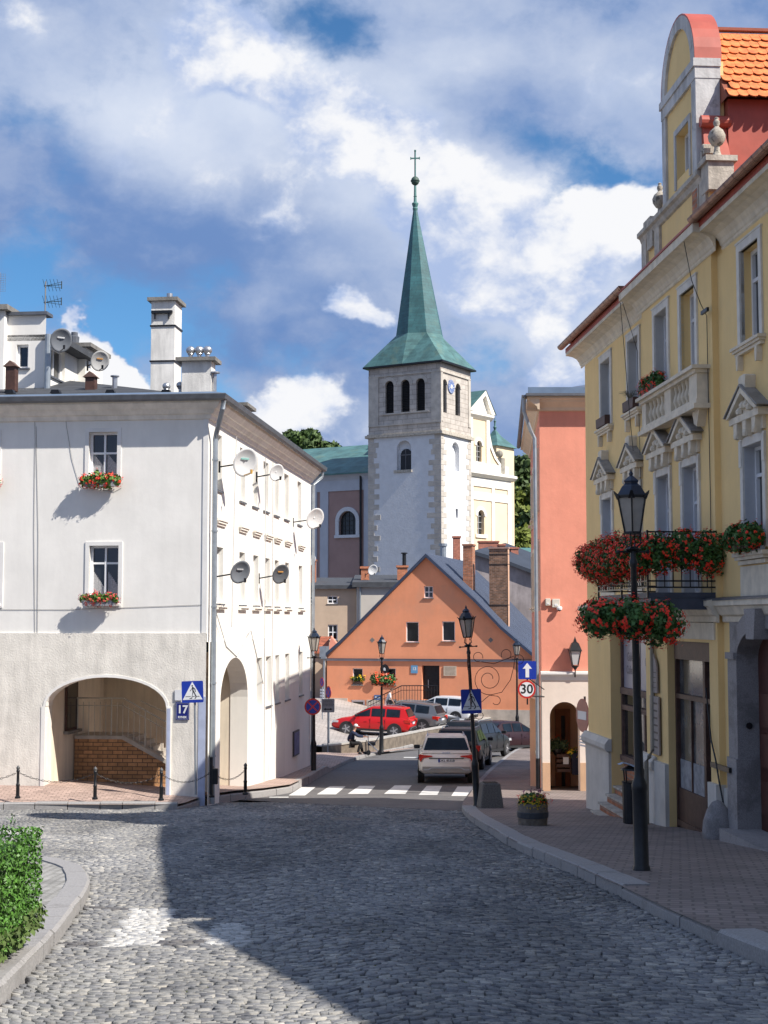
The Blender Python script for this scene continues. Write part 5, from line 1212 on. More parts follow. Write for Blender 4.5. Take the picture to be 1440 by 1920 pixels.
cB = chimney('', 917, 952, 1029, 1165, 89.6, .45, mt=mat('sooty_brick', (.20, .105, .062), .9, .3, 2.5, .5, 30, kind='brick', p=dict(bw=.26, rh=.09, ms=.012, cv=.35, mc=(.25, .20, .17))), root=OH, fr=FO, ang=angO, cap=mat('cap_concrete_pinkish', (.35, .22, .18), .9, .1), capo=.07, bands=(.22, .78, .92))
b = MB(cB[1]); b.box(cB[2]+.001, cB[2]+.03, -.02, .47, -.5, cB[3]); b.obj('corner_strip', mat('orange_render', (.60, .36, .24), .9, .1), cB[0])
b = MB(TO)
for px in (698, 920):
    u, z = P_(px, 1200); s_ = .16
    b.prism([(u-s_, z), (u, z-s_), (u+s_, z), (u, z+s_)], -.01, .02)
b.obj('vent_grille', concrete, OH)
# signs on the orange house
pl13 = plate('house_number', 'square light blue plate with number 13 by the dark door of the orange house', 'house number', FO, *P_(777, 1255), .42, .48, mat('sky_blue_plate', (.12, .30, .50), .4, .05), .02, .02, [('13', .26, 0, .03, sign_white, .008)])
plate('memorial_plaque', 'cream memorial plaque right of the door of the orange house', 'plaque', FO, *P_(844, 1258), .80, .60, mat('cream_plaque', (.52, .42, .32), .8, .1), .02, .03, rows=7)
pp = plate('parking_sign', 'small blue sign low on the orange wall between the cellar windows', 'sign', FO, *P_(708, 1308), .42, .32, mat('pale_blue_plate', (.07, .15, .34), .4, .05), .02, .02, [('P', .2, -.1, 0, sign_white, .006), ('24', .13, .09, 0, sign_white, .004)])
u, z = P_(724, 1254); o = thing('round_sign', 'round black hanging sign at the upper corner of the second lower window', 'sign', FO.w(u, -.35, z), FO.rz)
b = MB(); b.lathe([(.28, 0), (.28, .05)], (0, 0, 0), 18, T=Matrix.Rotation(R(90), 4, 'X')); b.obj('disc', blk, o); b = MB(); text_mb(b, 'a', .34, txt_T(0, -.055, .02), .01); b.obj('lettering', sign_white, o); b = MB(); b.tube([(0, .0, .27), (0, .34, .3)], .015, 4); b.obj('bracket', blk, o)

# =============== BUILDINGS BEHIND ===============
def flatbld(name, label, px0, px1, pyt, D, z0, depth, m, cat='building', rz=0., wins=(), roofpts=None, roofm=None, over=.3, rt=.25, slopez=0.):
    A = W(px0, pyt, D); B_ = W(px1, pyt, D); F_ = Frame((A.x, D), (math.cos(rz), math.sin(rz)), z0+1)
    o = thing(name, label, cat, F_.loc(), F_.rz); wd = F_.P(px1, pyt)[0]; zt = F_.P(px0, pyt)[1]
    ws_ = []
    for (a, c, d, e) in wins: ws_.append((F_.P(a, d)[0], F_.P(c, d)[0], F_.P(a, e)[1], F_.P(a, d)[1]))
    b = MB(F_.T); b.wall(0, wd, z0, zt, ws_, 0, .2); b.quad((wd, 0, z0), (wd, depth, z0), (wd, depth, zt), (wd, 0, zt)); b.quad((0, depth, z0), (0, 0, z0), (0, 0, zt), (0, depth, zt)); b.quad((0, depth, zt), (wd, depth, zt), (wd, depth, z0), (0, depth, z0)); b.obj('wall', m, o)
    for q in ws_: window(o, F_.T, *q, depth=.15, bars=1, tbar=.5, sill=.05, sm=concrete, fw=.07)
    if roofm:
        b = MB(F_.T); b.add([(-over, -over, zt), (wd+over, -over, zt), (wd+over, depth, zt+slopez), (-over, depth, zt+slopez), (-over, -over, zt+rt), (wd+over, -over, zt+rt), (wd+over, depth, zt+rt+slopez), (-over, depth, zt+rt+slopez)], [(3, 2, 1, 0), (4, 5, 6, 7), (0, 1, 5, 4), (1, 2, 6, 5), (3, 0, 4, 7)]); b.obj('roof', roofm, o)
    return o, F_, wd, zt
o1, F1, w1, z1 = flatbld('beige_house', 'plain beige house with flat grey roof behind the orange gable', 560, 668, 1104, 101, -6, 9, beige_w, wins=[(575, 589, 1117, 1132), (614, 633, 1117, 1132), (615, 633, 1171, 1200)], roofm=bitumen, slopez=.8)
o2, F2, w2_, z2 = flatbld('grey_house', 'pale grey wall section with tin roof between the beige house and the orange gable', 668.5, 762, 1101, 100.6, -6, 9.4, mat('pale_grey_plaster', (.52, .48, .43), .9, .06, .8, .15, 6), roofm=bitumen, slopez=.8, rt=.35)
b = MB(F2.T); b.tube([(.25, -.08, z2), (.25, -.08, z2-6)], .06, 6); b.obj('downpipe', pipe_m, o2)
brk2 = mat('orange_brick', (.50, .17, .08), .9, .15, 6, .5, 30, kind='brick', p=dict(bw=.26, rh=.09, ms=.012, cv=.2, mc=(.35, .22, .16)))
for px0, px1, pyt, pyb, D, rt_, F_ in ((677, 692, 1066, 1092, 103, o1, F1), (745, 764, 1064, 1086, 103, o2, F2)):
    c_ = chimney('', px0, px1, pyt, pyb, D, .9, mt=brk2, root=rt_, fr=F_, ang=0., cap=brk2, capo=.08, capz=.15)
    if px0 == 745: b = MB(c_[1]); b.tube([(.5, .4, c_[3]), (.5, .4, c_[3]+1.0)], .14, 8); b.lathe([(.24, 0), (.24, .08)], (.5, .4, c_[3]+1.0), 8); b.obj('flue', blk, c_[0])
# small annex with red tiled roof and a brick chimney
o3, F3, w3_, z3 = flatbld('annex', 'small beige annex with red tiled lean-to roof left of the orange house', 588, 610, 1222, 92.5, -6, 5, beige_w)
b = MB(F3.T); b.add([(-.5, -.3, z3), (w3_+.2, -.3, z3), (w3_+.2, 2.2, z3+.95), (-.5, 2.2, z3+.95), (-.5, -.3, z3-.1), (w3_+.2, -.3, z3-.1)], [(0, 1, 2, 3), (4, 5, 1, 0)]); b.obj('roof', MATS['clay_roof'], o3)
b = MB(F3.T); b.prism([(w3_+.2, z3-.1), (w3_+.9, z3+.3), (w3_+.35, z3+1.0)], -.2, 2.0); b.obj('gable_end', pink_w, o3)
b = MB(F3.T); b.tube([(w3_-.1, -.2, z3-.05), (w3_+.15, -.1, z3-.5), (w3_+.15, -.1, -5)], .1, 6); b.obj('downpipe', wood_d, o3)
chimney('', 572, 592, 1052, 1095, 104, .9, mt=brk2, root=o1, fr=F1, ang=0., cap=brk2, capo=.06, capz=.12)
# dark roofed house at the right, behind
FG = Frame(xy(W(862, 1100, 101)), (1, -.06), -5)
g_ = thing('rear_house', 'grey rendered house with dark sloping roof behind the brick chimneys', 'building', FG.loc(), FG.rz)
pg = lambda px, py: FG.P(px, py)
b = MB(FG.T); b.prism([pg(872, 1180), pg(1040, 1180), pg(1040, 1083), pg(1000, 1072), pg(952, 1054), pg(886, 1036), pg(872, 1042)], 0, 8); b.obj('wall', mat('weathered_grey_render', (.33, .29, .29), .95, .2, .8, .3, 8, streak=.2), g_)
b = MB(FG.T); P3 = [pg(868, 1040), pg(886, 1033), pg(952, 1052), pg(1000, 1070), pg(1040, 1082)]
for (a, za), (c, zc_) in zip(P3, P3[1:]):
    b.add([(a, -.4, za), (c, -.4, zc_), (c, 6, zc_+1.6 if c > 3 else zc_+.2), (a, 6, za+1.6 if a > 3 else za+.2), (a, -.4, za-.25), (c, -.4, zc_-.25)], [(0, 1, 2, 3), (4, 5, 1, 0)])
b.obj('roof', mat('navy_bitumen_roof', (.035, .045, .065), .7, .15, 1), g_)
for px0, px1, pyt, pyb, D in ((898, 935, 1017, 1032, 104), (936, 947, 1023, 1036, 104), (958, 972, 1029, 1042, 104), (850, 863, 1008, 1050, 104)):
    chimney('', px0, px1, pyt, pyb, D, .8, mt=mat('salmon_brick', (.42, .15, .10), .9, .15, 6, .5, 30, kind='brick', p=dict(bw=.26, rh=.09, ms=.012, cv=.15, mc=(.35, .2, .15))), root=g_, fr=FG, ang=0., cap=MATS['salmon_brick'], capo=.06, capz=.12)
c_ = W(825, 1052, 99); b = MB(Matrix.Translation((0, 0, 0))); 
t = thing('metal_flue', 'slim blue-grey metal flue in front of the church tower foot', 'flue', W(831, 1060, 99)); b.lathe([(.22, -2), (.22, 1.3), (.3, 1.32), (.3, 1.5)], (0, 0, 0), 10); b.obj('pipe', pipe_m, t)
o4, F4, w4_, z4 = flatbld('shed', 'low green roofed building behind the dark roof near the hill', 960, 1040, 1050, 118, -6, 6, pale_w, roofm=copper_d, slopez=1.2, over=.2, rt=.1)

# =============== CHURCH ===============
cc = W(827, 900, 140)
FC = Frame((cc.x, 140), (.588, 1), -7)
CH = thing('church', 'white church with quoined bell tower, green copper spire and cream baroque front', 'church', FC.loc(), FC.rz)
TC = FC.T; TCA = FC.T @ Matrix(((0, 1, 0, 0), (-1, 0, 0, 0), (0, 0, 1, 0), (0, 0, 0, 1)))
FCA = Frame((cc.x, 140), (FC.d.y, -FC.d.x), -7)
WA = -FCA.P(691, 900)[0]; WB_ = FC.P(883, 860)[0]
zc1 = FCA.P(826, 812)[1]; zc2 = FCA.P(826, 679)[1]; zst = FCA.P(760, 1086)[1]
qa = lambda px0, px1, py0, py1: (FCA.P(px0, py0)[0], FCA.P(px1, py0)[0], FCA.P((px0+px1)/2, py1)[1], FCA.P((px0+px1)/2, py0)[1])
qb = lambda px0, px1, py0, py1: (FC.P(px0, py0)[0], FC.P(px1, py0)[0], FC.P((px0+px1)/2, py1)[1], FC.P((px0+px1)/2, py0)[1])
wn1 = qa(744, 771, 826, 881); wn2 = qb(847.5, 861, 829, 883); wn3 = qb(854.5, 858.5, 954, 971)
b = MB(TCA); hw = (wn1[1]-wn1[0])/2; b.wall(-WA, 0, -7, zc1, [wn1+(hw, .5)], 0, .5)
b.T = TC; hw2 = (wn2[1]-wn2[0])/2; b.wall(0, WB_, -7, zc1, [wn2+(hw2, .5), wn3+(0, .4)], 0, .5); b.quad((WB_, 0, -7), (WB_, WA, -7), (WB_, WA, zc1), (WB_, 0, zc1)); b.quad((0, WA, -7), (0, WA, zc1), (WB_, WA, zc1), (WB_, WA, -7))
b.obj('tower_shaft', rubble_w, CH)
def lancet(T, q, hw, name, m, dy=.45, shutters=True, par=None):
    b = MB(T); b.quad((q[0], dy, q[2]), (q[1], dy, q[2]), (q[1], dy, q[3]), (q[0], dy, q[3])); return b.obj(name, m, par or CH)
lancet(TCA, wn1, 0, 'niche', rubble_w); lancet(TC, wn2, 0, 'niche', rubble_w, .48); lancet(TC, wn3, 0, 'niche', blk, .35)
q = qa(748.5, 768.5, 841, 880); b = MB(TCA); hw = (q[1]-q[0])/2; pts = [(q[0], q[2]), (q[1], q[2])]+[((q[0]+q[1])/2+hw*math.cos(a), q[3]-hw+hw*math.sin(a)) for a in [math.pi*k/10 for k in range(11)]]
b.prism(pts, .3, .44); wl = b.obj('window', blk, CH)
b = MB(TCA); b.box((q[0]+q[1])/2-.04, (q[0]+q[1])/2+.04, .25, .3, q[2], q[3]); b.box(q[0], q[1], .25, .3, q[3]-hw-.05, q[3]-hw+.05); b.obj('glazing_bar', mat('grey_bar', (.12, .12, .13), .6, .1), wl)
b = MB(TCA); b.box(wn1[0]-.3, wn1[1]+.1, -.12, .5, wn1[2]-.25, wn1[2]); b.obj('sill', stone_t, wl)
q = qb(847.8, 851, 850, 876); b = MB(TC); b.box(q[0], q[1], .2, .5, q[2], q[3]); b.obj('window', blk, CH)
# quoins
b = MB(TCA); rnd = random.Random(8); z = -2.; k = 0
while z < zc1-.2:
    h_ = .52; L_ = (1.25 if k % 2 else .75)*rnd.uniform(.85, 1.25)
    b.box(-WA-.03, -WA+L_*.9, -.035, 0, z, z+h_-.04)
    b.box(-L_, .035, -.035, 0.03, z, z+h_-.04); b.box(-.035, .03, -.03, L_*.8, z, z+h_-.04, T=Matrix(((-1, 0, 0, 0), (0, 1, 0, 0), (0, 0, 1, 0), (0, 0, 0, 1)))) if 0 else None
    z += h_; k += 1
b.T = TC; z = -2.; k = 0; rnd = random.Random(9)
while z < zc1-.2:
    h_ = .52; L_ = (1.0 if k % 2 else .55)*rnd.uniform(.85, 1.2)
    b.box(.03, L_, -.035, 0, z, z+h_-.04); b.box(WB_-L_, WB_+.03, -.035, 0, z, z+h_-.04); z += h_; k += 1
b.obj('quoins', quoin_m, CH)
b = MB(TC)
def ring(mb, z0, z1, pr): mb.box(-pr, WB_+pr, -pr, WA+pr, z0, z1)
ring(b, zc1-.05, zc1+.22, .28); ring(b, zc1+.22, zc1+.36, .12); ring(b, zst-.12, zst+.12, .14); b.obj('string_course', stone_t, CH)
# belfry
ba = [qa(721.5, 737.5, 714, 775), qa(751, 767.5, 711.5, 773), qa(779.5, 796, 709, 771.5)]
bb_ = [qb(830, 838.5, 711, 773), qb(854.5, 863.5, 719, 779)]
zb1 = zc1+.36
b = MB(TCA); b.wall(-WA, 0, zb1, zc2, [q+((q[1]-q[0])/2, .45) for q in ba], .06, .45)
b.T = TC; b.wall(.0, WB_, zb1, zc2, [q+((q[1]-q[0])/2, .45) for q in bb_], .06, .45); b.quad((WB_, 0, zb1), (WB_, WA, zb1), (WB_, WA, zc2), (WB_, 0, zc2)); b.quad((0, WA, zb1), (0, WA, zc2), (WB_, WA, zc2), (WB_, WA, zb1))
b.obj('belfry', ashlar, CH)
b = MB(TCA)
za_, zb_ = ba[0][2]-.25, ba[1][3]+1.0
b.box(-WA, ba[0][0]-.75, -.02, .055, zb1+.9, zc2-.9); b.box(ba[2][1]+.75, 0.02, -.02, .055, zb1+.9, zc2-.9); b.box(-WA, .02, -.05, .055, zc2-.9, zc2-.78); b.box(-WA, .05, -.06, .055, zb1+.75, zb1+.9); b.box(ba[0][0]-.5, ba[2][1]+.5, -.05, .055, za_+.1, za_+.25)
for q in ba: archband(b, (q[0]-.01, q[1]+.01, 0, q[3]+.01, (q[1]-q[0])/2), .35, .0, .06)
b.T = TC; b.box(.0, .45, -.02, .055, zb1+.9, zc2-.9); b.box(WB_-.5, WB_, -.02, .055, zb1+.9, zc2-.9); b.box(0, WB_, -.05, .055, zc2-.9, zc2-.78)
for q in bb_: archband(b, (q[0]-.01, q[1]+.01, 0, q[3]+.01, (q[1]-q[0])/2), .3, .0, .06)
b.obj('belfry_trim', quoin_m, CH)
for T_, qs in ((TCA, ba), (TC, bb_)):
    for q in qs:
        b = MB(T_); zz = q[2]
        while zz < q[3]-.05:
            b.add([(q[0], .25, zz), (q[1], .25, zz), (q[1], .42, zz+.16), (q[0], .42, zz+.16), (q[0], .25, zz+.02), (q[1], .25, zz+.02)], [(0, 1, 2, 3), (0, 4, 5, 1)]); zz += .17
        b.quad((q[0], .44, q[2]), (q[1], .44, q[2]), (q[1], .44, q[3]), (q[0], .44, q[3])); b.obj('louvre', mat('dark_louvre', (.018, .018, .02), .7, .2), CH)
u, z = FC.P(846, 725); b = MB(TC @ Matrix.Translation((u, .06, z)) @ Matrix.Rotation(R(90), 4, 'X')); b.lathe([(.68, 0), (.68, .1)], (0, 0, 0), 24); ck = b.obj('clock', mat('clock_blue', (.16, .22, .42), .5, .1, 3), CH)
b = MB(TC @ Matrix.Translation((u, -.045, z)))
for k in range(12):
    a = R(30*k); M_ = Matrix.Rotation(a, 4, 'Y'); b.box(-.03, .03, -.02, 0, .5, .64, T=M_)
b.lathe([(.22, 0), (.22, .02)], (0, 0, 0), 16, T=Matrix.Rotation(R(90), 4, 'X'))
b.box(-.025, .025, -.04, -.02, -.08, .55, T=Matrix.Rotation(R(250), 4, 'Y')); b.box(-.03, .03, -.04, -.02, -.05, .4, T=Matrix.Rotation(R(100), 4, 'Y')); b.obj('dial_marks', sign_white, ck)
# roof and spire
cx, cy = WB_/2, WA/2; eo = .42
Dc = FC.w(cx, cy, 0).y; HZ = lambda py: W(780, py, Dc).z
ze, zo, za2 = FCA.P(824, 676)[1], HZ(632), HZ(392)
eave = [(-eo, -eo), (WB_/2, -eo), (WB_+eo, -eo), (WB_+eo, WA/2), (WB_+eo, WA+eo), (WB_/2, WA+eo), (-eo, WA+eo), (-eo, WA/2)]
ro = 2.5
oct_ = [(cx+ro*math.cos(R(-135+22.5*0+45*k)), cy+ro*math.sin(R(-135+45*k))) for k in range(8)]
oct_ = [(cx+ro*math.cos(R(-112.5-22.5+45*k)), cy+ro*math.sin(R(-112.5-22.5+45*k))) for k in range(8)]
ax, ay = cx-.1, cy+.45
b = MB(TC); V = [(x, y, ze) for x, y in eave]+[(x, y, zo) for x, y in oct_]
b.add(V, [(i, (i+1) % 8, (i+1) % 8+8, i+8) for i in range(8)]+[tuple(range(7, -1, -1))])
b.obj('tower_roof', copper, CH)
b = MB(TC); b.box(-eo-.02, WB_+eo+.02, -eo-.02, WA+eo+.02, ze-.16, ze-.001); b.obj('eaves', blk, CH)
b = MB(TC); rt = .20; V = [(x, y, zo-.02) for x, y in oct_]+[(ax+(x-cx)*rt/ro, ay+(y-cy)*rt/ro, za2) for x, y in oct_]
b.add(V, [(i, (i+1) % 8, (i+1) % 8+8, i+8) for i in range(8)]+[tuple(range(8, 16))])
sp = b.obj('spire', mat('spire_copper', (.034, .118, .128), .55, .22, .8, .2, 3, stain=((.065, .13, .115), .4, .55, .5), kind='brick', p=dict(bw=.6, rh=.3, ms=.02, cv=.14, mc=(.03, .09, .10), bd=.03)), CH)
b = MB(TC); zz = lambda py: HZ(py)
b.lathe([(.24, za2-.1), (.28, za2+.1), (.22, za2+.2), (.34, za2+.55), (.34, za2+.65), (.17, za2+.75), (.14, za2+1.3), (.19, za2+1.35), (.14, za2+1.4), (.12, HZ(347))], (ax, ay, 0), 10)
b.obj('finial', copper_d, sp)
b = MB(TC); rb = (HZ(330)-HZ(347))/2; zb2 = (HZ(330)+HZ(347))/2; b.lathe([(rb*math.cos(a)*.9, zb2+rb*math.sin(a)) for a in [-1.5+.3*k for k in range(11)]], (ax, ay, 0), 14); b.lathe([(rb, zb2-.04), (rb, zb2+.04)], (ax, ay, 0), 14); b.obj('orb', mat('dark_verdigris', (.05, .09, .07), .6, .2, 3), sp, smooth=True)
b = MB(TC); zt_ = HZ(282); b.box(ax-.06, ax+.06, ay-.06, ay+.06, HZ(331), zt_); zc3 = HZ(296); b.T = TC @ Matrix.Translation((ax, ay, 0)) @ Matrix.Rotation(R(25), 4, 'Z'); b.box(-.06, .06, -.45, .45, zc3-.06, zc3+.06); b.box(-.07, .07, -.5, -.40, zc3-.12, zc3+.12); b.box(-.07, .07, .40, .5, zc3-.12, zc3+.12); b.box(-.1, .1, -.1, .1, zt_-.05, zt_+.08); b.obj('cross', copper_d, sp)
for k, (f, u_) in enumerate(((.30, 1), (.52, 7))):   # small hatches
    pass
# nave to the left
FNo = FCA.w(-WA+.3, 3.0, 0); FN = Frame((FNo.x, FNo.y), FCA.d, -7); invc = leaf_root(FC)
TNv = invc @ Matrix.Translation((FNo.x, FNo.y, 0)) @ Matrix.Rotation(FN.rz, 4, 'Z')
pn = FN.P; Ln = -26.
ze_n = pn(640, 892)[1]
nw = pn(636, 980)[0], pn(668, 980)[0], pn(652, 1003)[1], pn(652, 958)[1]; hw = (nw[1]-nw[0])/2
nws = [(nw[0]+d, nw[1]+d)+nw[2:]+(hw, .4) for d in (0, -9.5, -19)]
b = MB(TNv); b.wall(Ln, 0, -7, ze_n-1.6, nws, 0, .4); b.obj('nave_wall', lilac_w, CH)
b = MB(TNv); b.box(Ln, 0, -.12, 0, ze_n-1.6, ze_n)
pil = [(pn(601, 980)[0], pn(616, 980)[0]), (pn(575, 980)[0], pn(595, 980)[0])]
for d in (0, -9.5, -19):
    for a, c in pil: b.box(a+d, c+d, -.12, 0, -7, ze_n-1.6)
b.box(pn(683, 980)[0], 0, -.12, 0, -7, ze_n-1.6)
b.obj('nave_pilaster', mat('blue_white_plaster', (.47, .50, .56), .9, .05, 1), CH)
b = MB(TNv)
for q in nws: archband(b, (q[0]-.01, q[1]+.01, q[2], q[3]+.01, hw), .42, -.13, .1); b.box(q[0]-.42, q[0], -.13, .1, q[2], q[3]-hw); b.box(q[1], q[1]+.42, -.13, .1, q[2], q[3]-hw); b.box(q[0]-.5, q[1]+.5, -.2, .1, q[2]-.3, q[2])
b.obj('window_surround', mat('blue_white_trim', (.60, .62, .66), .9, .05, 1), CH)
for q in nws:
    b = MB(TNv); b.quad((q[0], .35, q[2]), (q[1], .35, q[2]), (q[1], .35, q[3]), (q[0], .35, q[3])); gw_ = b.obj('window', mat('leaded_glass', (.03, .033, .035), .2, .3, 2), CH)
    b = MB(TNv)
    for k in range(1, 4): x = q[0]+(q[1]-q[0])*k/4; b.box(x-.025, x+.025, .30, .349, q[2], q[3])
    for k in range(1, 5): zz_ = q[2]+(q[3]-q[2])*k/5; b.box(q[0], q[1], .30, .349, zz_-.025, zz_+.025)
    b.obj('glazing_bar', blk, gw_)
b = MB(TNv); b.sweepx([(-.12, ze_n-.5), (-.3, ze_n-.2), (-.55, ze_n), (-.6, ze_n+.2), (0, ze_n+.2)], Ln, 0); b.obj('nave_cornice', MATS['blue_white_plaster'], CH)
zrn = W(650, 826, FN.w(0, 8.5, 0).y).z
b = MB(TNv); b.add([(Ln, -.75, ze_n+.2), (.3, -.75, ze_n+.2), (.3, .8, ze_n+1.0), (Ln, .8, ze_n+1.0), (.3, 8.5, zrn), (Ln, 8.5, zrn), (.3, 17, ze_n), (Ln, 17, ze_n), (.3, -.75, ze_n+.05), (Ln, -.75, ze_n+.05)], [(0, 1, 2, 3), (3, 2, 4, 5), (5, 4, 6, 7), (9, 8, 1, 0)]); b.obj('nave_roof', copper, CH)
b = MB(TNv); b.tube([(pn(683, 980)[0]-.3, -.25, ze_n), (pn(683, 980)[0]-.3, -.2, -6)], .13, 6); b.obj('downpipe', blk, CH)
b = MB(TNv); b.box(-6.2, -5.2, 6.6, 7.2, zrn-1.2, zrn-.4); b.obj('roof_hatch', copper_d, CH)
b = MB(TNv); b.quad((Ln, 0, -7), (Ln, 0, ze_n), (Ln, 17, ze_n), (Ln, 17, -7)); b.obj('nave_end', lilac_w, CH)
# west front
fo = W(881, 1000, 146.5); FW = Frame((fo.x, 146.5), (.75, 1), -7)
TW = invc @ Matrix.Translation((fo.x, 146.5, 0)) @ Matrix.Rotation(FW.rz, 4, 'Z'); pw = FW.P
uE = pw(957, 980)[0]; uS = pw(918, 840)[0]; zcw = pw(900, 896)[1]
w1_ = pw(895, 980)[0], pw(908, 980)[0], pw(901, 1002)[1], pw(901, 956)[1]; w2q = pw(894, 850)[0], pw(904.5, 850)[0], pw(900, 866)[1], pw(900, 826)[1]
b = MB(TW); b.wall(-1, uE, -7, zcw, [w1_+((w1_[1]-w1_[0])/2, .4)], 0, .4); b.quad((uE, 0, -7), (uE, 22, -7), (uE, 22, zcw), (uE, 0, zcw))
zp = pw(900, 778)[1]
b.wall(-1, uS, zcw, zp, [w2q+((w2q[1]-w2q[0])/2, .4)], .1, .4); b.quad((uS, .1, zcw), (uS, 1.2, zcw), (uS, 1.2, zp), (uS, .1, zp))
P = [pw(px, py) for px, py in ((917, 815), (922, 840), (930, 860), (938, 872), (944, 878), (944, 893))]
b.prism([(uS-.1, zcw)]+[(P[-1][0], zcw)]+P[:-1][::-1]+[(uS-.1, P[0][1])], .12, .7)
b.obj('front_wall', chy, CH)
b = MB(TW)
for a, c in ((881, 886), (921, 926), (951, 957)): b.box(pw(a, 980)[0], pw(c, 980)[0], -.12, 0, -7, zcw-.9)
b.box(-1, uE, -.12, 0, zcw-.9, zcw); 
for a, c in ((881, 886), (912, 918)): b.box(pw(a, 840)[0], pw(c, 840)[0], -.05, .1, zcw+1, zp)
b.box(-1, uE, -.1, .0, zcw-2.3, zcw-1.5)
b.sweepx([(0, zcw), (-.3, zcw+.1), (-.6, zcw+.35), (-.6, zcw+.6), (0, zcw+.75)], -1, uE+.5); b.box(-1, uE-.3, 0, .11, zcw+.75, zcw+1.6)
b.sweepx([(.1, zp-.5), (-.05, zp-.4), (-.35, zp-.1), (-.35, zp+.15), (.1, zp+.2)], -1.2, uS+.4)
ap = pw(905, 733); lft = pw(874, 770); rgt = pw(931, 780)
b.prism([(lft[0], zp+.2), (lft[0]+.8, zp+.2), (ap[0], ap[1]-.5), (ap[0], ap[1])], -.4, .6); b.prism([(uS+.55, zp+.2), (ap[0], ap[1]), (ap[0], ap[1]-.5), (uS-.2, zp+.2)], -.4, .6)
for (a, za), (c, zc_) in zip(P, P[1:]): b.add([(a-.25, -.0, za), (c-.25, -.0, zc_), (c+.15, -.0, zc_+.1), (a+.15, -.0, za+.1), (a-.25, .9, za), (c-.25, .9, zc_), (c+.15, .9, zc_+.1), (a+.15, .9, za+.1)], [(0, 1, 2, 3), (3, 2, 6, 7)])
archband(b, (w2q[0]-.01, w2q[1]+.01, 0, w2q[3]+.01, (w2q[1]-w2q[0])/2), .3, 0, .15); archband(b, (w1_[0]-.01, w1_[1]+.01, 0, w1_[3]+.01, (w1_[1]-w1_[0])/2), .35, -.08, .1)
b.box(w1_[0]-.4, w1_[1]+.4, -.15, .1, w1_[2]-.35, w1_[2]); b.box(w2q[0]-.3, w2q[1]+.3, -.05, .15, w2q[2]-.25, w2q[2])
b.obj('front_trim', chw, CH)
b = MB(TW); b.prism([(lft[0]+.8, zp+.2), (uS-.2, zp+.2), (ap[0], ap[1]-.55)], .0, .3); b.obj('tympanum', chw, CH)
for q in (w1_, w2q):
    b = MB(TW); b.quad((q[0], .38, q[2]), (q[1], .38, q[2]), (q[1], .38, q[3]), (q[0], .38, q[3])); gw_ = b.obj('window', MATS['leaded_glass'], CH)
    b = MB(TW); x = (q[0]+q[1])/2; b.box(x-.05, x+.05, .3, .37, q[2], q[3])
    for k in range(1, 4): zz_ = q[2]+(q[3]-q[2])*k/4; b.box(q[0], q[1], .3, .37, zz_-.03, zz_+.03)
    b.obj('glazing_bar', mat('pale_bar', (.4, .4, .4), .6, .05), gw_)
b = MB(TW); b.add([(lft[0]-.1, -.45, zp+.2), (ap[0], -.45, ap[1]+.06), (uS+.7, -.45, zp+.2), (lft[0]-.1, 9, zp+.2), (ap[0], 9, ap[1]+.06), (uS+.7, 9, zp+.2)], [(0, 1, 4, 3), (1, 2, 5, 4)]); b.obj('front_roof', copper, CH)
b = MB(TW); cr = pw(892, 720); b.lathe([(.28, 0), (.28, .2), (.2, .3), (.2, .8), (.06, .9)], (cr[0], 2, ap[1]-.4), 8); b.box(cr[0]-.09, cr[0]+.09, 1.9, 2.1, ap[1], pw(892, 691)[1]); b.box(cr[0]-.55, cr[0]+.55, 1.92, 2.08, pw(892, 702)[1]-.1, pw(892, 702)[1]+.1); b.obj('cross', mat('brown_iron', (.10, .05, .04), .6, .1), CH)
b = MB(TW); u, z = pw(944, 851); b.box(P[-1][0]-.45, P[-1][0]+.25, -.05, .9, zcw+.7, z-.45); b.lathe([(.1, -.5), (.15, -.4)]+[(.4*math.cos(a), .4*math.sin(a)) for a in [-1.2+.3*k for k in range(9)]]+[(0, .42)], (P[-1][0]-.1, .4, z), 10); b.obj('ball_finial', mat('grey_stone_ball', (.28, .26, .22), .9, .2), CH)
ut0, ut1 = FW.P(931, 860, 1.)[0]+1.9, FW.P(964, 900, 1.)[0]; zt_ = FW.P(946, 838, 1.)[1]
b = MB(TW); b.box(ut0-1.9, ut1, 1.0, 3.6, -7, zt_); b.obj('stair_turret', chy, CH)
b = MB(TW); mx = (ut0-1.9+ut1)/2; my = 2.3; hwx = (ut1-ut0+1.9)/2+.25; zz_ = FW.P(946, 820, 2.)[1]; zs2 = FW.P(946, 806, 2.)[1]
b.add([(mx-hwx, my-1.6, zt_), (mx+hwx, my-1.6, zt_), (mx+hwx, my+1.6, zt_), (mx-hwx, my+1.6, zt_), (mx-.5, my-.5, zz_), (mx+.5, my-.5, zz_), (mx+.5, my+.5, zz_), (mx-.5, my+.5, zz_), (mx, my, zs2)], [(0, 1, 5, 4), (1, 2, 6, 5), (2, 3, 7, 6), (3, 0, 4, 7), (4, 5, 8), (5, 6, 8), (6, 7, 8), (7, 4, 8), (3, 2, 1, 0)])
b.lathe([(.12, -.1), (.2, .15), (.1, .3), (.1, .7), (.16, .8), (.05, .95), (.03, FW.P(946, 785, 2.)[1]-zs2)], (mx, my, zs2), 8); b.obj('turret_roof', copper, CH)
b = MB(TW); b.box(-1, uE, .5, 22, -7, zcw-.1); b.obj('rear_wall', chw, CH)
b = MB(TW); b.add([(-1, .6, zcw), (uE, .6, zcw), (uE, 22, zcw), (-1, 22, zcw), (2, .9, zcw+1.6), (2, 22, zcw+1.6), (uS-1, .9, zcw+1.6), (uS-1, 22, zcw+1.6)], [(0, 4, 5, 3), (1, 2, 7, 6), (4, 6, 7, 5)]); b.obj('rear_roof', copper, CH)

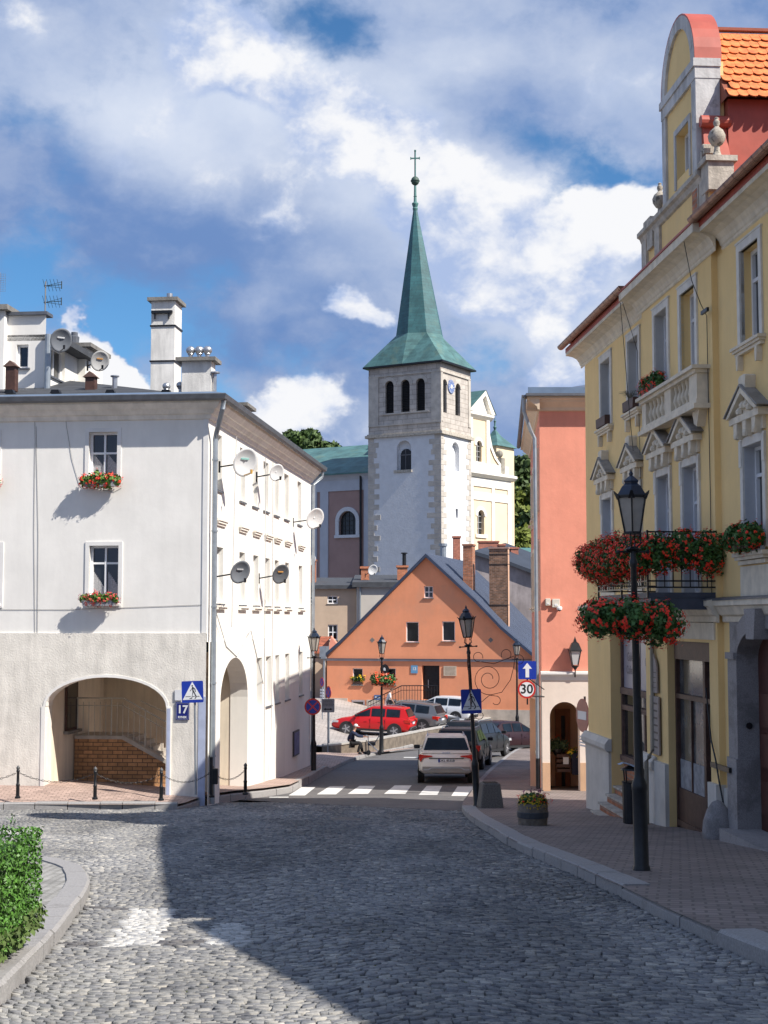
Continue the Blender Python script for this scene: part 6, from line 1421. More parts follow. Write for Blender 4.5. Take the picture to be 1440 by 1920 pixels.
# =============== HILL AND TREES ===============
def hz(x, y):
    t = cl01((y-172)/75.); t = t*t*(3-2*t); return -7.3+t*(19+3*math.sin(x*.05+1))*(1 if y < 400 else 1)
sheet('hill', [(-160, 165), (160, 165), (160, 330), (-160, 330)], hz, mat('hill_grass', (.06, .09, .025), .95, .3, .2), step=8, xstep=8)
def tree(x, y, h, cw, m, label, seed, group='trees on the hill', n=2600, ls=.42, zb=None, trunk_h=.25):
    zb = hz(x, y) if zb is None else zb
    o = thing('tree', label, 'tree', (x, y, zb), 0, group); rnd = random.Random(seed)
    b = MB(); b.tube([(0, 0, -.5), (.1, 0, h*.3), (.2, .1, h*.6), (.1, 0, h*.9)], [.28, .22, .14, .04], 7)
    cl_ = []
    for k in range(16):
        a = rnd.uniform(0, 6.28); zc_ = h*rnd.uniform(trunk_h+.05, .93); f = math.sin(math.pi*min(1, max(.08, (zc_/h-trunk_h*.6)/(1.08-trunk_h*.6))))**.7; r = cw*.5*f*rnd.uniform(.35, .85)
        c = (r*math.cos(a), r*math.sin(a), zc_); cl_.append((c, cw*rnd.uniform(.16, .27)))
        b.tube([(.15, .05, zc_*.7), (c[0]*.6, c[1]*.6, zc_*.92), c], [.08, .05, .02], 4)
    b.obj('trunk', bark, o)
    b = MB(); per = n//len(cl_)
    for c, r in cl_: leaves(b, per, ell(*c, r, r, r*.85, .45), ls, rnd.random())
    b.obj('crown', m, o); return o
LBL = 'tree behind the church roof, '
spec = [(512, 815, 226, 9, 5.5), (542, 803, 228, 11, 5.5), (556, 806, 230, 11, 5), (575, 808, 226, 10, 5), (590, 806, 232, 10, 5), (605, 812, 228, 9, 5.5)]
lb = ['small leafy tree top furthest left above the green nave roof', 'tall rounded tree top above the nave roof, second from the left', 'dense tree top in the middle above the nave roof', 'low tree top right of the middle above the nave roof', 'pointed slim tree top above the nave roof', 'leafy tree top nearest the church tower above the nave roof']
for i, (px, py, D, h, cw) in enumerate(spec):
    p = W(px, py, D); tree(p.x, D, h, cw, leaf_t, lb[i], 20+i, zb=p.z-h, group='trees above the nave roof', n=2200, ls=.5)
spec = [(966, 858, 205, 12, 8, leaf_t), (985, 862, 208, 13, 8, leaf_y), (1003, 850, 212, 13, 8, leaf_t), (975, 905, 196, 11, 8, leaf_t), (995, 912, 192, 11, 8, leaf_y), (970, 950, 186, 10, 7, leaf_y), (990, 962, 183, 10, 8, leaf_t), (1010, 945, 186, 10, 8, leaf_t), (975, 990, 178, 8, 7, leaf_y), (995, 1000, 176, 8, 7, leaf_y), (1022, 870, 205, 12, 9, leaf_t), (1020, 990, 178, 9, 8, leaf_t)]
lb = ['dark tree highest on the hill beside the church turret', 'yellow-green tree top in the upper part of the gap beside the pink house', 'dark tall tree touching the pink house gutter', 'dark bushy tree halfway up the hill beside the church', 'yellowish tree halfway up the hill near the pink house', 'small yellow-green tree below the dark ones beside the church', 'dark round tree in the lower middle of the gap', 'dark tree half hidden by the pink house downpipe', 'yellow-green bush-like tree low beside the church front', 'bright yellow-green tree lowest near the pink house', 'dark tree hidden behind the pink house cornice', 'dark low tree hidden behind the pink house wall']
for i, (px, py, D, h, cw, m) in enumerate(spec):
    p = W(px, py, D); tree(p.x, D, h, cw, m, lb[i], 50+i, zb=p.z-h, group='trees in the gap by the pink house', n=2400, ls=.42, trunk_h=.05)
# =============== STREET LAMPS ===============
def make_lamp():
    o = thing('street_lamp', 'x', 'street lamp', (0, 0, 0), 0, 'black lantern street lamps')
    b = MB(); b.lathe([(.105, 0), (.10, .04), (.088, .06), (.085, .92), (.09, .95), (.09, 1.0), (.06, 1.08), (.054, 1.12), (.036, 3.55), (.05, 3.58), (.05, 3.62), (.036, 3.66), (.034, 3.78)], n=14); b.obj('post', blk, o, smooth=True)
    b = MB(); b.tube([(-.20, 0, 3.74), (.20, 0, 3.74)], .014, 6); b.lathe([(.02, -.02), (.03, 0), (.02, .02)], (-.2, 0, 3.74), 6); b.lathe([(.02, -.02), (.03, 0), (.02, .02)], (.2, 0, 3.74), 6); b.lathe([(.08, 3.75), (.10, 3.77), (.05, 3.80)], n=10); b.obj('crossbar', blk, o)
    b = MB()
    for k in range(4):
        a = R(45+90*k); c, s = math.cos(a), math.sin(a); b.tube([(.03*c, .03*s, 3.78), (.10*c, .10*s, 3.84), (.085*c, .085*s, 3.90), (.105*c, .105*s, 3.96)], .011, 5)
    b.lathe([(.11, 3.95), (.115, 3.965), (.11, 3.98)], n=6)
    for k in range(6):
        a = R(60*k); c, s = math.cos(a), math.sin(a); b.tube([(.105*c, .105*s, 3.97), (.188*c, .188*s, 4.40)], .011, 5)
        b.add([(.18*c-s*.04, .18*s+c*.04, 4.37), (.18*c+s*.04, .18*s-c*.04, 4.37), (.238*c+s*.012, .238*s-c*.012, 4.46), (.238*c-s*.012, .238*s+c*.012, 4.46), (.175*c, .175*s, 4.42)], [(0, 1, 2, 3), (1, 0, 4), (2, 1, 4), (3, 2, 4), (0, 3, 4)])
    b.lathe([(.195, 4.38), (.20, 4.41), (.19, 4.42)], n=6)
    b.obj('lantern_frame', blk, o)
    b = MB(); b.lathe([(.098, 3.98), (.178, 4.385)], n=6); b.obj('lantern_glass', frost, o)
    b = MB(); b.lathe([(.19, 4.42), (.125, 4.52), (.085, 4.555), (.09, 4.57), (.10, 4.585), (.06, 4.62), (.022, 4.65), (.03, 4.675), (.012, 4.70), (0, 4.73)], n=6); b.obj('lantern_roof', mat('bluish_black_metal', (.012, .022, .045), .3, .2, 6), o)
    return o
lampG = make_lamp()
def put_lamp(o, px, py, dz, label, H, tilt=0., rz=0., D=None):
    g = G(px, py, dz) if D is None else Vector((W(px, py, D).x, D, W(px, py, D).z))
    o.location = g; o.rotation_euler = (0, tilt, rz); s = H/4.70; o.scale = (s, s, s); o['label'] = label; return g
L1 = put_lamp(lampG, 1203, 1632, .12, 'nearest black street lamp with a geranium basket on the right pavement', 4.64, R(-.9), R(20))
l = copy_tree(lampG); L2 = put_lamp(l, 895, 1512, .12, 'leaning black street lamp with iron scroll ornaments beside the grey concrete block', 4.62, R(-3.1), R(10)); lamp2 = l
l = copy_tree(lampG); L3 = put_lamp(l, 588, 1452, .12, 'black street lamp with a round no stopping sign at the corner of the white house', 5.0, 0, 0)
l = copy_tree(lampG); L4 = put_lamp(l, 715, 1411, .12, 'distant black street lamp with an orange flower basket in front of the orange house', 5.15, R(.3), R(30))
l = copy_tree(lampG); L5 = put_lamp(l, 970, 1384, 0, 'farthest black street lamp beside the blue one way sign', 4.75, 0, 0, D=70)
# scroll ornament on leaning lamp
def spiral(mb, c, r0, r1, a0, a1, n=26, rad=.008, y=0):
    mb.tube([(c[0]+(r0+(r1-r0)*t/n)*math.cos(a0+(a1-a0)*t/n), y, c[1]+(r0+(r1-r0)*t/n)*math.sin(a0+(a1-a0)*t/n)) for t in range(n+1)], rad, 5)
for sd, rz2 in ((1, 0), (-1, R(75))):
    b = MB(Matrix.Rotation(rz2, 4, 'Z') @ Matrix.Scale(sd, 4, (1, 0, 0)))
    spiral(b, (.45, 2.95), .10, .38, 0, 3.6*math.pi, 44); spiral(b, (.22, 3.48), .12, .10, -.3, 5.2); spiral(b, (.92, 3.50), .10, .13, -1.6, 3.6); spiral(b, (1.22, 3.36), .10, .12, -2.4, 2.4)
    b.tube([(.45, 2.57, ) and (.45, 0, 2.57), (.75, 0, 2.62), (.98, 0, 2.9), (1.08, 0, 3.2), (1.12, 0, 3.44)], .008, 5); b.tube([(.30, 0, 3.37), (.6, 0, 3.30), (.85, 0, 3.38), (1.12, 0, 3.46)], .008, 5)
    b.tube([(.05, 0, 2.2), (.15, 0, 2.35), (.35, 0, 2.5), (.45, 0, 2.57), (.6, 0, 2.54)], .008, 5); spiral(b, (.60, 2.43), .11, .09, 1.5, -2.6); spiral(b, (.18, 2.12), .12, .08, -4, .6)
    b.obj('scroll_ornament', mat('rusty_iron', (.06, .02, .012), .7, .2), lamp2)

# =============== FLOWERS ===============
def flower_thing(name, label, loc, rz, dims, n, m, seed, cat='flower basket', box=None, leafsz=.035, fm=None, leafm=None, bsz=.045, group=None, droop=0):
    """dims=(rx,ry,rz) ellipsoid-like mass, box=(w,d,h,material) container"""
    o = thing(name, label, cat, loc, rz, group); rx, ry, rh = dims
    if box:
        b = MB(); w_, d_, h_, mt, zo_ = box
        if w_: b.prism([(-w_/2+.02, zo_), (w_/2-.02, zo_), (w_/2, zo_+h_), (-w_/2, zo_+h_)], -d_/2, d_/2)
        else: b.lathe([(d_*.25, zo_), (d_*.5, zo_+h_*.6), (d_*.55, zo_+h_)], n=12)
        b.obj('container', mt, o)
    segs = max(1, int(round(rx/max(ry, rh)))); cs = []
    rnd = random.Random(seed)
    for k in range(segs*3):
        x = -rx+rx*2*(k+.5)/(segs*3)
        e_ = math.sqrt(max(.15, 1-(abs(x)/(rx*1.1))**4)); cs.append((x, rnd.uniform(-.15, .15)*ry, rnd.uniform(-.12, .12)*rh-droop*rnd.random(), rx/segs*.58*rnd.uniform(.85, 1.1), ry*e_*rnd.uniform(.8, 1.05), rh*e_*rnd.uniform(.75, 1.05)))
    b = MB(); per = n//len(cs)
    for c in cs: leaves(b, per, ell(*c[:3], *c[3:], .35), leafsz, rnd.random())
    b.obj('foliage', leafm or leaf_m, o)
    b = MB(); per = max(1, m//len(cs))
    for c in cs: blossoms(b, per, ell(*c[:3], c[3]*1.05, c[4]*1.05, c[5]*1.05, .85), bsz, rnd.random())
    b.obj('blossoms', fm or red_fl, o); return o
c = W(1181, 1163, L1.y); 
o = flower_thing('flower_basket', 'large round basket of red geraniums around the nearest lamp post', (c.x+.0, L1.y, c.z), 0, (.52, .44, .29), 6000, 230, 1, box=(0, .5, .18, blk, -.16), bsz=.040, leafsz=.026)
c = W(717, 1275, L4.y); flower_thing('flower_basket', 'small basket of orange flowers on the lamp in front of the orange house', (c.x, L4.y, c.z), 0, (.48, .45, .32), 900, 90, 2, fm=or_fl, leafsz=.06, bsz=.07, box=(0, .6, .2, blk, -.25))
# balcony planters
p = FY.w(8.2, -.10-1.2, 1.03); flower_thing('balcony_planter', 'long planter overflowing with red geraniums along the street side of the iron balcony', p, FY.rz, (2.10, .33, .42), 9000, 1500, 3, 'planter', box=(3.7, .2, .2, wood_d, -.1), leafsz=.034, bsz=.040)
p = FY.w(10.15, -.10-.52, 1.08); flower_thing('balcony_planter', 'short planter of red geraniums on the near end of the iron balcony', p, FY.rz+R(90), (.62, .32, .42), 6000, 260, 4, 'planter', box=(1.0, .2, .2, wood_d, -.1), leafsz=.028, bsz=.040)
u, z = FY.P(1407, 1022); p = FY.w(11.85, -.20, 1.20); flower_thing('window_box', 'window box of red geraniums on the first floor sill at the right edge', p, FY.rz, (.66, .22, .26), 3000, 120, 5, 'window box', box=(1.05, .18, .16, wood_d, -.16), bsz=.034)
p = FY.w(7.0, -.10-.18, 4.26); flower_thing('window_box', 'box of red geraniums on the stone balustrade at the top floor', p, FY.rz, (.62, .18, .22), 1500, 150, 6, 'window box', box=(1.0, .18, .14, wood_d, -.14), bsz=.034)
for i, (uu, lab) in enumerate(((2.17, 'empty dark wooden window box on the top floor sill nearest the pink house'), (4.64, 'dark wooden window box with a dry spiky plant on the top floor'))):
    o = thing('window_box', lab, 'window box', FY.w(uu, -.05, 4.15), FY.rz); b = MB(); b.prism([(-.42, 0), (.42, 0), (.45, .2), (-.45, .2)], -.09, .09); b.obj('box', wood_d, o); b = MB(); b.box(-.40, .40, -.07, .07, .2, .21); b.obj('soil', dirt, o)
    if i:
        b = MB(); rnd = random.Random(1)
        for k in range(60): a = rnd.uniform(0, 6.28); l = rnd.uniform(.1, .28); b.tube([(-.15, 0, .2), (-.15+l*math.cos(a)*.5, l*math.sin(a)*.4, .2+l*.8), (-.15+l*math.cos(a), l*math.sin(a), .2+l*.7)], [.006, .004, .001], 3)
        b.obj('dry_plant', mat('dry_leaf', (.22, .20, .14), .8, .2), o)
for (pxc, py, lab, sd) in ((193, 902, 'window box of red geraniums under the upper window of the white corner house', 7), (191, 1124, 'window box of reddish pink geraniums under the lower window of the white corner house', 8), (-32, 902, 'window box of red geraniums at the left edge of the photo on the upper floor', 9)):
    u, z = FAw.P(pxc, py); p = FAw.w(u, -.24, z)
    flower_thing('window_box', lab, p, FAw.rz, (.50, .17, .24) if sd != 8 else (.46, .14, .17), 1500, (130 if sd != 8 else 150), sd, 'window box', box=(.85, .16, .14, mat('grey_box', (.3, .3, .32), .7, .1), -.16), fm=(mat('bright_red_petal', (.80, .06, .03), .6, .2, 12) if sd != 8 else mat('coral_petal', (.62, .09, .07), .6, .3, 12)), leafm=mat('bright_geranium_leaf', (.10, .19, .03), .6, .4, 9), leafsz=.04, bsz=.045)
u, z = FO.P(671, 1276); flower_thing('window_flowers', 'red and yellow flowers in the small left window of the orange house', FO.w(u, .02, z+.1), FO.rz, (.42, .12, .22), 160, 26, 12, 'flowers', box=(.6, .16, .14, wood_d, -.3), fm=yel_fl, leafsz=.06, bsz=.10)
# hedge
o = thing('hedge', 'dense clipped green hedge on the cobbled island at the lower left', 'hedge', (-3.68, 8.6, zr(8.6)+.1), R(-1))
rnd = random.Random(5); b = MB(); hx, hy = 1.15, 2.1
def hedge_fn(r):
    f = r.random(); zt = .71; bx = lambda: r.uniform(-hx, hx); by_ = lambda: r.uniform(-hy, hy)
    dp = r.random()**2*.12
    if f < .40: return (hx-dp, by_(), r.uniform(0, zt)), (1, 0, .15)
    if f < .62: return (bx(), by_(), zt-dp), (0, 0, 1)
    if f < .82: return (bx(), hy-dp, r.uniform(0, zt)), (0, 1, .2)
    return (bx(), -hy+dp, r.uniform(0, zt)), (0, -1, .2)
leaves(b, 34000, hedge_fn, .0145, 5)
for _ in range(160):
    x, y = rnd.uniform(-hx, hx), rnd.uniform(-hy, hy)
    for k in range(9): 
        p = Vector((x+rnd.gauss(0, .012), y+rnd.gauss(0, .012), .69+.015*k)); d = Vector((rnd.gauss(0, 1), rnd.gauss(0, 1), .8)).normalized(); s = d.cross(Vector((0, 0, 1))).normalized()*.007; b.add([p-s, p+s, p+d*.035+s*.3, p+d*.035-s*.3], [(0, 1, 2, 3)])
b.obj('foliage', leaf_h, o)
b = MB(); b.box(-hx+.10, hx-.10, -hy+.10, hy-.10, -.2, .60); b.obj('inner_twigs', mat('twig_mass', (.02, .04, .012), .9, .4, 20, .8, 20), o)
b = MB(); leaves(b, 1500, lambda r: ((hx+r.uniform(-.06, .05), r.uniform(-hy, hy), r.uniform(-.0, .16)), (1, 0, .6)), .022, 9); b.obj('ground_weeds', mat('weed_leaf', (.07, .11, .025), .8, .4, 8), o)

# =============== BOLLARDS AND CHAINS ===============
def make_bollard():
    o = thing('bollard', 'x', 'bollard', (0, 0, 0), 0, 'black iron bollards along the kerb')
    b = MB(); b.lathe([(.07, 0), (.07, .04), (.045, .06), (.042, .30), (.05, .31), (.05, .33), (.036, .35), (.032, .62), (.045, .64), (.045, .66), (.03, .68)], n=10); b.obj('post', blk, o, smooth=True)
    b = MB(); b.lathe([(.025, .66), (.03, .68), (.045, .71), (.045, .735), (.025, .76), (.01, .775), (0, .79)], n=10); b.obj('finial', mat('grey_iron', (.08, .08, .08), .5, .2), o, smooth=True); return o
bo = make_bollard(); bs = []
for i, (px, py, lab) in enumerate(((33, 1497, 'leftmost black bollard on the sunlit kerb'), (178, 1499, 'black bollard in front of the arcade arch, second from the left'), (302, 1501, 'black bollard standing right of the arch beside the pillar'), (397, 1495, 'shaded black bollard directly below the house corner downpipe'), (460, 1490, 'rightmost black bollard below the narrow side arch'))):
    g = W(px, py, 34.85 if i < 3 else (35.1, 36.2)[i-3]); o = bo if i == 0 else copy_tree(bo); o.location = g; o['label'] = lab; bs.append(g)
    if i in (0, 1, 2, 4): pass
bs = [W(-112, 1497, 34.8)]+bs
lb = ['iron chain running out of the left edge of the photo', 'iron chain between the two leftmost bollards', 'iron chain hanging across the arcade arch', 'iron chain in front of the sign pillar', 'iron chain in front of the narrow side arch']
ch0 = None
for i, (a, c) in enumerate(zip(bs, bs[1:])):
    A = a+Vector((0, 0, .62)); C_ = c+Vector((0, 0, .62)); sag = .22; n = 26
    o = thing('chain', lb[i], 'chain', A, 0, 'chains between the bollards'); b = MB()
    P = [(C_-A)*t/n+Vector((0, 0, -sag*4*(t/n)*(1-t/n))) for t in range(n+1)]
    for k, (p, q) in enumerate(zip(P, P[1:])):
        d = (q-p); sdv = Vector((-d.y, d.x, 0)).normalized()*.018 if k % 2 else Vector((0, 0, .018))
        b.tube([p-d*.15, p+d*.3+sdv, p+d*.7+sdv, q+d*.15, p+d*.7-sdv, p+d*.3-sdv, p-d*.15], .0055, 4)
    b.obj('links', blk, o)
g = W(401, 1490, 35.0); o = thing('utility_box', 'small black box on a post beside the corner downpipe', 'box', g); b = MB(); b.box(-.09, .09, -.05, .12, .25, .62); b.obj('case', blk, o, bevel=.01); b = MB(); b.box(-.1, -.03, -.06, .0, .0, .9); b.obj('post', blk, o)

# =============== SIGNS ===============
def rrect(w_, h, r=.03, n=3):
    P = []
    for cx_, cz_, a0 in ((w_/2-r, -h/2+r, -90), (w_/2-r, h/2-r, 0), (-w_/2+r, h/2-r, 90), (-w_/2+r, -h/2+r, 180)):
        for k in range(n+1): a = R(a0+90*k/n); P.append((cx_+r*math.cos(a), cz_+r*math.sin(a)))
    return P
def walker_sign(o, w_, h, y=-.02, T=Matrix.Identity(4)):
    b = MB(T); b.prism(rrect(w_, h), y, y+.018); b.obj('panel', sign_blue, o)
    b = MB(T); b.prism([(-w_*.46, -h*.36), (w_*.46, -h*.36), (0, h*.47)], y-.004, y); b.obj('triangle', sign_white, o)
    b = MB(T); y1 = y-.005; s = h; q = lambda *pts: b.prism([(px_*s, pz*s) for px_, pz in pts], y-.008, y-.0045)
    b.lathe([(.035*s, 0), (.035*s, .004)], (0, 0, 0), 12, T=Matrix.Translation((0, y-.004, .28*s)) @ Matrix.Rotation(R(90), 4, 'X'))
    q((-.01, .23), (.03, .23), (.07, .0), (.01, .0)); q((.0, .20), (.0, .16), (-.10, .03), (-.12, .05)); q((.03, .23), (.13, .14), (.16, 0), (.13, 0), (.10, .12), (.02, .19)); q((.02, .02), (.06, .02), (-.04, -.27), (-.14, -.29), (-.14, -.31), (-.02, -.31)); q((.04, .02), (.08, .02), (.20, -.23), (.13, -.32), (.09, -.31), (.15, -.23))
    q((-.33, -.22), (-.08, -.22), (-.08, -.20), (-.32, -.20)); q((.0, -.22), (.11, -.22), (.10, -.20), (.01, -.20)); q((.21, -.22), (.33, -.22), (.32, -.20), (.22, -.20))
    b.obj('pedestrian_symbol', sign_black, o)
D1 = 35.0; g = W(367, 1490, D1); c = W(361.5, 1297, D1)
o = thing('pedestrian_crossing_sign', 'blue pedestrian crossing sign on a grey pole at the corner of the white house', 'road sign', (g.x, D1, g.z), 0)
walker_sign(o, .52, .52, -.06, Matrix.Translation((c.x-g.x, 0, c.z-g.z)) @ Matrix.Rotation(R(-2), 4, 'Y')); b = MB(); b.tube([(0, 0, 0), (-.05, 0, c.z-g.z+.2)], .028, 8); b.obj('pole', pipe_m, o)
D2 = L2.y-.15; c = W(883.5, 1315, D2); o = thing('pedestrian_crossing_sign', 'blue pedestrian crossing sign on the leaning lamp post', 'road sign', c, 0)
walker_sign(o, .47, .56, -.02, Matrix.Rotation(R(-2), 4, 'Y') ); b = MB(); b.box(-.1, .1, .0, .10, -.03, .03); b.obj('clamp', steel, o)
u, z = FAw.P(343.5, 1333); plate('house_number', 'dark blue enamel number 17 RYNEK plate on the corner pillar', 'house number', FAw, u, z, .34, .44, enamel, .06, .02, [('17', .27, 0, .035, sign_white, .008), ('RYNEK', .07, 0, -.15, sign_white, .003)], mat('dull_blue_edge', (.2, .22, .34), .4, .05))
u, z = FAw.P(336, 1303); plate('notice_plate', 'small white plate partly hidden behind the blue crossing sign', 'sign', FAw, u, z, .18, .26, sign_white, .06, .02)
def nostop(o, r, T, y=-.03):
    b = MB(T @ Matrix.Translation((0, y, 0)) @ Matrix.Rotation(R(90), 4, 'X')); b.lathe([(r, -.01), (r, .006)], n=28); b.obj('disc', sign_red, o)
    b = MB(T @ Matrix.Translation((0, y, 0)) @ Matrix.Rotation(R(90), 4, 'X')); b.lathe([(r*.80, .0), (r*.80, .010)], n=28); b.obj('field', sign_blue, o)
    b = MB(T)
    for a in (45, -45): b.box(-r*.82, r*.82, y-.014-(.001 if a > 0 else 0), y-.009, -r*.07, r*.07, T=Matrix.Rotation(R(a), 4, 'Y'))
    b.obj('cross', sign_red, o)
c = W(586.5, 1325, L3.y-.15); o = thing('no_stopping_sign', 'round blue and red no stopping sign on the corner lamp of the white house', 'road sign', c, 0); nostop(o, .285, Matrix.Identity(4)); b = MB(); b.box(-.06, .06, -.02, .1, -.05, .05); b.obj('clamp', steel, o)
for px, py, r, D, pyb, lab in ((604.5, 1279, .26, 80, 1349, 'narrow tilted no stopping sign with white strips nearest the dark downpipe'), (617, 1298, .28, 66, 1398, 'second tilted no stopping sign above the arrow panel')):
    c = W(px, py, D); o = thing('no_stopping_sign', lab, 'road sign', c, R(-62)); nostop(o, r, Matrix.Identity(4)); h = c.z-W(px, pyb, D).z
    b = MB(); b.tube([(0, .0, .2), (0, .0, -h)], .03, 6); b.obj('pole', pipe_m, o)
    if D == 80:
        b = MB(); 
        for k in range(5): b.box(-.22, .22, -.04, -.02, -.38-.16*k-.1, -.38-.16*k)
        b.obj('strips', sign_white, o)
c = W(615, 1323, 58); g = W(616, 1411, 58); o = thing('information_panel', 'pale panel with a black double arrow on a thin pole by the low wall', 'road sign', c, R(5))
b = MB(); b.prism(rrect(.52, .54), -.02, 0); b.obj('panel', mat('pale_panel', (.36, .36, .36), .5, .05), o); b = MB(); b.prism([(-.18, -.14), (-.09, -.09), (-.09, -.12), (.09, -.12), (.09, -.09), (.18, -.14), (.09, -.19), (.09, -.16), (-.09, -.16), (-.09, -.19)][::-1], -.026, -.02); b.obj('double_arrow', sign_black, o)
b = MB(); rnd = random.Random(5)
for k in range(5):
    x = -.2
    while x < .18: l = rnd.uniform(.02, .06); b.box(x, x+l, -.024, -.02, .20-.055*k, .225-.055*k); x += l+.012
b.obj('lettering', mat('grey_print', (.12, .12, .12), .6, .1), o); b = MB(); b.tube([(0, .02, -.25), (0, .02, g.z-c.z)], .025, 6); b.obj('pole', pipe_m, o)
D3 = 40.2; c = W(988.5, 1256.5, D3); o = thing('one_way_sign', 'square blue one way sign with white arrow beside the pink house corner', 'road sign', c, 0)
b = MB(); b.prism(rrect(.50, .50), -.02, 0); b.obj('panel', sign_blue, o); b = MB(); b.prism([(-.05, -.2), (.05, -.2), (.05, .04), (.13, .04), (0, .20), (-.13, .04), (-.05, .04)], -.026, -.02); b.obj('arrow', sign_white, o)
b = MB(); b.box(-.02, .02, 0, .04, -.95, .2); b.tube([(0, .02, -.7), (.50, .3, -.75)], .02, 5); b.tube([(0, .02, -.2), (.50, .3, -.55)], .015, 5); b.obj('bracket', blk, o)
c = W(987.5, 1292.5, D3); o = thing('speed_limit_sign', 'round red and white speed limit 30 sign under the one way sign', 'road sign', c, 0)
b = MB(Matrix.Rotation(R(90), 4, 'X')); b.lathe([(.25, 0), (.25, .018)], n=30); b.obj('rim', sign_red, o); b = MB(Matrix.Rotation(R(90), 4, 'X')); b.lathe([(.20, 0), (.20, .022)], n=30); b.obj('face', sign_white, o)
b = MB(); text_mb(b, '30', .36, txt_T(0, -.026, 0), .006); b.obj('numerals', sign_black, o)
D4 = 35.0; g = W(1103, 1500, D4); c = W(1092.5, 1341, D4); o = thing('no_entry_sign', 'round red sign seen edge-on at the corner of the yellow house', 'road sign', (g.x, D4, g.z), 0)
b = MB(); b.tube([(0, 0, 0), (-.06, 0, c.z-g.z+.45)], .026, 8); b.obj('pole', mat('dark_pole', (.10, .085, .08), .5, .1, 4, metal=.3), o)
b = MB(Matrix.Translation((c.x-g.x, -.05, c.z-g.z)) @ Matrix.Rotation(R(-76), 4, 'Z') @ Matrix.Rotation(R(90), 4, 'X')); b.lathe([(.40, 0), (.40, .02)], n=28); b.obj('disc', mat('dull_red_sign', (.34, .10, .08), .4, .1), o)
b = MB(Matrix.Translation((c.x-g.x, -.05, c.z-g.z)) @ Matrix.Rotation(R(-76), 4, 'Z')); b.box(-.27, .27, -.03, -.02, -.10, .10); b.obj('bar', sign_white, o)
b = MB(Matrix.Translation((c.x-g.x, -.05, c.z-g.z-.62)) @ Matrix.Rotation(R(-76), 4, 'Z'))
for k in range(4): b.box(-.2, .2, -.03, -.0, -.12+k*.07, -.085+k*.07)
b.obj('lower_panel', sign_white, o)
u, z = FB.P(553.5, 1393); o = thing('notice_board', 'narrow blue notice board on the shaded side wall of the white house', 'notice board', FB.w(u, -.0, z), FB.rz)
b = MB(); b.box(-.55, .55, -.06, 0, -.42, .42); b.obj('frame', mat('dark_frame', (.05, .05, .06), .5, .1), o); b = MB(); b.box(-.50, .50, -.068, -.06, -.37, .37); b.obj('poster', mat('faded_blue_poster', (.13, .14, .30), .6, .3, 5), o)

# =============== DISHES AND ANTENNAS ===============
def dish(label, loc, size, az, m, attach, arm=.5, lnbm=blk, group='satellite dishes on the white house', logo=None):
    """dish faces direction az (deg from -y towards +x)"""
    o = thing('satellite_dish', label, 'satellite dish', loc, R(az), group); r = size/2
    T = Matrix.Rotation(R(90+22), 4, 'X')
    b = MB(T); n = 26; rings = [(r*k/6, .22*r*(k/6)**2) for k in range(7)]
    V = []; Fc = []
    for k, (rr, zz_) in enumerate(rings):
        for i in range(n): a = 2*math.pi*i/n; V.append((rr*.92*math.cos(a), rr*math.sin(a), zz_))
    for k in range(6):
        for i in range(n): j = (i+1) % n; Fc.append((k*n+i, k*n+j, (k+1)*n+j, (k+1)*n+i))
    b.add(V, Fc); d_ = b.obj('reflector', m, o, smooth=True); so2 = d_.modifiers.new('s', 'SOLIDIFY'); so2.thickness = .015
    if logo:
        b = MB(T); b.box(-r*.3, r*.3, r*.15, r*.25, .03, .045); b.obj('mark', logo, o)
    b = MB(); b.tube([(0, -.02, -r*.93), (0, -r*.9, -r*.85)], .014, 5); b.lathe([(.03, -.06), (.035, .05)], (0, -r*.95, -r*.75), 7); b.obj('feed_arm', lnbm, o)
    at = Matrix.Rotation(-R(az), 4, 'Z') @ (Vector(attach)-Vector(loc))
    b = MB(); b.tube([(0, .05, 0), (0, .12, -.05), tuple(at)], .022, 6); b.tube([tuple(at+Vector((0, 0, -.15))), tuple(at+Vector((0, 0, .15)))], .03, 6); b.obj('bracket', blk, o)
    return o
dw, dg, dd_ = mat('white_dish', (.70, .71, .72), .5, .04, 3), mat('grey_dish', (.17, .185, .21), .5, .06, 3), mat('dark_grey_dish', (.10, .11, .125), .5, .06, 3)
for px, py, hp, off, m, lab, lg in ((457, 865, 57, .62, dw, 'large white dish with green lettering at the upper near end of the side wall', mat('green_mark', (.3, .6, .55), .6, .05)), (517, 885, 34, .55, dw, 'smaller white dish near the cornice in the middle of the side wall', None), (588.5, 971, 42, .70, dw, 'white dish sticking out at the far end of the side wall', None),
                            (448, 1071, 46, .62, dg, 'grey dish lower down near the corner on the side wall', mat('pale_mark', (.5, .5, .52), .5, .05)), (524, 1075, 39, .60, dd_, 'dark grey dish with orange mark in the middle of the side wall', mat('orange_mark', (.6, .3, .08), .5, .05))):
    # point in front of the wall by off
    u, z = FB.P(px, py, -off); loc = FB.w(u, -off, z); D = loc.y
    dish(lab, loc, hp*D/2700, 38, m, FB.w(u-.1, 0, z-.15), lnbm=(mat('orange_lnb', (.5, .28, .05), .6, .2) if hp == 57 else blk), logo=lg)
c = W(113, 637, 39.2); dish('grey dish fixed beside the attic downpipe on the roof', c, .68, 32, dg, c+Vector((-.35, .3, -.05)), group='satellite dishes on the roofs', logo=dw)
c = W(186, 676, 41.6); dish('pale dish with orange spot on the attic gable above the roof', c, .62, 30, mat('pale_grey_dish', (.45, .45, .45), .5, .05), c+Vector((-.4, .3, -.1)), group='satellite dishes on the roofs', logo=MATS['orange_mark'])
c = W(698, 1068, 101.5); dish('small white dish next to the brick chimney on the flat grey roof', c, .8, 25, dw, c+Vector((-.5, .4, -.4)), group='satellite dishes on the roofs')
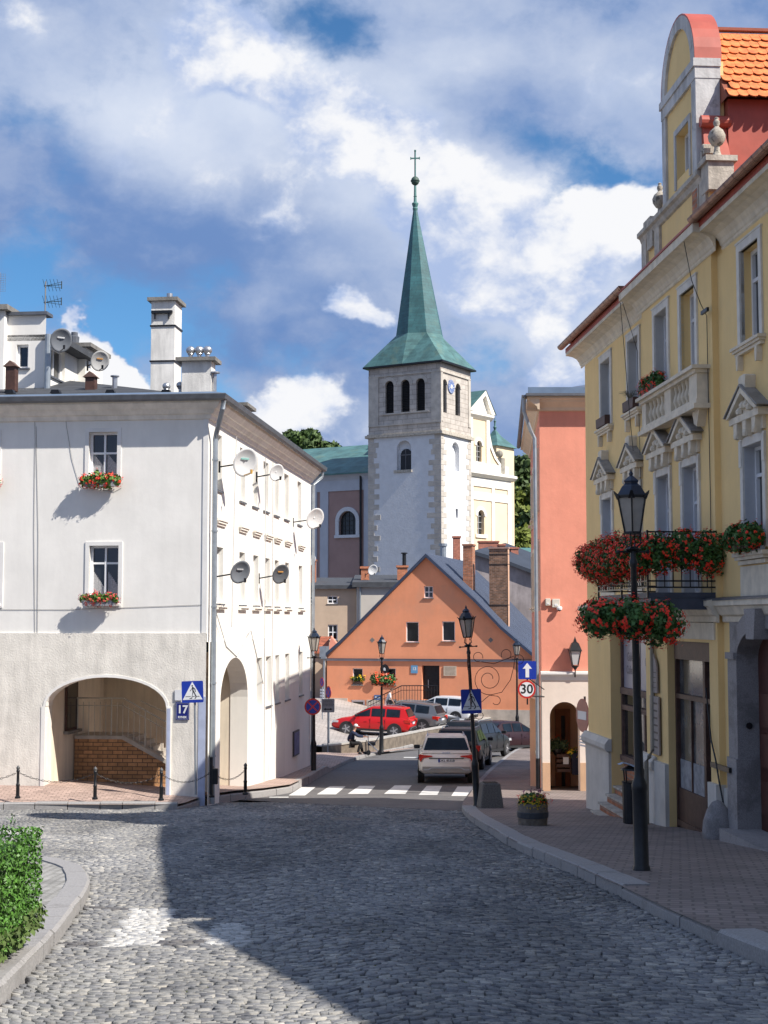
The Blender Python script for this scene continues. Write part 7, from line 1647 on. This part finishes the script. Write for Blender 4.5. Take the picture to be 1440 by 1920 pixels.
c = W(583, 1050, 101.5); dish('faint white dish by the orange chimney just right of the white house', c, .8, 50, dw, c+Vector((-.4, .4, -.4)), group='satellite dishes on the roofs')
c = W(84.5, 592, 40.0); o = thing('aerial', 'thin aerial mast with two branched antennas on the attic roof', 'antenna', c)
b = MB(); b.tube([(0, 0, -.2), (.0, 0, .98)], .02, 5); b.obj('mast', mat('grey_mast', (.2, .2, .2), .5, .1), o)
b = MB(); rnd = random.Random(3)
for zz_, s_ in ((.85, 1), (.38, 1)):
    b.tube([(-.05, 0, zz_), (.45, .05, zz_+.05)], .010, 4); b.tube([(.0, 0, zz_), (.45, .05, zz_+.13)], .006, 4); b.tube([(0, 0, zz_), (.45, .05, zz_-.05)], .006, 4); b.tube([(.44, .05, zz_-.07), (.44, .05, zz_+.15)], .014, 4)
    for k in range(5): x = -.05+.1*k; b.tube([(x, -.14, zz_+.16), (x+.03, .14, zz_-.12)], .006, 4)
b.obj('elements', mat('dark_green_aerial', (.02, .035, .03), .5, .3), o)
c = W(2, 530, 39); o = thing('aerial', 'silver grid antenna cut by the left edge of the photo', 'antenna', c); b = MB(); b.tube([(-.05, .05, -1.0), (-.05, .05, .3)], .014, 5); b.obj('mast', MATS['grey_mast'], o)
b = MB()
for k in range(9): b.tube([(-.12, 0, -.24+.06*k), (.12, 0, -.24+.06*k)], .004, 3)
for k in range(5): b.tube([(-.12+.06*k, 0, -.25), (-.12+.06*k, 0, .25)], .004, 3)
b.obj('grid', steel, o)

# =============== STREET FURNITURE ===============
g = G(919, 1514, .12); o = thing('concrete_block', 'tapered grey exposed aggregate concrete block beside the leaning lamp', 'concrete block', g, R(8))
b = MB(); V = [(-.27, -.25, 0), (.27, -.25, 0), (.27, .25, 0), (-.27, .25, 0), (-.20, -.19, .56), (.20, -.19, .56), (.20, .19, .56), (-.20, .19, .56)]; b.add(V, [(0, 3, 2, 1), (4, 5, 6, 7), (0, 1, 5, 4), (1, 2, 6, 5), (2, 3, 7, 6), (3, 0, 4, 7)]); b.obj('body', mat('aggregate_concrete', (.16, .145, .13), .95, .35, 60, .8, 60), o, bevel=.02)
b = MB(); b.box(-.15, .15, -.14, .14, .555, .575); b.obj('recessed_top', mat('dark_soil', (.05, .04, .03), 1, .3, 20), o)
g = G(999, 1547, .12); o = thing('barrel_planter', 'half barrel planter of yellow, red and purple flowers on the right pavement', 'planter', g)
b = MB(); b.lathe([(.26, 0), (.27, .12), (.275, .24), (.27, .36), (.25, .40), (.22, .38)], n=20); b.obj('barrel', mat('mossy_stone', (.17, .14, .11), .95, .25, 8, .4, 25), o)
b = MB(); b.lathe([(.272, .14), (.285, .145), (.288, .24), (.275, .25)], n=20); b.obj('hoop', mat('blue_grey_band', (.045, .05, .058), .5, .2), o)
for nm, mt, n_, ez, rr, sz in (('foliage', leaf_m, 700, .42, (.26, .26, .16), .03), ('yellow_blossoms', yel_fl, 190, .40, (.29, .29, .19), .026), ('red_blossoms', red_fl, 22, .46, (.37, .24, .14), .035), ('purple_blossoms', pur_fl, 18, .56, (.22, .2, .08), .035)):
    b = MB(); fn = ell(0, 0, ez, *rr, .75)
    (leaves if nm == 'foliage' else blossoms)(b, n_, fn, sz, 3); b.obj(nm, mt, o)
g = G(1187, 1552, .12); o = thing('litter_bin', 'black cylindrical litter bin with newspaper on top behind the nearest lamp', 'litter bin', (g.x, g.y, g.z))
b = MB(); b.lathe([(.17, .08), (.175, .10), (.185, .78), (.19, .80), (.16, .80)], n=16); b.obj('bucket', blk, o); b = MB(); b.lathe([(.21, 1.0), (.20, 1.03), (.08, 1.08), (0, 1.09)], n=16)
for k in range(4): a = R(45+90*k); b.tube([(.17*math.cos(a), .17*math.sin(a), .78), (.19*math.cos(a), .19*math.sin(a), 1.01)], .012, 5)
b.obj('hood', blk, o); b = MB(); b.tube([(.2, .06, 0), (.2, .06, 1.0)], .022, 6); b.obj('stand', blk, o)
o = thing('newspaper', 'crumpled blue and white newspaper lying on the litter bin', 'newspaper', (g.x-.05, g.y-.05, g.z+1.09)); b = MB(); rnd = random.Random(2)
n = 6; V = [(-.2+.08*i, -.15+.06*j, .02*rnd.random()+.03*math.sin(i*1.3)) for j in range(n) for i in range(n)]; b.add(V, [(j*n+i, j*n+i+1, (j+1)*n+i+1, (j+1)*n+i) for j in range(n-1) for i in range(n-1)]); b.obj('sheet', mat('newsprint', (.42, .50, .62), .8, .4, 9), o)
# bark mess : rusty plate under hanging bits
# flower stall in the pink arcade
c = W(1056, 1448, 42.2); o = thing('flower_crate', 'dark crate with a price note under green plants in the pink arcade', 'crate', c)
b = MB()
for k in range(4): b.box(-.2, .2, -.16, .16, .02+k*.14, .11+k*.14)
b.obj('slats', wood_d, o); b = MB(); b.box(-.02, .14, -.172, -.165, .25, .45); b.obj('price_note', sign_white, o)
flower_thing('potted_plant', 'bushy green plant with a red flower standing in the pink arcade', c+Vector((-.16, .0, .78)), 0, (.26, .2, .28), 900, 3, 31, 'plant', box=(0, .3, .2, blk, -.3), leafm=mat('conifer_leaf', (.05, .09, .04), .7, .4, 9), bsz=.06)
c = W(1081, 1452, 42.0); flower_thing('flower_pot', 'pot of yellow chrysanthemums in a dark stand at the right of the pink arcade', c+Vector((0, 0, .62)), 0, (.20, .18, .14), 200, 50, 32, 'flower pot', box=(.3, .3, .62, mat('navy_stand', (.012, .012, .03), .6, .1), -.62), fm=yel_fl, bsz=.04)

# =============== CARS ===============
def make_car(name, label, paint, L, Wd, H, kind='suv', group=None):
    o = thing(name, label, 'car', (0, 0, 0), 0, group); w_ = Wd/2
    zb = {'suv': 1.03, 'sedan': .93, 'estate': .95}[kind]*H/({'suv': 1.58, 'sedan': 1.44, 'estate': 1.48}[kind]); zl = .30 if kind == 'suv' else .22
    Y = lambda t: -L/2+L*t
    hood = zb-.10; rear_t = zb if kind != 'sedan' else zb-.02
    st = [(0, .84, zl+.12, rear_t-.28), (.012, .93, zl+.06, rear_t-.10), (.03, .97, zl+.03, rear_t-.01), (.10, 1, zl, rear_t), (.3, 1, zl, zb), (.55, 1, zl, zb-.01), (.70, 1, zl, zb-.04), (.80, .99, zl, hood), (.92, .96, zl+.02, hood-.09), (.975, .90, zl+.05, hood-.20), (1, .80, zl+.10, hood-.32)]
    V = []; n = 12
    for t, wf, a, c in st:
        ww = w_*wf; ring = [(0, a), (ww*.8, a), (ww*.97, a+.10), (ww, a+(c-a)*.45), (ww*.985, a+(c-a)*.75), (ww*.90, c), (0, c+.025)]
        full = ring+[(-x, z) for x, z in ring[-2:0:-1]]; V += [(x, Y(t), z) for x, z in full]
    n = len(V)//len(st); Fc = [(k*n+i, (k+1)*n+i, (k+1)*n+(i+1) % n, k*n+(i+1) % n) for k in range(len(st)-1) for i in range(n)]+[tuple(range(n)), tuple((len(st)-1)*n+i for i in range(n-1, -1, -1))]
    b = MB(); b.add(V, Fc); b.obj('body', paint, o, smooth=True)
    # cabin
    if kind == 'sedan': cs = [(.10, .84, 0), (.24, .70, .93), (.36, .70, 1), (.50, .70, .97), (.62, .84, 0)] ; cs = [(.12, .84, 0), (.26, .70, .92), (.38, .69, 1), (.52, .70, .97), (.72, .86, 0)]
    elif kind == 'estate': cs = [(.015, .86, 0), (.10, .72, .93), (.30, .70, 1), (.50, .70, .97), (.74, .86, 0)]
    else: cs = [(.015, .88, 0), (.085, .74, .94), (.30, .71, 1), (.50, .71, .98), (.74, .87, 0)]
    hr = H-zb
    def cab(t):
        for (a, wa, ha), (c, wc, hc) in zip(cs, cs[1:]):
            if t <= c: k = (t-a)/(c-a); return wa+(wc-wa)*k, ha+(hc-ha)*k
        return cs[-1][1:]
    b = MB(); V = []
    for t, wf, hf in cs: V += [(-w_*.90, Y(t), zb-.03), (-w_*wf if hf else -w_*.88, Y(t), zb+hr*hf*.95-(.02 if not hf else 0)), (-w_*wf*.8, Y(t), zb+hr*hf), (w_*wf*.8, Y(t), zb+hr*hf), (w_*wf if hf else w_*.88, Y(t), zb+hr*hf*.95-(.02 if not hf else 0)), (w_*.90, Y(t), zb-.03)]
    Fc = [(k*6+i, k*6+i+1, (k+1)*6+i+1, (k+1)*6+i) for k in range(4) for i in range(5)]+[(0, 5, 4, 3, 2, 1), (24, 25, 26, 27, 28, 29)]
    b.add(V, Fc); b.obj('cabin', paint, o, smooth=True)
    def side(t, h, sgn, off=.02):
        wf, hf = cab(t); z0, z1 = zb, zb+hr*hf*.95; z = z0+(z1-z0)*h; x = w_*.90+(w_*wf-w_*.90)*((z-zb+.03)/max(.02, z1-zb+.03)); return (sgn*(x+off), Y(t), z)
    for sgn in (-1, 1):
        b = MB()
        wins = [(.13, .30), (.32, .49), (.51, .69)] if kind != 'sedan' else [(.26, .38), (.40, .52), (.54, .67)]
        for a, c in wins:
            m_ = 4
            for q in range(m_):
                t0, t1 = a+(c-a)*q/m_, a+(c-a)*(q+1)/m_
                b.quad(side(t0, .08, sgn), side(t1, .08, sgn), side(t1, .86, sgn), side(t0, .86, sgn)) if sgn > 0 else b.quad(side(t1, .08, sgn), side(t0, .08, sgn), side(t0, .86, sgn), side(t1, .86, sgn))
        b.obj('side_window', car_glass, o)
    for nm, i0, i1 in (('rear_window', 0, 1), ('windscreen', 4, 3)):
        (t0, w0, h0), (t1, w1, h1) = cs[i0], cs[i1]; b = MB(); e = .02 if i0 == 0 else -.02
        k0, k1 = .12, .86
        f = lambda k, s: (s*w_*((.84)+(w1*.86-.84)*k), Y(t0+(t1-t0)*k)-e, zb+hr*h1*k+.012)
        b.quad(f(k0, -1), f(k0, 1), f(k1, 1), f(k1, -1)); b.obj(nm, car_glass, o)
    rw = .34 if kind == 'suv' else .32
    wy = (Y(.19), Y(.80))
    for yy in wy:
        for s in (-1, 1):
            Tm = Matrix.Translation((s*(w_-.085), yy, rw)) @ Matrix.Rotation(R(90), 4, 'Y')
            b = MB(Tm); b.lathe([(rw*.7, -.11), (rw*.96, -.11), (rw, -.08), (rw, .08), (rw*.96, .11), (rw*.7, .11)], n=22); ty = b.obj('wheel', mat('tyre_rubber', (.02, .02, .02), .8, .2, 8), o)
            b = MB(Tm); z0 = .112*s; b.lathe([(rw*.68, min(z0, z0*.8)), (rw*.68, max(z0, z0*.8))], n=18)
            ri = b.obj('rim', mat('wheel_rim_dark', (.10, .10, .11), .4, .2, 8, metal=.6), ty)
            b = MB(Tm)
            for k in range(5): a = R(72*k); b.box(-.03, .03, 0, rw*.66, z0*.99, z0*1.09, T=Matrix.Rotation(a, 4, 'Z'))
            b.lathe([(.07, min(z0, z0*1.1)), (.06, max(z0, z0*1.1))], n=10); b.obj('spokes', steel, ty)
            b = MB(Matrix.Translation((s*(w_-.004), yy, rw+.01)) @ Matrix.Rotation(R(90), 4, 'Y')); nn = 16; P = []
            b.lathe([(rw+.05, -.03), (rw+.05, .010)], n=24); b.obj('wheel_arch', mat('arch_plastic', (.02, .02, .022), .7, .1), o)
    # trims and lights
    b = MB(); b.box(-w_*.86, w_*.86, Y(0)-.012, Y(.02), zl+.08, zl+.26); b.box(-w_*.80, w_*.80, Y(.985), Y(1)+.01, zl+.12, zl+.30); b.box(-w_*.98, w_*.98, Y(.27), Y(.72), zl-.02, zl+.09); b.obj('bumper_trim', MATS['arch_plastic'] if paint.name != 'beige_white_paint' else mat('beige_trim', (.30, .29, .27), .5, .05), o)
    if kind == 'suv':
        b = MB(); b.prism([(-.74, zl+.18), (-.60, zl+.18), (-.48, zl+.24), (.48, zl+.24), (.60, zl+.18), (.74, zl+.18), (.74, zl+.145), (.58, zl+.145), (.46, zl+.21), (-.46, zl+.21), (-.58, zl+.145), (-.74, zl+.145)][::-1], Y(0)-.03, Y(0)); b.obj('skid_plate', steel, o)
        for s in (-1, 1): b = MB(); b.tube([(s*w_*.66, Y(.12), H-.03), (s*w_*.66, Y(.18), H+.035), (s*w_*.66, Y(.5), H+.035), (s*w_*.66, Y(.56), H-.03)], .015, 6); b.obj('roof_rail', steel, o)
    tl = mat('tail_light_red', (.55, .02, .01), .25, .2, 10); zt = zb-.14
    for s in (-1, 1):
        b = MB(); b.prism([(s*w_*.50, zt+.03), (s*w_*.94, zt+.07), (s*w_*.97, zt-.06), (s*w_*.93, zt-.17), (s*w_*.84, zt-.04), (s*w_*.52, zt-.0)][::(-1 if s > 0 else 1)], Y(0)-.016, Y(.035)); b.box(s*w_*.90, s*(w_*.985), Y(.012), Y(.07), zt-.10, zt+.06); b.obj('tail_light', tl, o)
        b = MB(); b.prism([(s*w_*.55, hood-.22), (s*w_*.93, hood-.16), (s*w_*.95, hood-.27), (s*w_*.6, hood-.30)][::(1 if s < 0 else -1)], Y(.965), Y(.992)); b.box(s*w_*.86, s*w_*.965, Y(.91), Y(.97), hood-.26, hood-.16); b.obj('headlight', mat('headlight_glass', (.5, .52, .55), .15, .1, 6), o)
        b = MB(); b.box(s*w_*.95, s*(w_+.16), Y(.66), Y(.69), zb-.02, zb+.11); b.obj('wing_mirror', blk, o, bevel=.02)
        b = MB()
        for hh in (zb-.25,): 
            for t in (.36, .54): b.box(s*(w_-.015), s*(w_+.012), Y(t), Y(t)+.14, hh, hh+.03)
        b.obj('door_handle', paint, o)
        b = MB()
        for t in (.31, .50, .70): b.box(s*(w_-.02), s*(w_+.003), Y(t), Y(t)+.012, zl+.12, zb-.06)
        b.obj('door_gap', blk, o)
    b = MB(); b.box(-.26, .26, Y(0)-.026, Y(0)-.005, zt-.18, zt-.07); pl = b.obj('number_plate', sign_white, o)
    b = MB(); b.box(-.262, -.215, Y(0)-.03, Y(0)-.024, zt-.18, zt-.07); b.obj('plate_band', sign_blue, pl)
    b = MB(); b.box(-w_*.62, w_*.62, Y(0)-.014, Y(0)+.03, zt-.065, zt-.04); b.box(-w_*.50, w_*.50, Y(0)-.016, Y(0)+.01, zt-.36, zt-.22) if 0 else None; b.obj('tailgate_crease', MATS['arch_plastic'], o)
    return o
def put_car(o, px, D, heading, z=None, H=None):
    x = W(px, 1300, D).x; z0 = zr(D)+.005 if z is None else z; o.location = (x, D, z0)
    h = R(heading); dx, dy = -math.sin(h), math.cos(h); sl_ = (zr(D+dy*1.2)-zr(D-dy*1.2))/2.4 if z is None else (tz(x+dx*1.3, D+dy*1.3)-tz(x-dx*1.3, D-dy*1.3))/2.6
    o.rotation_euler = (math.atan(sl_), 0, h)
pm = lambda n, c, me=.2, r=.3: mat(n, c, r, .04, 2, metal=me, spec=.6)
paints = dict(w=pm('beige_white_paint', (.80, .77, .72), .05), br=pm('bronze_paint', (.075, .058, .05), .2, .4), dk=pm('black_grey_paint', (.014, .016, .02), .1, .4), mr=pm('dark_maroon_paint', (.022, .005, .008), .0, .35), rd=pm('red_paint', (.58, .012, .014), .1), gy=pm('grey_paint', (.22, .225, .235), .6), nv=pm('navy_paint', (.012, .018, .035), .3), wt=pm('white_paint', (.66, .68, .71), .1))
c = make_car('parked_car', 'light beige suv seen from behind, first in the row beyond the zebra crossing', paints['w'], 4.25, 1.80, 1.56, 'suv'); put_car(c, 834.5, 49.1, -1.5)
b = MB(); text_mb(b, 'DKL 85358', .105, txt_T(.02, -4.25/2-.028, 1.56/1.58*1.03-.14-.125), .002); t_ = b.obj('plate_lettering', sign_black, c)
b = MB(); text_mb(b, 'SKODA', .075, Matrix.Translation((0, -4.25/2+.045, .995)) @ Matrix.Rotation(R(75), 4, 'X'), .002); b.obj('badge_lettering', steel, c)
put_car(make_car('parked_car', 'bronze grey suv mostly hidden behind the light beige suv', paints['br'], 4.4, 1.82, 1.53, 'suv'), 868, 55.8, -10)
put_car(make_car('parked_car', 'dark grey suv in the row between the bronze suv and the maroon sedan', paints['dk'], 4.5, 1.84, 1.57, 'suv'), 893, 62.0, -22)
put_car(make_car('parked_car', 'dark maroon sedan at the far end of the row before the bend', paints['mr'], 4.6, 1.82, 1.42, 'sedan'), 951, 69.0, -48)
c = make_car('parked_car', 'bright red suv parked sideways on the terrace behind the low wall', paints['rd'], 4.24, 1.80, 1.55, 'suv'); put_car(c, 701, 76.8, 76, z=-6.08)
put_car(make_car('parked_car', 'silver grey estate parked next to the red suv on the terrace', paints['gy'], 4.4, 1.78, 1.55, 'suv'), 757, 80.2, 70, z=-6.02)
put_car(make_car('parked_car', 'dark navy hatchback with its front showing between the grey and white cars', paints['nv'], 4.0, 1.74, 1.45, 'estate'), 800, 82.8, -70, z=-6.2)
put_car(make_car('parked_car', 'white estate car nearest the dark door of the orange house', paints['wt'], 4.4, 1.78, 1.50, 'estate'), 822, 86.0, 68, z=-5.98)

# =============== PEOPLE ===============
def skin(name, J, E, m, parent, root='pelvis', sub=1):
    me = bpy.data.meshes.new(name); names = list(J); me.from_pydata([J[k][:3] for k in names], [(names.index(a), names.index(c)) for a, c in E], []); me.update()
    bm = bmesh.new(); bm.from_mesh(me); ly = bm.verts.layers.skin.verify(); bm.verts.ensure_lookup_table()
    for i, k in enumerate(names):
        r = J[k][3]; bm.verts[i][ly].radius = (r, J[k][4] if len(J[k]) > 4 else r); bm.verts[i][ly].use_root = (k == root)
    bm.to_mesh(me); bm.free(); me.materials.append(m); o = bpy.data.objects.new(name, me); COL.objects.link(o); o.parent = parent
    s = o.modifiers.new('k', 'SKIN'); s.use_smooth_shade = True; u = o.modifiers.new('s', 'SUBSURF'); u.levels = u.render_levels = sub; return o
skin_m = mat('skin', (.46, .25, .17), .6, .08, 12)
def hand(J, E, w_, d, side_v, pre, tight=1.):
    """five fingers from wrist joint w_ in direction d"""
    d = Vector(d).normalized(); s = Vector(side_v).normalized(); wv = Vector(J[w_][:3]); pal = wv+d*.07; J[pre+'palm'] = (*pal, .026, .014); E.append((w_, pre+'palm'))
    for k, (o_, l) in enumerate(((-.026, .062), (-.009, .072), (.009, .068), (.026, .052))):
        a = pal+s*o_+d*.03; c = a+d*l*.5+Vector((0, 0, -.012)); e = c+d*l*.35+Vector((0, 0, -.028))*tight
        for nm, p, r in (('a', a, .010), ('b', c, .009), ('c', e, .008)): J[f'{pre}f{k}{nm}'] = (*p, r)
        E += [(pre+'palm', f'{pre}f{k}a'), (f'{pre}f{k}a', f'{pre}f{k}b'), (f'{pre}f{k}b', f'{pre}f{k}c')]
    a = wv+d*.03-s*.035; c = a+d*.035-s*.02; J[pre+'t0'] = (*a, .011); J[pre+'t1'] = (*c, .010); J[pre+'t2'] = (*(c+d*.025), .009); E += [(w_, pre+'t0'), (pre+'t0', pre+'t1'), (pre+'t1', pre+'t2')]
def face(o, c, fwd, up=(0, 0, 1), cap=None, hair=None, r=.085):
    c = Vector(c); f = Vector(fwd).normalized(); s = f.cross(Vector((0, 0, 1))).normalized()
    for sg in (-1, 1):
        b = MB(); b.lathe([(0, -.008), (.010, 0), (0, .008)], tuple(c+f*r*.93+s*sg*.032+Vector((0, 0, .012))), 6); b.obj('eye', blk, o)
        b = MB(); b.lathe([(0, -.03), (.018, -.01), (.02, .015), (0, .03)], tuple(c+s*sg*r*.98), 6); b.obj('ear', skin_m, o)
    b = MB(); p = c+f*r*.95; b.add([p+Vector((0, 0, .02)), p+s*.014+Vector((0, 0, -.025)), p-s*.014+Vector((0, 0, -.025)), p+f*.028+Vector((0, 0, -.02))], [(0, 1, 3), (0, 3, 2), (1, 2, 3)]); b.obj('nose', skin_m, o)
    b = MB(); p = c+f*r*.97+Vector((0, 0, -.048)); b.add([p-s*.022, p+s*.022, p+s*.018+Vector((0, 0, .008)), p-s*.018+Vector((0, 0, .008))], [(0, 1, 2, 3)]); b.obj('mouth', mat('lips', (.3, .1, .08), .6), o)
    if hair:
        b = MB(); leaves(b, 260, lambda rr: (lambda d: (tuple(c+d*r*1.04), d))((Vector((rr.gauss(0, 1), rr.gauss(0, 1), abs(rr.gauss(0, 1))*.8+.1))-f*.7).normalized()), .02, 3); b.obj('hair', hair, o)
    if cap:
        b = MB(Matrix.Translation(c)); b.lathe([(r*1.12, .012), (r*1.14, .035), (r*1.02, .075), (r*.6, .108), (0, .118)], n=14); co = b.obj('cap', cap, o, smooth=True)
        b = MB(Matrix.Translation(c)); b.add([s*.075+f*.06+Vector((0, 0, .02)), -s*.075+f*.06+Vector((0, 0, .02)), -s*.05+f*.17+Vector((0, 0, .005)), s*.05+f*.17+Vector((0, 0, .005))], [(0, 1, 2, 3)]); br_ = b.obj('peak', cap, co); 
# seated man : local +x is where he faces
gx = W(657, 1400, 62.3); gl_ = zr(62.3)+.12; o = thing('person', 'person in navy jacket and white cap sitting on the low wall by a walker', 'person', (gx.x, 62.1, gl_), 0)
sh = .43
J = {'pelvis': (0, 0, sh+.08, .13, .15), 'belly': (.03, 0, sh+.28, .12, .14), 'chest': (.10, 0, sh+.46, .11, .16), 'neck': (.17, 0, sh+.60, .05), 'head0': (.20, 0, sh+.67, .07), 'head': (.225, 0, sh+.76, .082), 'head2': (.225, 0, sh+.82, .065)}
E = [('pelvis', 'belly'), ('belly', 'chest'), ('chest', 'neck'), ('neck', 'head0'), ('head0', 'head'), ('head', 'head2')]
for s, n_ in ((-1, 'l'), (1, 'r')):
    J[n_+'hip'] = (.06, s*.09, sh+.05, .085); J[n_+'knee'] = (.44, s*.12, sh+.06, .062); J[n_+'ank'] = (.42+.1*s, s*.12, .09, .042); J[n_+'toe'] = (.62+.1*s, s*.13, .045, .038)
    J[n_+'sh'] = (.12, s*.17, sh+.53, .058); J[n_+'el'] = (.33, s*.22, sh+.36, .045); J[n_+'wr'] = (.58, s*.17, sh+.34, .030)
    E += [('pelvis', n_+'hip'), (n_+'hip', n_+'knee'), (n_+'knee', n_+'ank'), (n_+'ank', n_+'toe'), ('chest', n_+'sh'), (n_+'sh', n_+'el'), (n_+'el', n_+'wr')]; hand(J, E, n_+'wr', (1, 0, 0), (0, 1, 0), n_)
skin('body', J, E, skin_m, o)
def sub_(J, ks, k_=1.18, add=.0): return {k: (*J[k][:3], J[k][3]*k_+add, (J[k][4] if len(J[k]) > 4 else J[k][3])*k_+add) for k in ks}
def cloth(name, J, E, ks, m, o, root, k_=1.2, add=.008): return skin(name, sub_(J, ks, k_, add), [e for e in E if e[0] in ks and e[1] in ks], m, o, root)
navy_c = mat('navy_jacket', (.012, .020, .055), .85, .2, 6); blkc = mat('black_trousers', (.012, .012, .014), .9, .2, 6)
cloth('jacket', J, E, ['pelvis', 'belly', 'chest', 'lsh', 'lel', 'lwr', 'rsh', 'rel', 'rwr'], navy_c, o, 'pelvis'); cloth('trousers', J, E, ['pelvis', 'lhip', 'lknee', 'lank', 'rhip', 'rknee', 'rank'], blkc, o, 'pelvis', 1.12)
for n_ in 'lr': cloth('shoe', J, E, [n_+'ank', n_+'toe'], blk, o, n_+'ank', 1.15)
b = MB(); b.box(.14, .19, -.02, .0, sh+.2, sh+.5, T=Matrix.Rotation(0, 4, 'Z')); b.obj('pale_stripe', mat('pale_stripe', (.35, .35, .33), .8), o)
face(o, (.235, 0, sh+.76), (1, -.1, -.1), cap=mat('white_cap', (.62, .62, .60), .8, .05), hair=mat('grey_hair', (.35, .34, .33), .9))
# rollator
o2r = thing('walker', 'dark wheeled walker standing in front of the seated person', 'walker', (gx.x+.98, 62.05, gl_), 0)
b = MB()
for s in (-.22, .22):
    b.tube([(-.42, s, .80), (-.30, s, .82), (-.22, s, .78), (-.20, s, .06)], .014, 6); b.tube([(-.22, s, .55), (.26, s, .10)], .014, 6); b.tube([(-.2, s, .10), (.26, s, .10)], .010, 6); b.tube([(-.02, s, .35), (.25, s, .80), (.20, s, .92)], .013, 6)
b.tube([(-.2, -.22, .5), (-.2, .22, .5)], .012, 5); b.obj('frame', mat('dark_blue_tube', (.02, .03, .06), .4, .1, metal=.3), o2r)
b = MB(); b.box(-.24, .10, -.2, .2, .40, .55); b.obj('seat', blk, o2r, bevel=.02)
for x in (-.2, .27):
    for s in (-.22, .22): b = MB(Matrix.Translation((x, s, .09)) @ Matrix.Rotation(R(90), 4, 'X')); b.lathe([(.06, -.015), (.09, -.018), (.09, .018), (.06, .015)], n=12); b.obj('wheel', blk, o2r)
# walking pedestrian behind the red car
c = W(729, 1333, 83.5); zf = tz(c.x, 83.5); o = thing('person', 'person with grey hair and a white shirt walking behind the red car', 'person', (c.x, 83.5, zf), 0)
J = {'pelvis': (-.02, 0, .93, .12, .14), 'belly': (.0, 0, 1.10, .11, .13), 'chest': (.06, 0, 1.30, .11, .16), 'neck': (.12, 0, 1.46, .05), 'head0': (.15, 0, 1.52, .065), 'head': (.17, 0, 1.60, .082), 'head2': (.17, 0, 1.66, .065)}
E = [('pelvis', 'belly'), ('belly', 'chest'), ('chest', 'neck'), ('neck', 'head0'), ('head0', 'head'), ('head', 'head2')]
for s, n_ in ((-1, 'l'), (1, 'r')):
    J[n_+'hip'] = (0, s*.09, .90, .085); J[n_+'knee'] = (.14*s+.06, s*.10, .50, .06); J[n_+'ank'] = (.24*s-.06, s*.10, .09, .04); J[n_+'toe'] = (.24*s+.12, s*.10, .045, .036)
    J[n_+'sh'] = (.06, s*.18, 1.38, .056); J[n_+'el'] = (-.06*s+.04, s*.24, 1.12, .043); J[n_+'wr'] = (-.16*s+.12, s*.22, .90, .028)
    E += [('pelvis', n_+'hip'), (n_+'hip', n_+'knee'), (n_+'knee', n_+'ank'), (n_+'ank', n_+'toe'), ('chest', n_+'sh'), (n_+'sh', n_+'el'), (n_+'el', n_+'wr')]; hand(J, E, n_+'wr', (.2, 0, -1), (1, 0, 0), n_, .4)
skin('body', J, E, skin_m, o); cloth('shirt', J, E, ['pelvis', 'belly', 'chest', 'lsh', 'lel', 'rsh', 'rel'], mat('white_shirt', (.66, .67, .68), .85, .05), o, 'pelvis'); cloth('trousers', J, E, ['pelvis', 'lhip', 'lknee', 'lank', 'rhip', 'rknee', 'rank'], mat('grey_trousers', (.12, .12, .13), .9), o, 'pelvis', 1.14)
for n_ in 'lr': cloth('shoe', J, E, [n_+'ank', n_+'toe'], blk, o, n_+'ank', 1.15)
face(o, (.18, 0, 1.60), (1, 0, 0), hair=mat('grey_brown_hair', (.16, .11, .09), .9))
